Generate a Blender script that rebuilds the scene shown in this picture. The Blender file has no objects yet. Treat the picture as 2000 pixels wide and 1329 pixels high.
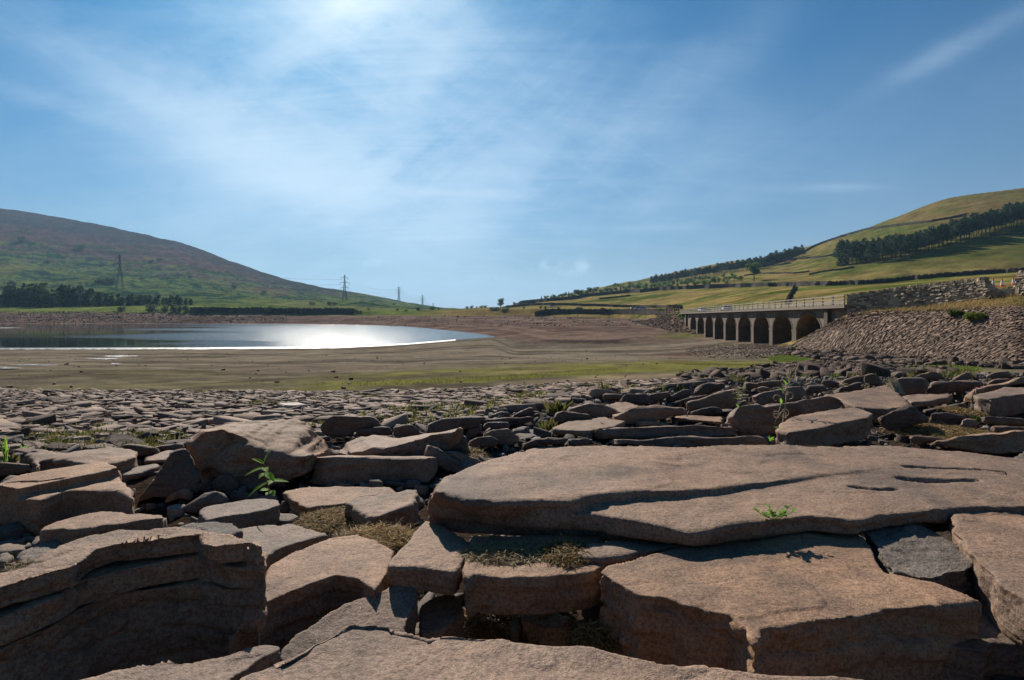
import bpy, bmesh, math, random
import numpy as np
from mathutils import Vector, Matrix

random.seed(7); rng = np.random.default_rng(7)
S = bpy.context.scene
COL = S.collection
F = 1111.0; CX = 1000.0; HY = 607.0; CZ = 0.8        # focal length in photo pixels, horizon row, eye height
R = math.radians

# ------------------------------------------------------------------ camera
cam = bpy.data.objects.new('camera', bpy.data.cameras.new('camera'))
COL.objects.link(cam); S.camera = cam
cam.location = (0, 0, CZ); cam.rotation_euler = (R(90), 0, 0)
cam.data.sensor_width = 36.0; cam.data.lens = 36.0 * F / 2000.0
cam.data.shift_y = (HY - 664.5) / 2000.0
cam.data.clip_start = 0.05; cam.data.clip_end = 20000

# ------------------------------------------------------------------ sun + sky
SUN_AZ = -18.0; SUN_EL = 34.0
sd = Vector((math.sin(R(SUN_AZ)) * math.cos(R(SUN_EL)), math.cos(R(SUN_AZ)) * math.cos(R(SUN_EL)), math.sin(R(SUN_EL))))
sl = bpy.data.lights.new('sun', 'SUN'); sl.energy = 5.0; sl.angle = R(0.6); sl.color = (1.0, 0.91, 0.80)
so = bpy.data.objects.new('sun', sl); COL.objects.link(so)
so.rotation_euler = sd.to_track_quat('Z', 'Y').to_euler(); so.location = (0, 0, 50)

W = bpy.data.worlds.new("World"); S.world = W; W.use_nodes = True
nt = W.node_tree; N = nt.nodes; L = nt.links; N.clear()
def wn(t, **k):
    n = N.new(t)
    for a, b in k.items(): setattr(n, a, b)
    return n
def wmath(op, a, b=None, c=None, clamp=False):
    n = N.new('ShaderNodeMath'); n.operation = op; n.use_clamp = clamp
    for i, v in enumerate((a, b, c)):
        if v is None: continue
        if isinstance(v, (int, float)): n.inputs[i].default_value = v
        else: L.new(v, n.inputs[i])
    return n.outputs[0]
out = wn('ShaderNodeOutputWorld'); bg = wn('ShaderNodeBackground'); L.new(bg.outputs[0], out.inputs[0])
sky = wn('ShaderNodeTexSky'); sky.sky_type = 'NISHITA'; sky.sun_disc = False
sky.sun_elevation = R(SUN_EL); sky.sun_rotation = R(SUN_AZ); sky.air_density = 1.0; sky.dust_density = 0.6; sky.ozone_density = 2.5
sky.altitude = 250
tc = wn('ShaderNodeTexCoord'); sep = wn('ShaderNodeSeparateXYZ'); L.new(tc.outputs['Generated'], sep.inputs[0])
dx, dy, dz = sep.outputs
hsv = wn('ShaderNodeHueSaturation'); hsv.inputs['Saturation'].default_value = 1.15; hsv.inputs['Hue'].default_value = 0.487; hsv.inputs['Value'].default_value = 0.68
tint = wn('ShaderNodeMixRGB'); tint.blend_type = 'MULTIPLY'; tint.inputs[0].default_value = 1.0; tint.inputs[2].default_value = (0.26, 0.72, 1.22, 1)
L.new(sky.outputs[0], tint.inputs[1]); L.new(tint.outputs[0], hsv.inputs['Color'])
def gauss(px, py, sx, sy, amp, rot=0.0):
    """soft patch of cloud around one direction of the sky (angles, degrees-ish tangent units)"""
    yy = wmath('MAXIMUM', dy, 0.05)
    u = wmath('DIVIDE', dx, yy); v = wmath('DIVIDE', dz, yy)
    u = wmath('SUBTRACT', u, (px - CX) / F); v = wmath('SUBTRACT', v, (HY - py) / F)
    c, s_ = math.cos(R(rot)), math.sin(R(rot))
    a = wmath('ADD', wmath('MULTIPLY', u, c), wmath('MULTIPLY', v, s_)); b = wmath('SUBTRACT', wmath('MULTIPLY', v, c), wmath('MULTIPLY', u, s_))
    a = wmath('DIVIDE', a, sx / F); b = wmath('DIVIDE', b, sy / F)
    q = wmath('ADD', wmath('MULTIPLY', a, a), wmath('MULTIPLY', b, b))
    g = wmath('EXPONENT', wmath('MULTIPLY', q, -1.0))
    g = wmath('MULTIPLY', g, amp)
    return wmath('MULTIPLY', g, wmath('GREATER_THAN', dy, 0.05))
def addall(lst):
    r = lst[0]
    for x in lst[1:]: r = wmath('ADD', r, x)
    return r
# cirrus streak noise on a high flat layer
den = wmath('ADD', wmath('MAXIMUM', dz, 0.0), 0.16)
cx_ = wmath('DIVIDE', dx, den); cy_ = wmath('DIVIDE', dy, den)
comb = wn('ShaderNodeCombineXYZ'); L.new(cx_, comb.inputs[0]); L.new(cy_, comb.inputs[1])
def cnoise(scale, sx, sy, rot, detail=7, rough=0.6, dist=0.6, w=0.0):
    m = wn('ShaderNodeMapping'); m.inputs['Scale'].default_value = (sx, sy, 1); m.inputs['Rotation'].default_value = (0, 0, R(rot)); m.inputs['Location'].default_value = (w, w * 1.7, w)
    L.new(comb.outputs[0], m.inputs[0])
    n = wn('ShaderNodeTexNoise'); n.inputs['Scale'].default_value = scale; n.inputs['Detail'].default_value = detail
    n.inputs['Roughness'].default_value = rough; n.inputs['Distortion'].default_value = dist
    L.new(m.outputs[0], n.inputs['Vector']); return n.outputs['Fac']
def wramp(x, lo, hi):
    n = wn('ShaderNodeMapRange'); n.interpolation_type = 'SMOOTHSTEP'; n.inputs['From Min'].default_value = lo; n.inputs['From Max'].default_value = hi
    L.new(x, n.inputs['Value']); return n.outputs[0]
n1 = wramp(cnoise(1.5, 0.7, 1.9, 62, 10, 0.66, 1.1), 0.36, 0.76)
def dnoise(scale, ang_, st, detail=9, rough=0.62, dist=0.8, w=0.0):
    a_ = wn('ShaderNodeMapping'); a_.inputs['Rotation'].default_value = (0, R(ang_), 0); L.new(tc.outputs['Generated'], a_.inputs[0])
    m = wn('ShaderNodeMapping'); m.inputs['Scale'].default_value = (1.0 / st, 1, st); m.inputs['Location'].default_value = (w, w, w); L.new(a_.outputs[0], m.inputs[0])
    n = wn('ShaderNodeTexNoise'); n.inputs['Scale'].default_value = scale; n.inputs['Detail'].default_value = detail; n.inputs['Roughness'].default_value = rough; n.inputs['Distortion'].default_value = dist
    L.new(m.outputs[0], n.inputs['Vector']); return n.outputs['Fac']
d1 = wramp(dnoise(3.8, 34, 1.8, rough=0.60, dist=0.5), 0.37, 0.72); d2 = wramp(dnoise(7.0, -30, 2.8, w=4.0, rough=0.66, dist=0.7), 0.42, 0.72); d3 = wramp(dnoise(2.6, 80, 1.5, w=8.0, rough=0.58, dist=0.5), 0.36, 0.70)
n2 = wramp(cnoise(2.6, 0.45, 2.4, -38, 10, 0.68, 0.9, 3.1), 0.40, 0.78)
n3 = wramp(cnoise(0.9, 1.0, 1.0, 10, 6, 0.55, 0.3, 9.0), 0.30, 0.75)
veil = addall([gauss(690, 10, 200, 260, 0.72), gauss(690, -40, 90, 90, 0.7), gauss(640, 300, 300, 130, 0.34, -14), gauss(640, 362, 150, 26, 0.85, -5), gauss(600, 330, 260, 50, 0.35, -22), gauss(740, 320, 70, 50, .4), gauss(870, 378, 180, 10, 0.35, -2), gauss(610, 0, 480, 400, 0.22),
               gauss(420, 250, 430, 60, 0.36, -32), gauss(760, 300, 120, 60, 0.35, -12), gauss(1330, 160, 260, 60, 0.17, 40), gauss(660, 140, 300, 260, 0.42), gauss(870, 60, 200, 40, .2, 70), gauss(200, 150, 330, 26, .14, -28),
               gauss(1100, 390, 480, 130, 0.18, 8), gauss(980, 200, 260, 200, 0.22), gauss(560, 300, 460, 120, 0.22, -20), gauss(250, 470, 420, 70, 0.16), gauss(1890, 80, 170, 22, 0.22, 28), gauss(1620, 366, 90, 8, 0.20),
               gauss(1300, 446, 70, 8, 0.22), gauss(1060, 434, 90, 9, 0.2, 4), gauss(100, 200, 190, 18, 0.22, -18)])
nn = addall([wmath('MULTIPLY', n1, 0.2), wmath('MULTIPLY', n2, 0.2), wmath('MULTIPLY', d1, 0.45), wmath('MULTIPLY', d2, 0.14), wmath('MULTIPLY', d3, 0.18)])
tex = wmath('ADD', wmath('MULTIPLY', nn, 1.15), wmath('MULTIPLY', n3, 0.35))
cl = wmath('MULTIPLY', veil, wmath('ADD', wmath('MULTIPLY', tex, 0.98), 0.0))
cl = wmath('ADD', cl, wmath('MULTIPLY', wmath('MULTIPLY', nn, n3), 0.07))
cl = wmath('SUBTRACT', 1.0, wmath('EXPONENT', wmath('MULTIPLY', cl, -1.65)))
# small cumulus puffs low over the valley end
cn = wn('ShaderNodeTexNoise'); cn.inputs['Scale'].default_value = 42; cn.inputs['Detail'].default_value = 8; cn.inputs['Roughness'].default_value = 0.6
L.new(tc.outputs['Generated'], cn.inputs['Vector'])
puff = wmath('MULTIPLY', addall([gauss(1068, 517, 34, 10, 0.8), gauss(1140, 520, 22, 14, 0.8), gauss(1112, 534, 30, 8, 0.4), gauss(960, 543, 50, 6, 0.3), gauss(710, 514, 60, 8, 0.3)]), wramp(cn.outputs['Fac'], 0.40, 0.62))
cl = wmath('MINIMUM', wmath('ADD', cl, wmath('MULTIPLY', puff, 0.6)), 0.95)
# low haze towards the horizon
hz = wmath('EXPONENT', wmath('MULTIPLY', wmath('MAXIMUM', dz, 0.0), -5.2))
mixh = wn('ShaderNodeMixRGB'); fwd = wmath('ADD', wmath('MULTIPLY', wramp(dy, -0.4, 0.5), 0.75), 0.20); L.new(wmath('MULTIPLY', hz, fwd), mixh.inputs[0]); L.new(hsv.outputs[0], mixh.inputs[1]); mixh.inputs[2].default_value = (4.6, 5.4, 6.1, 1)
mixc = wn('ShaderNodeMixRGB'); L.new(cl, mixc.inputs[0]); L.new(mixh.outputs[0], mixc.inputs[1])
glow = gauss(695, -40, 130, 130, 1.0)
gc = wn('ShaderNodeMixRGB'); L.new(glow, gc.inputs[0]); gc.inputs[1].default_value = (7.2, 9.4, 11.4, 1); gc.inputs[2].default_value = (11.0, 12.6, 13.6, 1)
L.new(gc.outputs[0], mixc.inputs[2])
L.new(mixc.outputs[0], bg.inputs['Color']); bg.inputs['Strength'].default_value = 0.064

S.view_settings.view_transform = 'Standard'; S.view_settings.look = 'None'; S.view_settings.exposure = 0.42; S.view_settings.gamma = 1.0
S.view_settings.use_curve_mapping = False
S.cycles.max_bounces = 6; S.cycles.diffuse_bounces = 2; S.cycles.use_denoising = True
S.cycles.volume_bounces = 0
S.cycles.sample_clamp_indirect = 6

# ------------------------------------------------------------------ helpers
def tag(o, label=None, cat=None, group=None, kind=None):
    if label: o['label'] = label
    if cat: o['category'] = cat
    if group: o['group'] = group
    if kind: o['kind'] = kind
    return o
def link(name, me, mat=None, parent=None, smooth=False, loc=None):
    o = bpy.data.objects.new(name, me); COL.objects.link(o)
    if mat is not None:
        for m in (mat if isinstance(mat, (list, tuple)) else [mat]): me.materials.append(m)
    if parent: o.parent = parent
    if loc is not None: o.location = loc
    if smooth: me.polygons.foreach_set('use_smooth', [True] * len(me.polygons))
    return o
def empty(name, loc, rz=0.0):
    o = bpy.data.objects.new(name, None); COL.objects.link(o); o.location = loc; o.rotation_euler = (0, 0, rz); o.empty_display_size = 0.2
    return o
class MB:
    """collects faces"""
    def __init__(s): s.v = []; s.f = []
    def add(s, vs, fs):
        b = len(s.v); s.v.extend([tuple(v) for v in vs]); s.f.extend([tuple(i + b for i in f) for f in fs])
    def box(s, c, h, rot=None, jit=0.0):
        vs = []
        for i in (-1, 1):
            for j in (-1, 1):
                for k in (-1, 1):
                    p = Vector((i * h[0], j * h[1], k * h[2]))
                    if jit: p = Vector((p.x * (1 + random.uniform(-jit, jit)), p.y * (1 + random.uniform(-jit, jit)), p.z * (1 + random.uniform(-jit, jit))))
                    if rot is not None: p = rot @ p
                    vs.append(p + Vector(c))
        s.add(vs, [(0, 1, 3, 2), (4, 6, 7, 5), (0, 4, 5, 1), (2, 3, 7, 6), (0, 2, 6, 4), (1, 5, 7, 3)])
    def bar(s, a, b, r, n=4, r2=None):
        a = Vector(a); b = Vector(b); d = b - a
        if d.length < 1e-6: return
        q = d.to_track_quat('Z', 'Y'); r2 = r if r2 is None else r2
        vs = []
        for e, rr in ((a, r), (b, r2)):
            for i in range(n):
                t = 2 * math.pi * i / n + math.pi / 4
                vs.append(e + q @ Vector((math.cos(t) * rr, math.sin(t) * rr, 0)))
        fs = [(i, (i + 1) % n, n + (i + 1) % n, n + i) for i in range(n)] + [tuple(range(n - 1, -1, -1)), tuple(range(n, 2 * n))]
        s.add(vs, fs)
    def tube(s, pts, r, n=5):
        """smooth swept tube, r number or list"""
        pts = [Vector(p) for p in pts]; m = len(pts); vs = []
        for i, p in enumerate(pts):
            d = (pts[min(i + 1, m - 1)] - pts[max(i - 1, 0)]).normalized(); q = d.to_track_quat('Z', 'Y')
            rr = r[i] if isinstance(r, (list, tuple)) else r
            for j in range(n):
                t = 2 * math.pi * j / n; vs.append(p + q @ Vector((math.cos(t) * rr, math.sin(t) * rr, 0)))
        fs = []
        for i in range(m - 1):
            for j in range(n): fs.append((i * n + j, i * n + (j + 1) % n, (i + 1) * n + (j + 1) % n, (i + 1) * n + j))
        fs.append(tuple(range(n - 1, -1, -1))); fs.append(tuple(range((m - 1) * n, m * n)))
        s.add(vs, fs)
    def mesh(s, name):
        me = bpy.data.meshes.new(name); me.from_pydata(s.v, [], s.f); me.update(); return me
    def build(s, name, mat, parent=None, smooth=False):
        return link(name, s.mesh(name), mat, parent, smooth)

def quads_mesh(name, V, nper=4):
    """V: (n*nper,3) array -> mesh of separate n-gons"""
    n = len(V) // nper
    me = bpy.data.meshes.new(name)
    me.vertices.add(len(V)); me.vertices.foreach_set('co', np.asarray(V, dtype=np.float32).ravel())
    me.loops.add(n * nper); me.loops.foreach_set('vertex_index', np.arange(n * nper, dtype=np.int32))
    me.polygons.add(n); me.polygons.foreach_set('loop_start', np.arange(0, n * nper, nper, dtype=np.int32))
    me.update(calc_edges=True)
    return me
def np_mesh(name, V, Fq):
    """V (n,3), Fq (m,k) constant k"""
    Fq = np.asarray(Fq, dtype=np.int32); k = Fq.shape[1]
    me = bpy.data.meshes.new(name)
    me.vertices.add(len(V)); me.vertices.foreach_set('co', np.asarray(V, dtype=np.float32).ravel())
    me.loops.add(Fq.size); me.loops.foreach_set('vertex_index', Fq.ravel())
    me.polygons.add(len(Fq)); me.polygons.foreach_set('loop_start', np.arange(0, Fq.size, k, dtype=np.int32))
    me.update(calc_edges=True)
    return me

def _h(ix, iy, iz):
    n = (ix.astype(np.int64) * 374761393 + iy.astype(np.int64) * 668265263 + iz.astype(np.int64) * 2147483647) & 0xffffffff
    n = ((n ^ (n >> 13)) * 1274126177) & 0xffffffff
    n = n ^ (n >> 16)
    return (n & 0xffffff).astype(np.float64) / 0xffffff * 2 - 1
def vn(P):
    P = np.asarray(P, dtype=np.float64); I = np.floor(P); f = P - I; I = I.astype(np.int64)
    f = f * f * f * (f * (f * 6 - 15) + 10); r = 0
    for i in (0, 1):
        wx = f[:, 0] if i else 1 - f[:, 0]
        for j in (0, 1):
            wy = f[:, 1] if j else 1 - f[:, 1]
            for k in (0, 1):
                wz = f[:, 2] if k else 1 - f[:, 2]
                r = r + _h(I[:, 0] + i, I[:, 1] + j, I[:, 2] + k) * wx * wy * wz
    return r
def fbm(P, oct=4, gain=0.5, lac=2.03):
    P = np.asarray(P, dtype=np.float64); r = 0; a = 1
    for o in range(oct):
        r = r + vn(P + o * 17.3) * a; P = P * lac; a *= gain
    return r
def sm(x, a, b):
    t = np.clip((x - a) / (b - a), 0, 1); return t * t * (3 - 2 * t)

# ------------------------------------------------------------------ materials
def newmat(name):
    m = bpy.data.materials.new(name); m.use_nodes = True
    return m, m.node_tree, m.node_tree.nodes['Principled BSDF']
def nd(t, kind, **k):
    n = t.nodes.new(kind)
    for a, b in k.items():
        if a in n.inputs: n.inputs[a].default_value = b
        else: setattr(n, a, b)
    return n
def mth(t, op, a, b=None, clamp=False):
    n = t.nodes.new('ShaderNodeMath'); n.operation = op; n.use_clamp = clamp
    for i, v in enumerate((a, b)):
        if v is None: continue
        if isinstance(v, (int, float)): n.inputs[i].default_value = v
        else: t.links.new(v, n.inputs[i])
    return n.outputs[0]
def ramp(t, x, stops):
    n = t.nodes.new('ShaderNodeValToRGB'); e = n.color_ramp.elements
    while len(e) < len(stops): e.new(0.5)
    for i, (p, c) in enumerate(stops):
        e[i].position = p; e[i].color = (c[0], c[1], c[2], 1) if isinstance(c, (tuple, list)) else (c, c, c, 1)
    t.links.new(x, n.inputs[0]); return n.outputs[0]
def mixc_(t, fac, a, b, mode='MIX'):
    n = t.nodes.new('ShaderNodeMixRGB'); n.blend_type = mode
    for i, v in enumerate((fac, a, b)):
        if isinstance(v, (int, float)): n.inputs[i].default_value = v
        elif isinstance(v, tuple): n.inputs[i].default_value = (v[0], v[1], v[2], 1)
        else: t.links.new(v, n.inputs[i])
    return n.outputs[0]
def noise(t, vec, scale, detail=5, rough=0.6, dist=0.0):
    n = nd(t, 'ShaderNodeTexNoise', Scale=scale, Detail=detail, Roughness=rough, Distortion=dist)
    t.links.new(vec, n.inputs['Vector']); return n.outputs['Fac']
def scaled(t, vec, s, rot=(0, 0, 0)):
    m = t.nodes.new('ShaderNodeMapping'); m.inputs['Scale'].default_value = s; m.inputs['Rotation'].default_value = rot
    t.links.new(vec, m.inputs[0]); return m.outputs[0]

def rock_material(name, c1, c2, c3, scale=1.0, bump=0.6, sparkle=True, layered=1.0):
    m, t, b = newmat(name)
    g = t.nodes.new('ShaderNodeNewGeometry'); pos = g.outputs['Position']
    oi = t.nodes.new('ShaderNodeObjectInfo')
    off = t.nodes.new('ShaderNodeVectorMath'); off.operation = 'MULTIPLY_ADD'
    comb = t.nodes.new('ShaderNodeCombineXYZ')
    for i in range(3): t.links.new(oi.outputs['Random'], comb.inputs[i])
    t.links.new(comb.outputs[0], off.inputs[0]); off.inputs[1].default_value = (13, 29, 7); t.links.new(pos, off.inputs[2])
    P = off.outputs[0]
    big = noise(t, P, 3.2 * scale, 6, 0.62, 0.4)
    mid = noise(t, P, 22 * scale, 6, 0.7, 0.2)
    fine = noise(t, P, 150 * scale, 3, 0.75)
    grain = noise(t, P, 420 * scale, 2, 0.8)
    strk = noise(t, scaled(t, P, (9 * scale, 17 * scale, 60 * scale)), 1.0, 6, 0.75, 0.9)
    col = ramp(t, big, [(0.34, c2), (0.50, c1), (0.68, c3)])
    col = mixc_(t, ramp(t, mid, [(0.35, 0.0), (0.62, 0.75)]), mixc_(t, 1.0, col, (0.66, 0.66, 0.70), 'MULTIPLY'), col)
    gry = ramp(t, noise(t, P, 1.3 * scale, 4, 0.6, 0.3), [(0.42, 0.0), (0.62, 0.75)])
    col = mixc_(t, gry, col, mixc_(t, 0.5, col, (0.165, 0.132, 0.108)))
    dark = ramp(t, strk, [(0.30, 1.0), (0.40, 0.0)])
    col = mixc_(t, mth(t, 'MULTIPLY', dark, 0.55 * layered), col, mixc_(t, 1.0, col, (0.42, 0.41, 0.42), 'MULTIPLY'))
    col = mixc_(t, ramp(t, fine, [(0.34, 0.0), (0.56, 1.0)]), mixc_(t, 1.0, col, (0.50, 0.48, 0.48), 'MULTIPLY'), col)
    col = mixc_(t, ramp(t, grain, [(0.50, 0.0), (0.68, 0.85)]), col, mixc_(t, 1.0, col, (1.75, 1.62, 1.45), 'MULTIPLY'))
    blot = noise(t, P, 60 * scale, 4, 0.65, 0.6)
    col = mixc_(t, ramp(t, blot, [(0.56, 0.0), (0.68, 0.55)]), col, mixc_(t, 1.0, col, (0.52, 0.50, 0.52), 'MULTIPLY'))
    # small pale lichen freckles
    vo = nd(t, 'ShaderNodeTexVoronoi', Scale=38 * scale); t.links.new(P, vo.inputs['Vector'])
    fre = mth(t, 'MULTIPLY', ramp(t, vo.outputs['Distance'], [(0.10, 1.0), (0.17, 0.0)]), ramp(t, noise(t, P, 5 * scale, 2), [(0.55, 0.0), (0.66, 0.5)]))
    col = mixc_(t, fre, col, (0.30, 0.27, 0.23))
    vary = t.nodes.new('ShaderNodeMapRange'); vary.inputs['To Min'].default_value = 0.78; vary.inputs['To Max'].default_value = 1.18
    t.links.new(oi.outputs['Random'], vary.inputs[0])
    hs = nd(t, 'ShaderNodeHueSaturation'); t.links.new(vary.outputs[0], hs.inputs['Value']); t.links.new(vary.outputs[0], hs.inputs['Saturation']); t.links.new(col, hs.inputs['Color'])
    t.links.new(hs.outputs[0], b.inputs['Base Color'])
    b.inputs['Specular IOR Level'].default_value = 0.22
    rg = 0.78
    if sparkle:
        v2 = nd(t, 'ShaderNodeTexVoronoi', Scale=260 * scale); t.links.new(P, v2.inputs['Vector'])
        sp = mth(t, 'LESS_THAN', v2.outputs['Distance'], 0.16)
        sel = nd(t, 'ShaderNodeSeparateColor'); t.links.new(v2.outputs['Color'], sel.inputs[0])
        sp = mth(t, 'MULTIPLY', sp, mth(t, 'GREATER_THAN', sel.outputs[0], 0.90))
        r_ = t.nodes.new('ShaderNodeMapRange'); r_.inputs['To Min'].default_value = 0.76; r_.inputs['To Max'].default_value = 0.22
        t.links.new(sp, r_.inputs[0]); t.links.new(r_.outputs[0], b.inputs['Roughness'])
    else: b.inputs['Roughness'].default_value = rg
    # bumps, coarse to fine
    h = mth(t, 'ADD', mth(t, 'MULTIPLY', mid, 0.8), mth(t, 'MULTIPLY', fine, 0.42))
    h = mth(t, 'ADD', h, mth(t, 'MULTIPLY', grain, 0.12))
    h = mth(t, 'SUBTRACT', h, mth(t, 'MULTIPLY', dark, 0.35 * layered))
    sn = t.nodes.new('ShaderNodeSeparateXYZ'); t.links.new(g.outputs['Normal'], sn.inputs[0])
    sidef = mth(t, 'SUBTRACT', 1.0, mth(t, 'MULTIPLY', mth(t, 'ABSOLUTE', sn.outputs[2]), 1.7), True)
    bed = noise(t, scaled(t, P, (2.2 * scale, 2.2 * scale, 34 * scale)), 1.0, 5, 0.6, 0.4)
    h = mth(t, 'ADD', h, mth(t, 'MULTIPLY', mth(t, 'MULTIPLY', bed, sidef), 1.5 * layered))
    bp = nd(t, 'ShaderNodeBump', Strength=bump, Distance=0.016 / scale); t.links.new(h, bp.inputs['Height'])
    t.links.new(bp.outputs[0], b.inputs['Normal'])
    return m
M = {}
M['rock'] = rock_material('sandstone', (0.320, 0.208, 0.136), (0.175, 0.124, 0.090), (0.395, 0.255, 0.165), 1.0, 0.42)
M['rock_grey'] = rock_material('grey_stone', (0.26, 0.205, 0.155), (0.17, 0.135, 0.105), (0.32, 0.26, 0.20), 1.0, 0.9, True, 1.4)
M['rock_dark'] = rock_material('dark_stone', (0.205, 0.137, 0.094), (0.140, 0.098, 0.072), (0.26, 0.172, 0.115), 1.0, 0.7, True, 1.2)
M['rock_layer'] = rock_material('layered_stone', (0.17, 0.125, 0.10), (0.11, 0.09, 0.08), (0.22, 0.16, 0.13), 1.0, 1.1, False, 2.0)

def stone_material(name, lo, hi, scale, bump=0.5):
    m, t, b = newmat(name)
    g = t.nodes.new('ShaderNodeNewGeometry'); pos = g.outputs['Position']
    col = mixc_(t, g.outputs['Random Per Island'], lo, hi)
    n = noise(t, pos, scale, 5, 0.7)
    col = mixc_(t, ramp(t, n, [(0.35, 0.0), (0.6, 1.0)]), mixc_(t, 1.0, col, (0.62, 0.62, 0.64), 'MULTIPLY'), col)
    oi = t.nodes.new('ShaderNodeObjectInfo')
    v = t.nodes.new('ShaderNodeMapRange'); v.inputs['To Min'].default_value = 0.72; v.inputs['To Max'].default_value = 1.25; t.links.new(oi.outputs['Random'], v.inputs[0])
    hs = nd(t, 'ShaderNodeHueSaturation'); t.links.new(v.outputs[0], hs.inputs['Value']); t.links.new(col, hs.inputs['Color'])
    t.links.new(hs.outputs[0], b.inputs['Base Color']); b.inputs['Roughness'].default_value = 0.85; b.inputs['Specular IOR Level'].default_value = 0.12
    bp = nd(t, 'ShaderNodeBump', Strength=bump, Distance=0.25 / scale); t.links.new(n, bp.inputs['Height']); t.links.new(bp.outputs[0], b.inputs['Normal'])
    return m
M['field_stone'] = stone_material('field_stone', (0.075, 0.055, 0.043), (0.33, 0.24, 0.18), 30, 0.8)
M['pitch_stone'] = stone_material('pitching_stone', (0.085, 0.060, 0.046), (0.240, 0.166, 0.120), 8)
M['gravel'] = stone_material('gravel_chips', (0.10, 0.082, 0.07), (0.32, 0.27, 0.22), 60)
M['wall_stone'] = stone_material('wall_stone', (0.16, 0.13, 0.095), (0.62, 0.50, 0.36), 6)
M['far_wall'] = stone_material('far_wall_stone', (0.05, 0.042, 0.034), (0.11, 0.09, 0.07), 2)

def leaf_material(name, a, b_, trans=0.35):
    m, t, b = newmat(name)
    g = t.nodes.new('ShaderNodeNewGeometry')
    col = mixc_(t, g.outputs['Random Per Island'], a, b_)
    oi = t.nodes.new('ShaderNodeObjectInfo')
    v = t.nodes.new('ShaderNodeMapRange'); v.inputs['To Min'].default_value = 0.75; v.inputs['To Max'].default_value = 1.25; t.links.new(oi.outputs['Random'], v.inputs[0])
    hs = nd(t, 'ShaderNodeHueSaturation'); t.links.new(v.outputs[0], hs.inputs['Value']); t.links.new(col, hs.inputs['Color'])
    t.links.new(hs.outputs[0], b.inputs['Base Color']); b.inputs['Roughness'].default_value = 0.65; b.inputs['Specular IOR Level'].default_value = 0.25
    tr = nd(t, 'ShaderNodeBsdfTranslucent'); t.links.new(hs.outputs[0], tr.inputs['Color'])
    mx = nd(t, 'ShaderNodeMixShader'); mx.inputs[0].default_value = trans
    t.links.new(b.outputs[0], mx.inputs[1]); t.links.new(tr.outputs[0], mx.inputs[2])
    t.links.new(mx.outputs[0], t.nodes['Material Output'].inputs['Surface'])
    return m
M['pine'] = leaf_material('pine_needles', (0.018, 0.045, 0.020), (0.050, 0.095, 0.038), 0.3)
M['broad'] = leaf_material('broadleaf_foliage', (0.035, 0.075, 0.020), (0.13, 0.20, 0.05), 0.45)
M['young'] = leaf_material('young_foliage', (0.07, 0.14, 0.028), (0.16, 0.25, 0.06), 0.45)
M['bush'] = leaf_material('willow_foliage', (0.05, 0.085, 0.03), (0.11, 0.15, 0.065), 0.35)
M['leaf'] = leaf_material('seedling_leaf', (0.14, 0.30, 0.03), (0.30, 0.50, 0.07), 0.6)
M['weed'] = leaf_material('weed_leaf', (0.06, 0.09, 0.015), (0.26, 0.22, 0.07), 0.4)
M['straw'] = leaf_material('dry_straw', (0.16, 0.105, 0.045), (0.42, 0.33, 0.18), 0.35)
M['moss'] = leaf_material('dead_moss', (0.05, 0.03, 0.012), (0.52, 0.35, 0.13), 0.4)
M['drygrass'] = leaf_material('dry_grass', (0.26, 0.17, 0.065), (0.46, 0.34, 0.15), 0.35)
M['gorse'] = leaf_material('gorse_leaf', (0.06, 0.10, 0.015), (0.20, 0.24, 0.03), 0.35)
def plain(name, c, rough=0.7, metal=0.0, nz=0.0, sc=5.0):
    m, t, b = newmat(name)
    b.inputs['Roughness'].default_value = rough; b.inputs['Metallic'].default_value = metal
    g = t.nodes.new('ShaderNodeNewGeometry')
    n = noise(t, g.outputs['Position'], sc, 5, 0.65)
    col = mixc_(t, ramp(t, n, [(0.3, 0.0), (0.7, 1.0)]), tuple(x * (1 - nz) for x in c), tuple(x * (1 + nz) for x in c))
    t.links.new(col, b.inputs['Base Color'])
    return m
M['bark'] = plain('bark', (0.07, 0.05, 0.038), 0.9, 0, 0.3)
M['steel'] = plain('galvanised_steel', (0.10, 0.11, 0.12), 0.6, 0.3, 0.2)
M['wire'] = plain('cable', (0.08, 0.09, 0.10), 0.6, 0.2, 0.1)
M['concrete'] = plain('deck_concrete', (0.19, 0.155, 0.125), 0.85, 0, 0.25, 1.5)
M['rail'] = plain('parapet_rail', (0.30, 0.26, 0.21), 0.7, 0, 0.15, 3)
M['asphalt'] = plain('asphalt', (0.05, 0.05, 0.05), 0.9, 0, 0.2)
M['red'] = plain('orange_red_plastic', (0.75, 0.085, 0.03), 0.5, 0, 0.06)
M['white'] = plain('reflective_white', (0.80, 0.79, 0.77), 0.45, 0, 0.05)
M['yellow'] = plain('sign_yellow', (0.62, 0.72, 0.03), 0.5, 0, 0.05)
M['black'] = plain('matt_black', (0.02, 0.02, 0.02), 0.6, 0, 0.1)
M['car_white'] = plain('white_paint', (0.75, 0.76, 0.78), 0.25, 0, 0.03)
M['car_silver'] = plain('silver_paint', (0.45, 0.47, 0.50), 0.25, 0.4, 0.03)
M['car_blue'] = plain('blue_paint', (0.05, 0.09, 0.20), 0.25, 0.2, 0.03)
M['car_red'] = plain('red_paint', (0.35, 0.04, 0.03), 0.25, 0.2, 0.03)
M['glass'] = plain('car_glass', (0.03, 0.035, 0.04), 0.08, 0, 0.02)
M['stem'] = plain('red_stem', (0.30, 0.07, 0.05), 0.6, 0, 0.1)
M['drystem'] = plain('dry_stem', (0.42, 0.34, 0.20), 0.8, 0, 0.2, 20)
M['pod'] = plain('seed_pod', (0.46, 0.34, 0.22), 0.7, 0, 0.2, 40)

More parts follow.
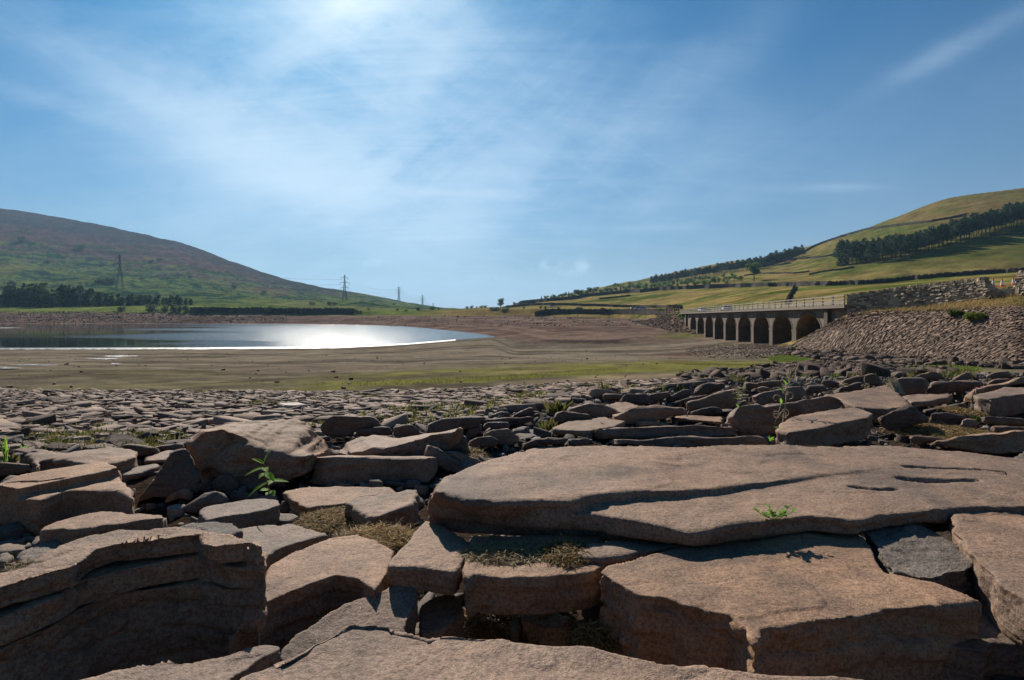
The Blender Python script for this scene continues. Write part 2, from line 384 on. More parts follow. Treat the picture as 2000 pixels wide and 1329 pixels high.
# masonry of the viaduct
def masonry(name, c1, c2, bw, bh, dirt=0.5):
    m, t, b = newmat(name)
    tcn = t.nodes.new('ShaderNodeUVMap')
    br = nd(t, 'ShaderNodeTexBrick', Scale=1.0); br.inputs['Brick Width'].default_value = bw; br.inputs['Row Height'].default_value = bh; br.inputs['Mortar Size'].default_value = 0.014
    br.inputs['Color1'].default_value = (*c1, 1); br.inputs['Color2'].default_value = (*c2, 1); br.inputs['Mortar'].default_value = (c1[0] * .4, c1[1] * .4, c1[2] * .4, 1)
    t.links.new(tcn.outputs[0], br.inputs['Vector'])
    g = t.nodes.new('ShaderNodeNewGeometry')
    n = noise(t, g.outputs['Position'], 0.8, 7, 0.7, 0.5)
    streak = noise(t, scaled(t, g.outputs['Position'], (1.6, 1.6, 0.25)), 1.0, 5, 0.7)
    col = mixc_(t, ramp(t, n, [(0.35, 0.0), (0.65, 1.0)]), mixc_(t, 1.0, br.outputs[0], (1 - dirt, 1 - dirt, 1 - dirt), 'MULTIPLY'), br.outputs[0])
    col = mixc_(t, ramp(t, streak, [(0.58, 0.0), (0.72, 0.55)]), col, (0.26, 0.225, 0.18))
    t.links.new(col, b.inputs['Base Color']); b.inputs['Roughness'].default_value = 0.85
    bp = nd(t, 'ShaderNodeBump', Strength=0.7, Distance=0.05); t.links.new(mth(t, 'ADD', br.outputs['Fac'], mth(t, 'MULTIPLY', n, -1.0)), bp.inputs['Height']); bp.invert = True
    t.links.new(bp.outputs[0], b.inputs['Normal'])
    return m
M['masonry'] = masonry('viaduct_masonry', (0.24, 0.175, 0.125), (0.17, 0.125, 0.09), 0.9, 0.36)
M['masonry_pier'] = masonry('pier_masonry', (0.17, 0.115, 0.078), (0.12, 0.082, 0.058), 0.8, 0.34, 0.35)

# ------------------------------------------------------------------ terrain
# columns: photo column -> nodes (depth, photo row) from the rubble at the viewer's feet to the skyline
def zz(d, y): return (HY - y) / F * d
def yz(d, z): return HY - z * F / d
COLS = [
 (-650, [(3, 885), (14, 766), (50, 706), (117, 683), (200, yz(200, -10)), (345, 633), (392, 606), (440, 600), (700, 560), (1100, 430), (1800, 360)]),
 (0,    [(3, 885), (14, 766), (50, 706), (118, 682.4), (200, yz(200, -10)), (345, 632.6), (390, 607), (440, 601), (700, 572), (1100, 500), (1800, 405)]),
 (100,  [(3, 885), (14, 766), (50, 706), (118, 682.3), (200, yz(200, -10)), (346, 632.5), (390, 607), (440, 601), (690, 576), (1100, 512), (1790, 421)]),
 (200,  [(3, 885), (14, 766), (50, 706), (118.5, 682), (200, yz(200, -10)), (350, 632.3), (390, 608), (430, 602), (660, 578), (1080, 522), (1750, 440)]),
 (300,  [(3, 885), (14, 766), (50, 706), (119, 681.7), (200, yz(200, -10)), (352, 632), (390, 610), (415, 602), (650, 582), (1050, 538), (1700, 462)]),
 (400,  [(3, 885), (14, 766), (50, 706), (119, 681.5), (200, yz(200, -10)), (353, 632), (389, 612), (391, 600), (650, 588), (1000, 556), (1600, 489)]),
 (500,  [(3, 885), (14, 765), (50, 706), (120, 681), (200, yz(200, -10)), (353, 632), (389, 612.5), (391, 602), (650, 593), (980, 570), (1500, 531)]),
 (600,  [(3, 883), (14, 764), (50, 705), (121, 680), (200, yz(200, -9.8)), (346, 632.4), (389, 613), (392, 605), (650, 598), (930, 583), (1300, 559.5)]),
 (672,  [(3, 880), (14, 763), (50, 704), (123, 679), (200, yz(200, -9.6)), (338, 633), (389, 614), (395, 607), (650, 600), (900, 590), (1250, 567.5)]),
 (750,  [(3, 878), (14, 762), (50, 704), (129, 675.6), (200, yz(200, -9.2)), (312, 635.2), (389, 614.5), (410, 608), (650, 604), (880, 599), (1250, 583)]),
 (800,  [(3.1, 872), (14, 761), (50, 704), (135, 672.5), (200, yz(200, -8.8)), (287, 637.8), (389, 614.5), (415, 608), (650, 605.5), (860, 603), (1250, 596)]),
 (850,  [(3.2, 865), (14, 760), (50, 703), (144, 668.5), (180, yz(180, -8.5)), (252, 642), (388, 614.5), (415, 607.5), (650, 606.4), (850, 606), (1250, 605.5)]),
 (900,  [(3.4, 850), (14, 759), (50, 703), (155, 664.2), (185, yz(185, -8.3)), (218, 647.6), (386, 614.5), (415, 607), (650, 606.8), (850, 606.5), (1250, 606.6)]),
 (960,  [(3.8, 825), (14, 758), (50, 703), (168, 659.7), (176, yz(176, -8.05)), (184, 655.2), (380, 615), (400, 605), (650, 604.5), (800, 604.5), (1000, 604.6)]),
 (1000, [(4.2, 805), (14, 756), (50, 703), (118, 680), (148, yz(148, -7.80)), (172, 657), (370, 616.5), (385, 604), (480, 600), (620, 597.5), (700, 597.6)]),
 (1060, [(4.5, 793), (14, 754), (50, 703), (110, 680.5), (135, yz(135, -7.65)), (137.5, 664), (345, 619), (360, 604), (450, 601), (590, 589.5), (680, 589)]),
 (1130, [(4.8, 783), (14, 750), (50, 703), (107, 681), (131, yz(131, -7.65)), (133, 663.5), (320, 620), (332, 613), (430, 600), (560, 581), (900, 575)]),
 (1200, [(5, 775), (14, 747), (50, 703), (104, 681), (128, yz(128, -7.60)), (130, 663.5), (300, 622), (310, 613), (410, 600), (550, 576), (1200, 557)]),
 (1270, [(5.3, 765), (14, 742), (50, 703), (101, 681), (132, yz(132, -7.55)), (150, 660), (240, 622), (250, 612), (370, 600), (520, 571), (1220, 541)]),
 (1330, [(5.6, 757), (14, 738), (50, 703), (98, 680), (140, yz(140, -7.35)), (156, 655), (178, 615), (190, 609), (330, 598), (480, 567), (1200, 528)]),
 (1400, [(5.9, 752), (15, 737), (48, 704), (90, 678), (122, yz(122, -6.5)), (135, 660), (160, 640), (185, 604), (290, 588), (440, 562), (1100, 517)]),
 (1450, [(6.1, 749), (16, 736), (45, 705), (84, 679), (106, yz(106, -5.9)), (120, 664), (138, 640), (172, 601), (265, 581), (420, 558.5), (1000, 510)]),
 (1500, [(6.2, 747), (16, 735), (44, 706), (79, 681), (92, yz(92, -5.6)), (108, 664), (124, 645), (155, 599), (245, 575), (405, 555), (980, 504)]),
 (1535, [(6.3, 746), (16, 734.5), (43, 707), (73, 682.5), (75, yz(75, -4.95)), (86, 672), (106, 650), (148, 597), (238, 571), (395, 552.5), (940, 496)]),
 (1600, [(6.4, 744), (16, 734), (40, 710), (64, 687), (69, 643), (76, 645), (98, 625), (138, 593), (228, 566), (380, 549), (800, 478)]),
 (1655, [(6.5, 742), (16, 733), (37, 712), (59, 691), (62.5, 613), (64.5, 610), (69, 599), (120, 585), (220, 561), (360, 546.5), (750, 455)]),
 (1700, [(6.6, 740), (16, 732), (35, 714), (55, 694), (59, 609), (61.2, 606), (65, 592), (110, 579), (215, 558), (350, 544.5), (740, 440)]),
 (1800, [(6.8, 738), (17, 731), (32, 717), (48, 701), (53.5, 608), (55.6, 601), (58.5, 578), (100, 566), (200, 552), (330, 539), (680, 401)]),
 (1850, [(6.8, 737), (17, 730.5), (31, 718), (45, 704.5), (51, 605), (53, 595), (56, 573), (97, 561), (195, 549), (327, 536.5), (655, 388)]),
 (1935, [(6.9, 736), (18, 730), (29, 721), (40, 711), (48, 601), (49.4, 578), (53, 563), (92, 554), (190, 543), (322, 532.5), (620, 377)]),
 (2000, [(7, 735), (18, 730), (28, 722), (36, 717), (45.5, 598), (47, 572), (52, 558), (90, 550), (190, 539), (320, 529), (600, 369)]),
 (2440, [(7.5, 720), (18, 730), (26, 728), (31, 735), (41, 590), (43, 560), (47, 548), (90, 528), (190, 510), (320, 490), (580, 300)]),
]
COLS.append((4000, COLS[0][1]))
CPX = np.array([c[0] for c in COLS], float)
ND = np.array([[n[0] for n in c[1]] for c in COLS]); NZ = np.array([[zz(*n) for n in c[1]] for c in COLS])
ND = np.hstack([np.full((len(COLS), 2), 0.0), ND, ND[:, -1:] * 1.5, ND[:, -1:] * 4.0]); ND[:, 1] = 1.0; ND[:, 0] = 0.0
NZ = np.hstack([np.full((len(COLS), 2), -0.76), NZ, NZ[:, -1:] * 1.04, NZ[:, -1:] * 0.2 - 20.0])
# denser columns, smoothed sideways so that no fold line runs up the hills
_px = np.concatenate([np.arange(-650, 2441, 10.0), [4000.0]])
_d = np.stack([np.interp(_px, CPX, ND[:, j]) for j in range(ND.shape[1])], 1); _z = np.stack([np.interp(_px, CPX, NZ[:, j]) for j in range(ND.shape[1])], 1)
def _g(a, sg):
    r_ = np.arange(-12, 13); w = np.exp(-0.5 * (r_ / sg) ** 2); w /= w.sum(); p = np.pad(a, 12, mode='edge'); return np.convolve(p, w, 'valid')
for j in range(ND.shape[1]):
    sg = 5.0 if j >= 10 else (1.2 if j >= 7 else 0.8)
    if j > 1: _d[:, j] = _g(_d[:, j], sg); _z[:, j] = _g(_z[:, j], sg)
CPX, ND, NZ = _px, _d, _z
EDGE = 1.30
def to_pd(x, y):
    x = np.asarray(x, float); y = np.asarray(y, float)
    th = np.arctan2(x, y); te = math.atan(EDGE); r = np.hypot(x, y)
    inn = np.abs(th) <= te
    D = np.where(inn, y, r * math.cos(te))
    pxe = F * EDGE; span = 2 * math.pi - 2 * te
    thp = np.where(th < -te, th + 2 * math.pi, th)
    px = np.where(inn, CX + F * np.tan(np.clip(th, -te, te)), CX + pxe + (thp - te) / span * (4000 + 0 - (CX + pxe)))
    return px, D
def base_terrain(x, y):
    """absolute z, node position (0..), photo column"""
    px, D = to_pd(x, y)
    i = np.clip(np.searchsorted(CPX, px) - 1, 0, len(CPX) - 2)
    w = (np.clip(px, CPX[0], CPX[-1]) - CPX[i]) / (CPX[i + 1] - CPX[i])
    d = ND[i] * (1 - w)[:, None] + ND[i + 1] * w[:, None]; z = NZ[i] * (1 - w)[:, None] + NZ[i + 1] * w[:, None]
    zo = np.full(len(px), 0.0) + z[:, -1]; k = np.full(len(px), float(d.shape[1] - 1))
    for s in range(d.shape[1] - 1):
        a, b = d[:, s], d[:, s + 1]; mk = (D >= a) & (D < b)
        f = (D - a) / np.maximum(b - a, 1e-6)
        zo = np.where(mk, z[:, s] * (1 - f) + z[:, s + 1] * f, zo); k = np.where(mk, s + f, k)
    return zo + CZ, k, px, D
def terrain(x, y):
    x = np.atleast_1d(np.asarray(x, float)); y = np.atleast_1d(np.asarray(y, float))
    z, k, px, D = base_terrain(x, y)
    P = np.stack([x, y, np.zeros_like(x)], 1)
    # node index: 1 foot, 2 rubble edge, 3 flat start, 4 mid flat, 5 shore/bank foot, 6 basin/bank crest, 7 far shore/wall foot, 8 bank top, 9 field, 10,11 hill, 12 skyline
    z = z + fbm(P * 7.0, 3) * 0.012 * (1 - sm(D, 5, 10))
    z = z + fbm(P * 1.6, 3) * 0.03 * sm(k, 1.5, 2.5) * (1 - sm(k, 3.0, 3.6))
    fl = sm(k, 3, 3.5) * (1 - sm(k, 4.6, 4.95))
    z = z + fbm(P * 0.12, 3) * 0.10 * fl
    bank = sm(k, 7.05, 7.5) * (1 - sm(k, 12.5, 13))
    z = z + fbm(P * 0.05, 4) * 0.5 * bank
    hill = sm(k, 9.0, 10.2)
    z = z + fbm(P * 0.011, 5, 0.5) * 3.2 * hill * sm(D, 300, 900)
    lefth = hill * (1 - sm(px, 700, 850)) 
    z = z + (1 - np.abs(fbm(P * np.array([0.006, 0.0035, 1]) + 5, 4, 0.5))) * 10 * lefth * (1 - sm(k, 11.6, 12.0)) - 6 * lefth * (1 - sm(k, 11.6, 12.0))
    return z
def tz(x, y): return float(terrain([x], [y])[0])
_Dm = np.concatenate([np.geomspace(2, 100, 500), np.geomspace(100.2, 2400, 1500)])
def hit(px, py, dmin=2.0):
    """where the sight line through a photo pixel first meets the ground -> world point"""
    D = _Dm[_Dm >= dmin]; X = (px - CX) / F * D
    z = terrain(X, D); zr = CZ + (HY - py) / F * D
    b = np.nonzero(zr <= z)[0]
    if len(b) == 0:
        i = int(np.argmin(zr - z + (D < 150) * 50)); return X[i], D[i], z[i]
    i = b[0]
    if i == 0: return X[0], D[0], z[0]
    a = (zr[i - 1] - z[i - 1]); c = (z[i] - zr[i]); w = a / max(a + c, 1e-9)
    d = D[i - 1] * (1 - w) + D[i] * w; x = (px - CX) / F * d
    return x, d, tz(x, d)

te = math.atan(EDGE)
us = np.concatenate([np.arctan(np.linspace(-EDGE, -0.94, 30)[:-1]), np.arctan(np.linspace(-0.94, 0.94, 700)), np.arctan(np.linspace(0.94, EDGE, 30)[1:]), np.linspace(te, 2 * math.pi - te, 90)[1:]])
Ds = np.concatenate([[0.02, 0.2, 0.4], np.geomspace(0.55, 14, 130), np.geomspace(14.2, 120, 210)[0:], np.geomspace(120.8, 420, 190), np.geomspace(424, 2000, 190), np.geomspace(2100, 5000, 12)])
TH, DD = np.meshgrid(us, Ds)
inn = (TH <= te)
rr = np.where(inn, DD / np.cos(np.where(inn, TH, 0)), DD / math.cos(te))
X = (rr * np.sin(TH)).ravel(); Y = (rr * np.cos(TH)).ravel()
Zt = terrain(X, Y)
nr, nc = TH.shape
idx = np.arange(nr * nc).reshape(nr, nc)
q = np.stack([idx[:-1, :-1], idx[:-1, 1:], idx[1:, 1:], idx[1:, :-1]], -1).reshape(-1, 4)
terr = np_mesh('ground', np.stack([X, Y, Zt], 1), q)
_, K, PX, DE = base_terrain(X, Y)
PY = HY - (Zt - CZ) / np.maximum(DE, 0.01) * F
P3 = np.stack([X, Y, Zt], 1)
def C(*c): return np.array(c)[None, :]
def mix(a, b, w): return a * (1 - w[:, None]) + b * w[:, None]
n_big = fbm(P3 * np.array([0.02, 0.02, 0.02]), 4); n_mid = fbm(P3 * 0.11 + 3, 4); n_fine = fbm(P3 * 0.7 + 9, 3)
grav = C(0.085, 0.064, 0.050) + n_fine[:, None] * 0.02
# reservoir bed: old waterlines follow the height contours
hz_ = Zt + fbm(P3 * np.array([0.03, 0.03, 0]), 3) * 0.25
band = vn(np.stack([hz_ * 4.0, X * 0.004, Y * 0.002], 1)) * 0.6 + vn(np.stack([hz_ * 11.0, X * 0.008, Y * 0.004], 1)) * 0.4
flat = mix(np.repeat(C(0.155, 0.130, 0.098), len(X), 0), np.repeat(C(0.290, 0.243, 0.180), len(X), 0), sm(band + n_fine * 0.25, -0.6, 0.7))
st1 = np.interp(PX, [0, 400, 600, 800, 1000, 1200, 1400, 1560, 1700], [764, 760, 757, 748, 738, 724, 713, 706, 720])
st2 = np.interp(PX, [0, 500, 800, 1000, 1250, 1450, 1550], [745, 744, 728, 718, 711, 712, 706])
gmask = np.exp(-((PY - st1) / 7.0) ** 2) * sm(PX, 420, 650) * 0.9 + np.exp(-((PY - st2) / 6.0) ** 2) * sm(PX, 500, 950) * 0.75
gmask += np.exp(-((PY - (st1 + st2) / 2 - 4) / 13.0) ** 2) * (0.25 + 0.25 * sm(PX, 300, 700)) 
gmask += np.exp(-((PY - 732) / 16.0) ** 2) * (1 - sm(PX, 300, 600)) * 0.30
gmask += np.exp(-((PX - 1830) / 70) ** 2 - ((PY - 722) / 5.5) ** 2) * 1.2 + np.exp(-((PX - 1545) / 40) ** 2 - ((PY - 701) / 6) ** 2) * 0.8
gmask = np.clip(gmask * (0.62 + 0.75 * n_mid + 0.5 * n_fine), 0, 0.85) * (DE < 110) * sm(K, 2.6, 3.05)
sandm = np.exp(-((PY - (st1 + st2) * 0.5) / 2.2) ** 2) * sm(PX, 900, 1050) * (1 - sm(PX, 1330, 1420)) * 0.8 + sm(PX, 900, 1100) * np.exp(-((PY - st1 - 14) / 7.0) ** 2) * 0.6
flat = mix(flat, np.repeat(C(0.36, 0.27, 0.185), len(X), 0), np.clip(sandm, 0, 1) * (DE > 12))
flat = mix(flat, np.repeat(C(0.23, 0.225, 0.055), len(X), 0), gmask)
# dark wet mud near the pool and in the distant basin
wet = np.exp(-((Zt - CZ + 8.0) / 0.05) ** 2) * 0.7
flat = mix(flat, np.repeat(C(0.12, 0.08, 0.06), len(X), 0), wet)
bedr = mix(np.repeat(C(0.15, 0.10, 0.078), len(X), 0), np.repeat(C(0.28, 0.20, 0.155), len(X), 0), sm(band + 0.6 * n_mid, -0.6, 0.8))
pur = np.exp(-((PX - 1330) / 60) ** 2 - ((PY - 690) / 14) ** 2); flat = mix(flat, np.repeat(C(0.15, 0.085, 0.068), len(X), 0), np.clip(pur * (0.7 + n_mid), 0, 0.85))
gl = np.exp(-((PX - 1330) / 45) ** 2 - ((PY - 656) / 6) ** 2); bedr = mix(bedr, np.repeat(C(0.15, 0.16, 0.04), len(X), 0), np.clip(gl * (0.7 + n_mid), 0, 0.9))
col = mix(grav, flat, sm(K, 2.2, 3.05))
col = mix(col, bedr, sm(K, 5.3, 7.0))
# fields
gold = C(0.36, 0.27, 0.095) * np.ones((len(X), 1)); green = C(0.13, 0.165, 0.032) * np.ones((len(X), 1)); olive = C(0.21, 0.19, 0.055) * np.ones((len(X), 1))
st = fbm(np.stack([X * 0.018, Y * 0.05, Zt * 0.10], 1), 5, 0.6); st3 = fbm(np.stack([X * 0.10, Y * 0.16, Zt * 0.25], 1), 4, 0.65)
field = mix(gold, green, sm(st + 0.5 * st3, -0.15, 0.75))
upper = mix(C(0.27, 0.19, 0.075) * np.ones((len(X), 1)), olive, sm(st + 0.6 * st3, -0.5, 0.6))
grn2 = mix(olive, green * 0.95, sm(st + 0.6 * st3, -0.35, 0.7))
fr = mix(field, grn2, sm(K, 11.0, 11.08) * sm(PX, 1560, 1680))
up_line = np.interp(PX, [1500, 1640, 1700, 1800, 1900, 2000, 2440], [500, 470, 430, 440, 425, 410, 380])
fr = mix(fr, upper, (1 - sm(PY, up_line - 6, up_line + 6)) * sm(K, 11, 11.1))
dtu = (K > 9) * (1 - sm(K, 11, 11.3)) * 0.4
# left hill: bracken greens below, heather purples above, dark gritty shoulder
lh_g = mix(C(0.13, 0.17, 0.05) * np.ones((len(X), 1)), C(0.022, 0.060, 0.035) * np.ones((len(X), 1)), sm(st + 0.9 * st3, -0.25, 0.45))
lh_g = mix(lh_g, C(0.21, 0.20, 0.07) * np.ones((len(X), 1)), sm(fbm(np.stack([X * 0.006, Y * 0.008, Zt * 0.03], 1) + 4, 4), 0.15, 0.8) * 0.7)
lh_h = mix(C(0.150, 0.078, 0.082) * np.ones((len(X), 1)), C(0.060, 0.072, 0.040) * np.ones((len(X), 1)), sm(st + 0.8 * st3, -0.25, 0.5))
hl = np.interp(PX, [-600, 0, 200, 400, 500, 600, 700], [480, 488, 505, 530, 555, 570, 560])
left = mix(lh_g, lh_h, 1 - sm(PY + 26 * n_big + 14 * n_mid, hl - 18, hl + 18))
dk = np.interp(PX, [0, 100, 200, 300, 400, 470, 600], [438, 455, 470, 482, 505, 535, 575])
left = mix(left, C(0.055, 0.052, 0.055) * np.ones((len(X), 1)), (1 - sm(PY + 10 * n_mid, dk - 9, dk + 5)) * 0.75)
land = mix(left, fr, sm(PX, 850, 950))
mea = C(0.20, 0.235, 0.055) * np.ones((len(X), 1))
land = mix(land, mea, (1 - sm(K, 8.95, 9.5)) * (1 - sm(PX, 820, 900)) * (0.7 + 0.3 * np.tanh(n_mid)))
tanb = C(0.27, 0.20, 0.075) * np.ones((len(X), 1))
land = mix(land, tanb, sm(PX, 790, 900) * (1 - sm(PX, 1040, 1100)) * (1 - sm(K, 8.9, 9.4)))
rsw = sm(PX, 1250, 1330)
kk = np.where(PX > 1520, sm(K, 6.02, 6.3), sm(K, 7.75, 8.0))
kk = np.where((PX > 980) & (PX <= 1330), sm(K, 7.95, 8.15), kk)
col = mix(col, land, kk)
emb = (PX > 1520) & (K > 4.9) & (K < 6.1)
col[emb] = C(0.10, 0.072, 0.058)
grassb = (PX > 1640) & (K >= 6.05) & (K < 8.4)
col[grassb] = mix(C(0.34, 0.24, 0.10) * np.ones((grassb.sum(), 1)), C(0.20, 0.19, 0.06) * np.ones((grassb.sum(), 1)), sm(st3[grassb], -0.5, 0.7))
dim = 0.64 * np.ones(len(X)); dim = np.where(K > 8.0, 0.60, dim); dim = np.where((PX < 880) & (K > 7.6), 0.74, dim); dim = np.where((K < 3), 0.62, dim)
dim = np.where(grassb, 0.7, dim)
col = col * dim[:, None]
vig = 1 + 0.35 * np.clip(fbm(np.stack([X * 0.06, Y * 0.09, Zt * 0.2], 1) + 7, 4, 0.6), -1, 1) * sm(K, 7.5, 8.5)
col = np.clip(col * vig[:, None] * (1 + 0.14 * n_fine[:, None]), 0.008, 1)
ca = terr.color_attributes.new('tint', 'FLOAT_COLOR', 'POINT')
ca.data.foreach_set('color', np.hstack([col, np.ones((len(col), 1))]).astype(np.float32).ravel())
m, t, b = newmat('ground')
at = t.nodes.new('ShaderNodeVertexColor'); at.layer_name = 'tint'
g = t.nodes.new('ShaderNodeNewGeometry'); pos = g.outputs['Position']
cd = t.nodes.new('ShaderNodeVectorMath'); cd.operation = 'LENGTH'; t.links.new(pos, cd.inputs[0])
nf = noise(t, pos, 9.0, 6, 0.7); nm = noise(t, pos, 1.2, 7, 0.72); nl = noise(t, pos, 0.16, 8, 0.72)
v = mth(t, 'ADD', mth(t, 'MULTIPLY', nf, 0.7), mth(t, 'ADD', mth(t, 'MULTIPLY', nm, 0.8), mth(t, 'MULTIPLY', nl, 0.8)))
fac = ramp(t, mth(t, 'MULTIPLY', v, 0.43), [(0.36, 0.45), (0.50, 1.0), (0.64, 1.5)])
t.links.new(mixc_(t, 1.0, at.outputs[0], fac, 'MULTIPLY'), b.inputs['Base Color'])
b.inputs['Roughness'].default_value = 1.0; b.inputs['Specular IOR Level'].default_value = 0.0
h = mth(t, 'ADD', mth(t, 'MULTIPLY', nf, 0.02), mth(t, 'ADD', mth(t, 'MULTIPLY', nm, 0.10), mth(t, 'MULTIPLY', nl, 0.5)))
bp = nd(t, 'ShaderNodeBump', Strength=0.65, Distance=1.0); t.links.new(h, bp.inputs['Height']); t.links.new(bp.outputs[0], b.inputs['Normal'])
M['ground'] = m
tag(link('ground', terr, m, None, True), kind='structure')

# distant blue moor beyond the left hill's tail
V = []; Fq = []
xs = np.linspace(640, 900, 60)
for j, (Dd, s_) in enumerate([(3600, 0.0), (4000, 0.75), (4300, 1.0), (4700, 0.6)]):
    for i, px in enumerate(xs):
        yy = np.interp(px, [640, 700, 740, 775, 800, 820, 845, 900], [575, 577, 582, 588, 594, 603, 609, 612]) + vn(np.array([[px * 0.05, 1, 1]]))[0] * 0.6
        zt = (HY - yy) / F * 4300
        V.append(((px - CX) / F * 4300, Dd, CZ - 30 + (zt + 30) * s_))
for j in range(3):
    for i in range(59): Fq.append((j * 60 + i, j * 60 + i + 1, (j + 1) * 60 + i + 1, (j + 1) * 60 + i))
M['moor'] = plain('distant_moor', (0.07, 0.085, 0.07), 0.95, 0, 0.3, 0.01)
tag(link('hill', np_mesh('hill', np.array(V), Fq), M['moor'], None, True), kind='structure')

# ------------------------------------------------------------------ water
m, t, b = newmat('reservoir_water')
b.inputs['Base Color'].default_value = (0.012, 0.016, 0.016, 1); b.inputs['Roughness'].default_value = 0.10; b.inputs['IOR'].default_value = 1.33
g = t.nodes.new('ShaderNodeNewGeometry'); pos = g.outputs['Position']
r1 = noise(t, scaled(t, pos, (0.9, 2.2, 1)), 1.0, 4, 0.6); r2 = noise(t, scaled(t, pos, (0.006, 0.03, 1)), 1.0, 4, 0.6, 0.4)
sx = t.nodes.new('ShaderNodeSeparateXYZ'); t.links.new(pos, sx.inputs[0])
# wind-ruffled water to the right, sheltered calm to the left
ang = mth(t, 'DIVIDE', sx.outputs[0], sx.outputs[1])
ruf = nd(t, 'ShaderNodeMapRange'); ruf.inputs['From Min'].default_value = -0.66; ruf.inputs['From Max'].default_value = -0.42; t.links.new(mth(t, 'ADD', ang, mth(t, 'MULTIPLY', mth(t, 'SUBTRACT', r2, 0.5), 0.7)), ruf.inputs[0])
ruf.inputs['To Min'].default_value = 0.0; ruf.inputs['To Max'].default_value = 1.0
calm = ramp(t, mth(t, 'ADD', mth(t, 'MULTIPLY', ruf.outputs[0], 0.75), mth(t, 'MULTIPLY', r2, 0.35)), [(0.22, 0.03), (0.80, 1.0)])
bp = nd(t, 'ShaderNodeBump', Distance=0.2); t.links.new(r1, bp.inputs['Height']); t.links.new(mth(t, 'MULTIPLY', calm, 0.78), bp.inputs['Strength']); t.links.new(bp.outputs[0], b.inputs['Normal'])
rr_ = t.nodes.new('ShaderNodeMapRange'); rr_.inputs['To Min'].default_value = 0.03; rr_.inputs['To Max'].default_value = 0.14; t.links.new(calm, rr_.inputs[0]); t.links.new(rr_.outputs[0], b.inputs['Roughness'])
WZ = CZ - 8.0
wv = [(-900, 95, WZ), (0, 95, WZ), (0, 470, WZ), (-900, 470, WZ)]
mb = MB(); mb.add(wv, [(0, 1, 2, 3)]); tag(mb.build('water', m), kind='structure')
X0, D0, Z0 = (20 - CX) / F * 262, 262, WZ; mb = MB(); ring = []; n = 26
for i in range(n):
    a = 2 * math.pi * i / n; f = 0.8 + 0.3 * random.random(); ring.append((X0 - 14 + math.cos(a) * 24 * f, D0 + math.sin(a) * 9 * f, WZ - 0.05))
ctr = (X0 - 14, D0, WZ + 0.28); mb.add(ring + [ctr], [(i, (i + 1) % n, n) for i in range(n)])
tag(mb.build('mud_spit', plain('pale_mud', (0.20, 0.165, 0.13), 0.9, 0, 0.3, 0.6), None, True), kind='structure')
# shallow puddles left on the mud
mb = MB()
for cx, cy, w, h_ in [(235, 697, 70, 2.0), (200, 702, 60, 1.2), (60, 715, 110, 1.0), (10, 721, 60, 1.3), (225, 712, 20, 1)]:
    X0, D0, Z0 = hit(cx, cy); n = 22; ring = []
    for i in range(n):
        a = 2 * math.pi * i / n; f = 0.7 + 0.5 * random.random()
        px = cx + math.cos(a) * w * 0.5 * f; py = cy + math.sin(a) * h_ * f
        d = D0 * (1 + (cy - py) / 95.0); ring.append(((px - CX) / F * d, d, Z0 + 0.06))
    mb.add(ring, [tuple(range(n))])
m, t, b = newmat('wet_mud_film'); b.inputs['Base Color'].default_value = (0.05, 0.045, 0.04, 1); b.inputs['Roughness'].default_value = 0.46
g = t.nodes.new('ShaderNodeNewGeometry'); bp = nd(t, 'ShaderNodeBump', Distance=0.3, Strength=0.7); t.links.new(noise(t, g.outputs['Position'], 1.3, 4), bp.inputs['Height']); t.links.new(bp.outputs[0], b.inputs['Normal'])
mb2 = MB(); vs = []; pxs = list(range(-120, 900, 10))
for px in pxs:
    for off, dz_ in ((0.0, 0), (1, 0)):
        y_s = float(np.interp(px, [-200, 0, 200, 400, 600, 672, 750, 800, 850, 900], [682.6, 682.4, 682, 681.5, 680, 679, 675.6, 672.5, 668.5, 664.2]))
        yy = y_s - 1.5 if off == 0 else y_s + 0.7 + 0.9 * random.random() * (px < 700)
        X0, D0, Z0 = hit(px, yy, 60); vs.append((X0, D0, max(Z0, WZ) + 0.03))
mb2.add(vs, [(2 * i, 2 * i + 1, 2 * i + 3, 2 * i + 2) for i in range(len(pxs) - 1)])
tag(mb2.build('wet_shore', m), kind='structure')
tag(mb.build('puddles', m), kind='structure')

# ------------------------------------------------------------------ foreground rocks
ZM = {'P': (0, 0, 1), 'A': (0, 820, 4), 'B': (450, 780, 4), 'C': (900, 720, 4), 'D': (1300, 700, 5), 'E': (1600, 700, 5),
      'F': (1600, 900, 3.0975), 'G': (700, 980, 3.808), 'H': (1100, 920, 2.2222), 'Z5': (0, 1000, 2.857), 'Z6': (550, 780, 2.4214)}
def cv(zm, pts):
    ox, oy, s = ZM[zm]; return [(ox + x / s, oy + y / s) for x, y in pts]
def plane_pt(px, py, drop, X0=0, Y0=0, gx=0, gy=0):
    u = (px - CX) / F; v = (HY - py) / F
    t_ = (-drop - gx * X0 - gy * Y0) / (v - gx * u - gy)
    return Vector((u * t_, t_, v * t_ + CZ))
def jag(poly, amp, seed):
    """split edges and push the new corners about so no side is ruler straight"""
    r_ = random.Random(seed); out_ = []
    n = len(poly)
    per = sum((poly[(i + 1) % n] - poly[i]).length for i in range(n))
    for i in range(n):
        a = poly[i]; b_ = poly[(i + 1) % n]; Ln = (b_ - a).length
        out_.append(a); m_ = int(Ln / (per * 0.022))
        for j in range(1, m_):
            p = a.lerp(b_, j / m_); p = p + Vector((r_.uniform(-1, 1), r_.uniform(-1, 1), 0)) * amp * Ln * 0.5 if amp else p
            out_.append(p)
    return out_
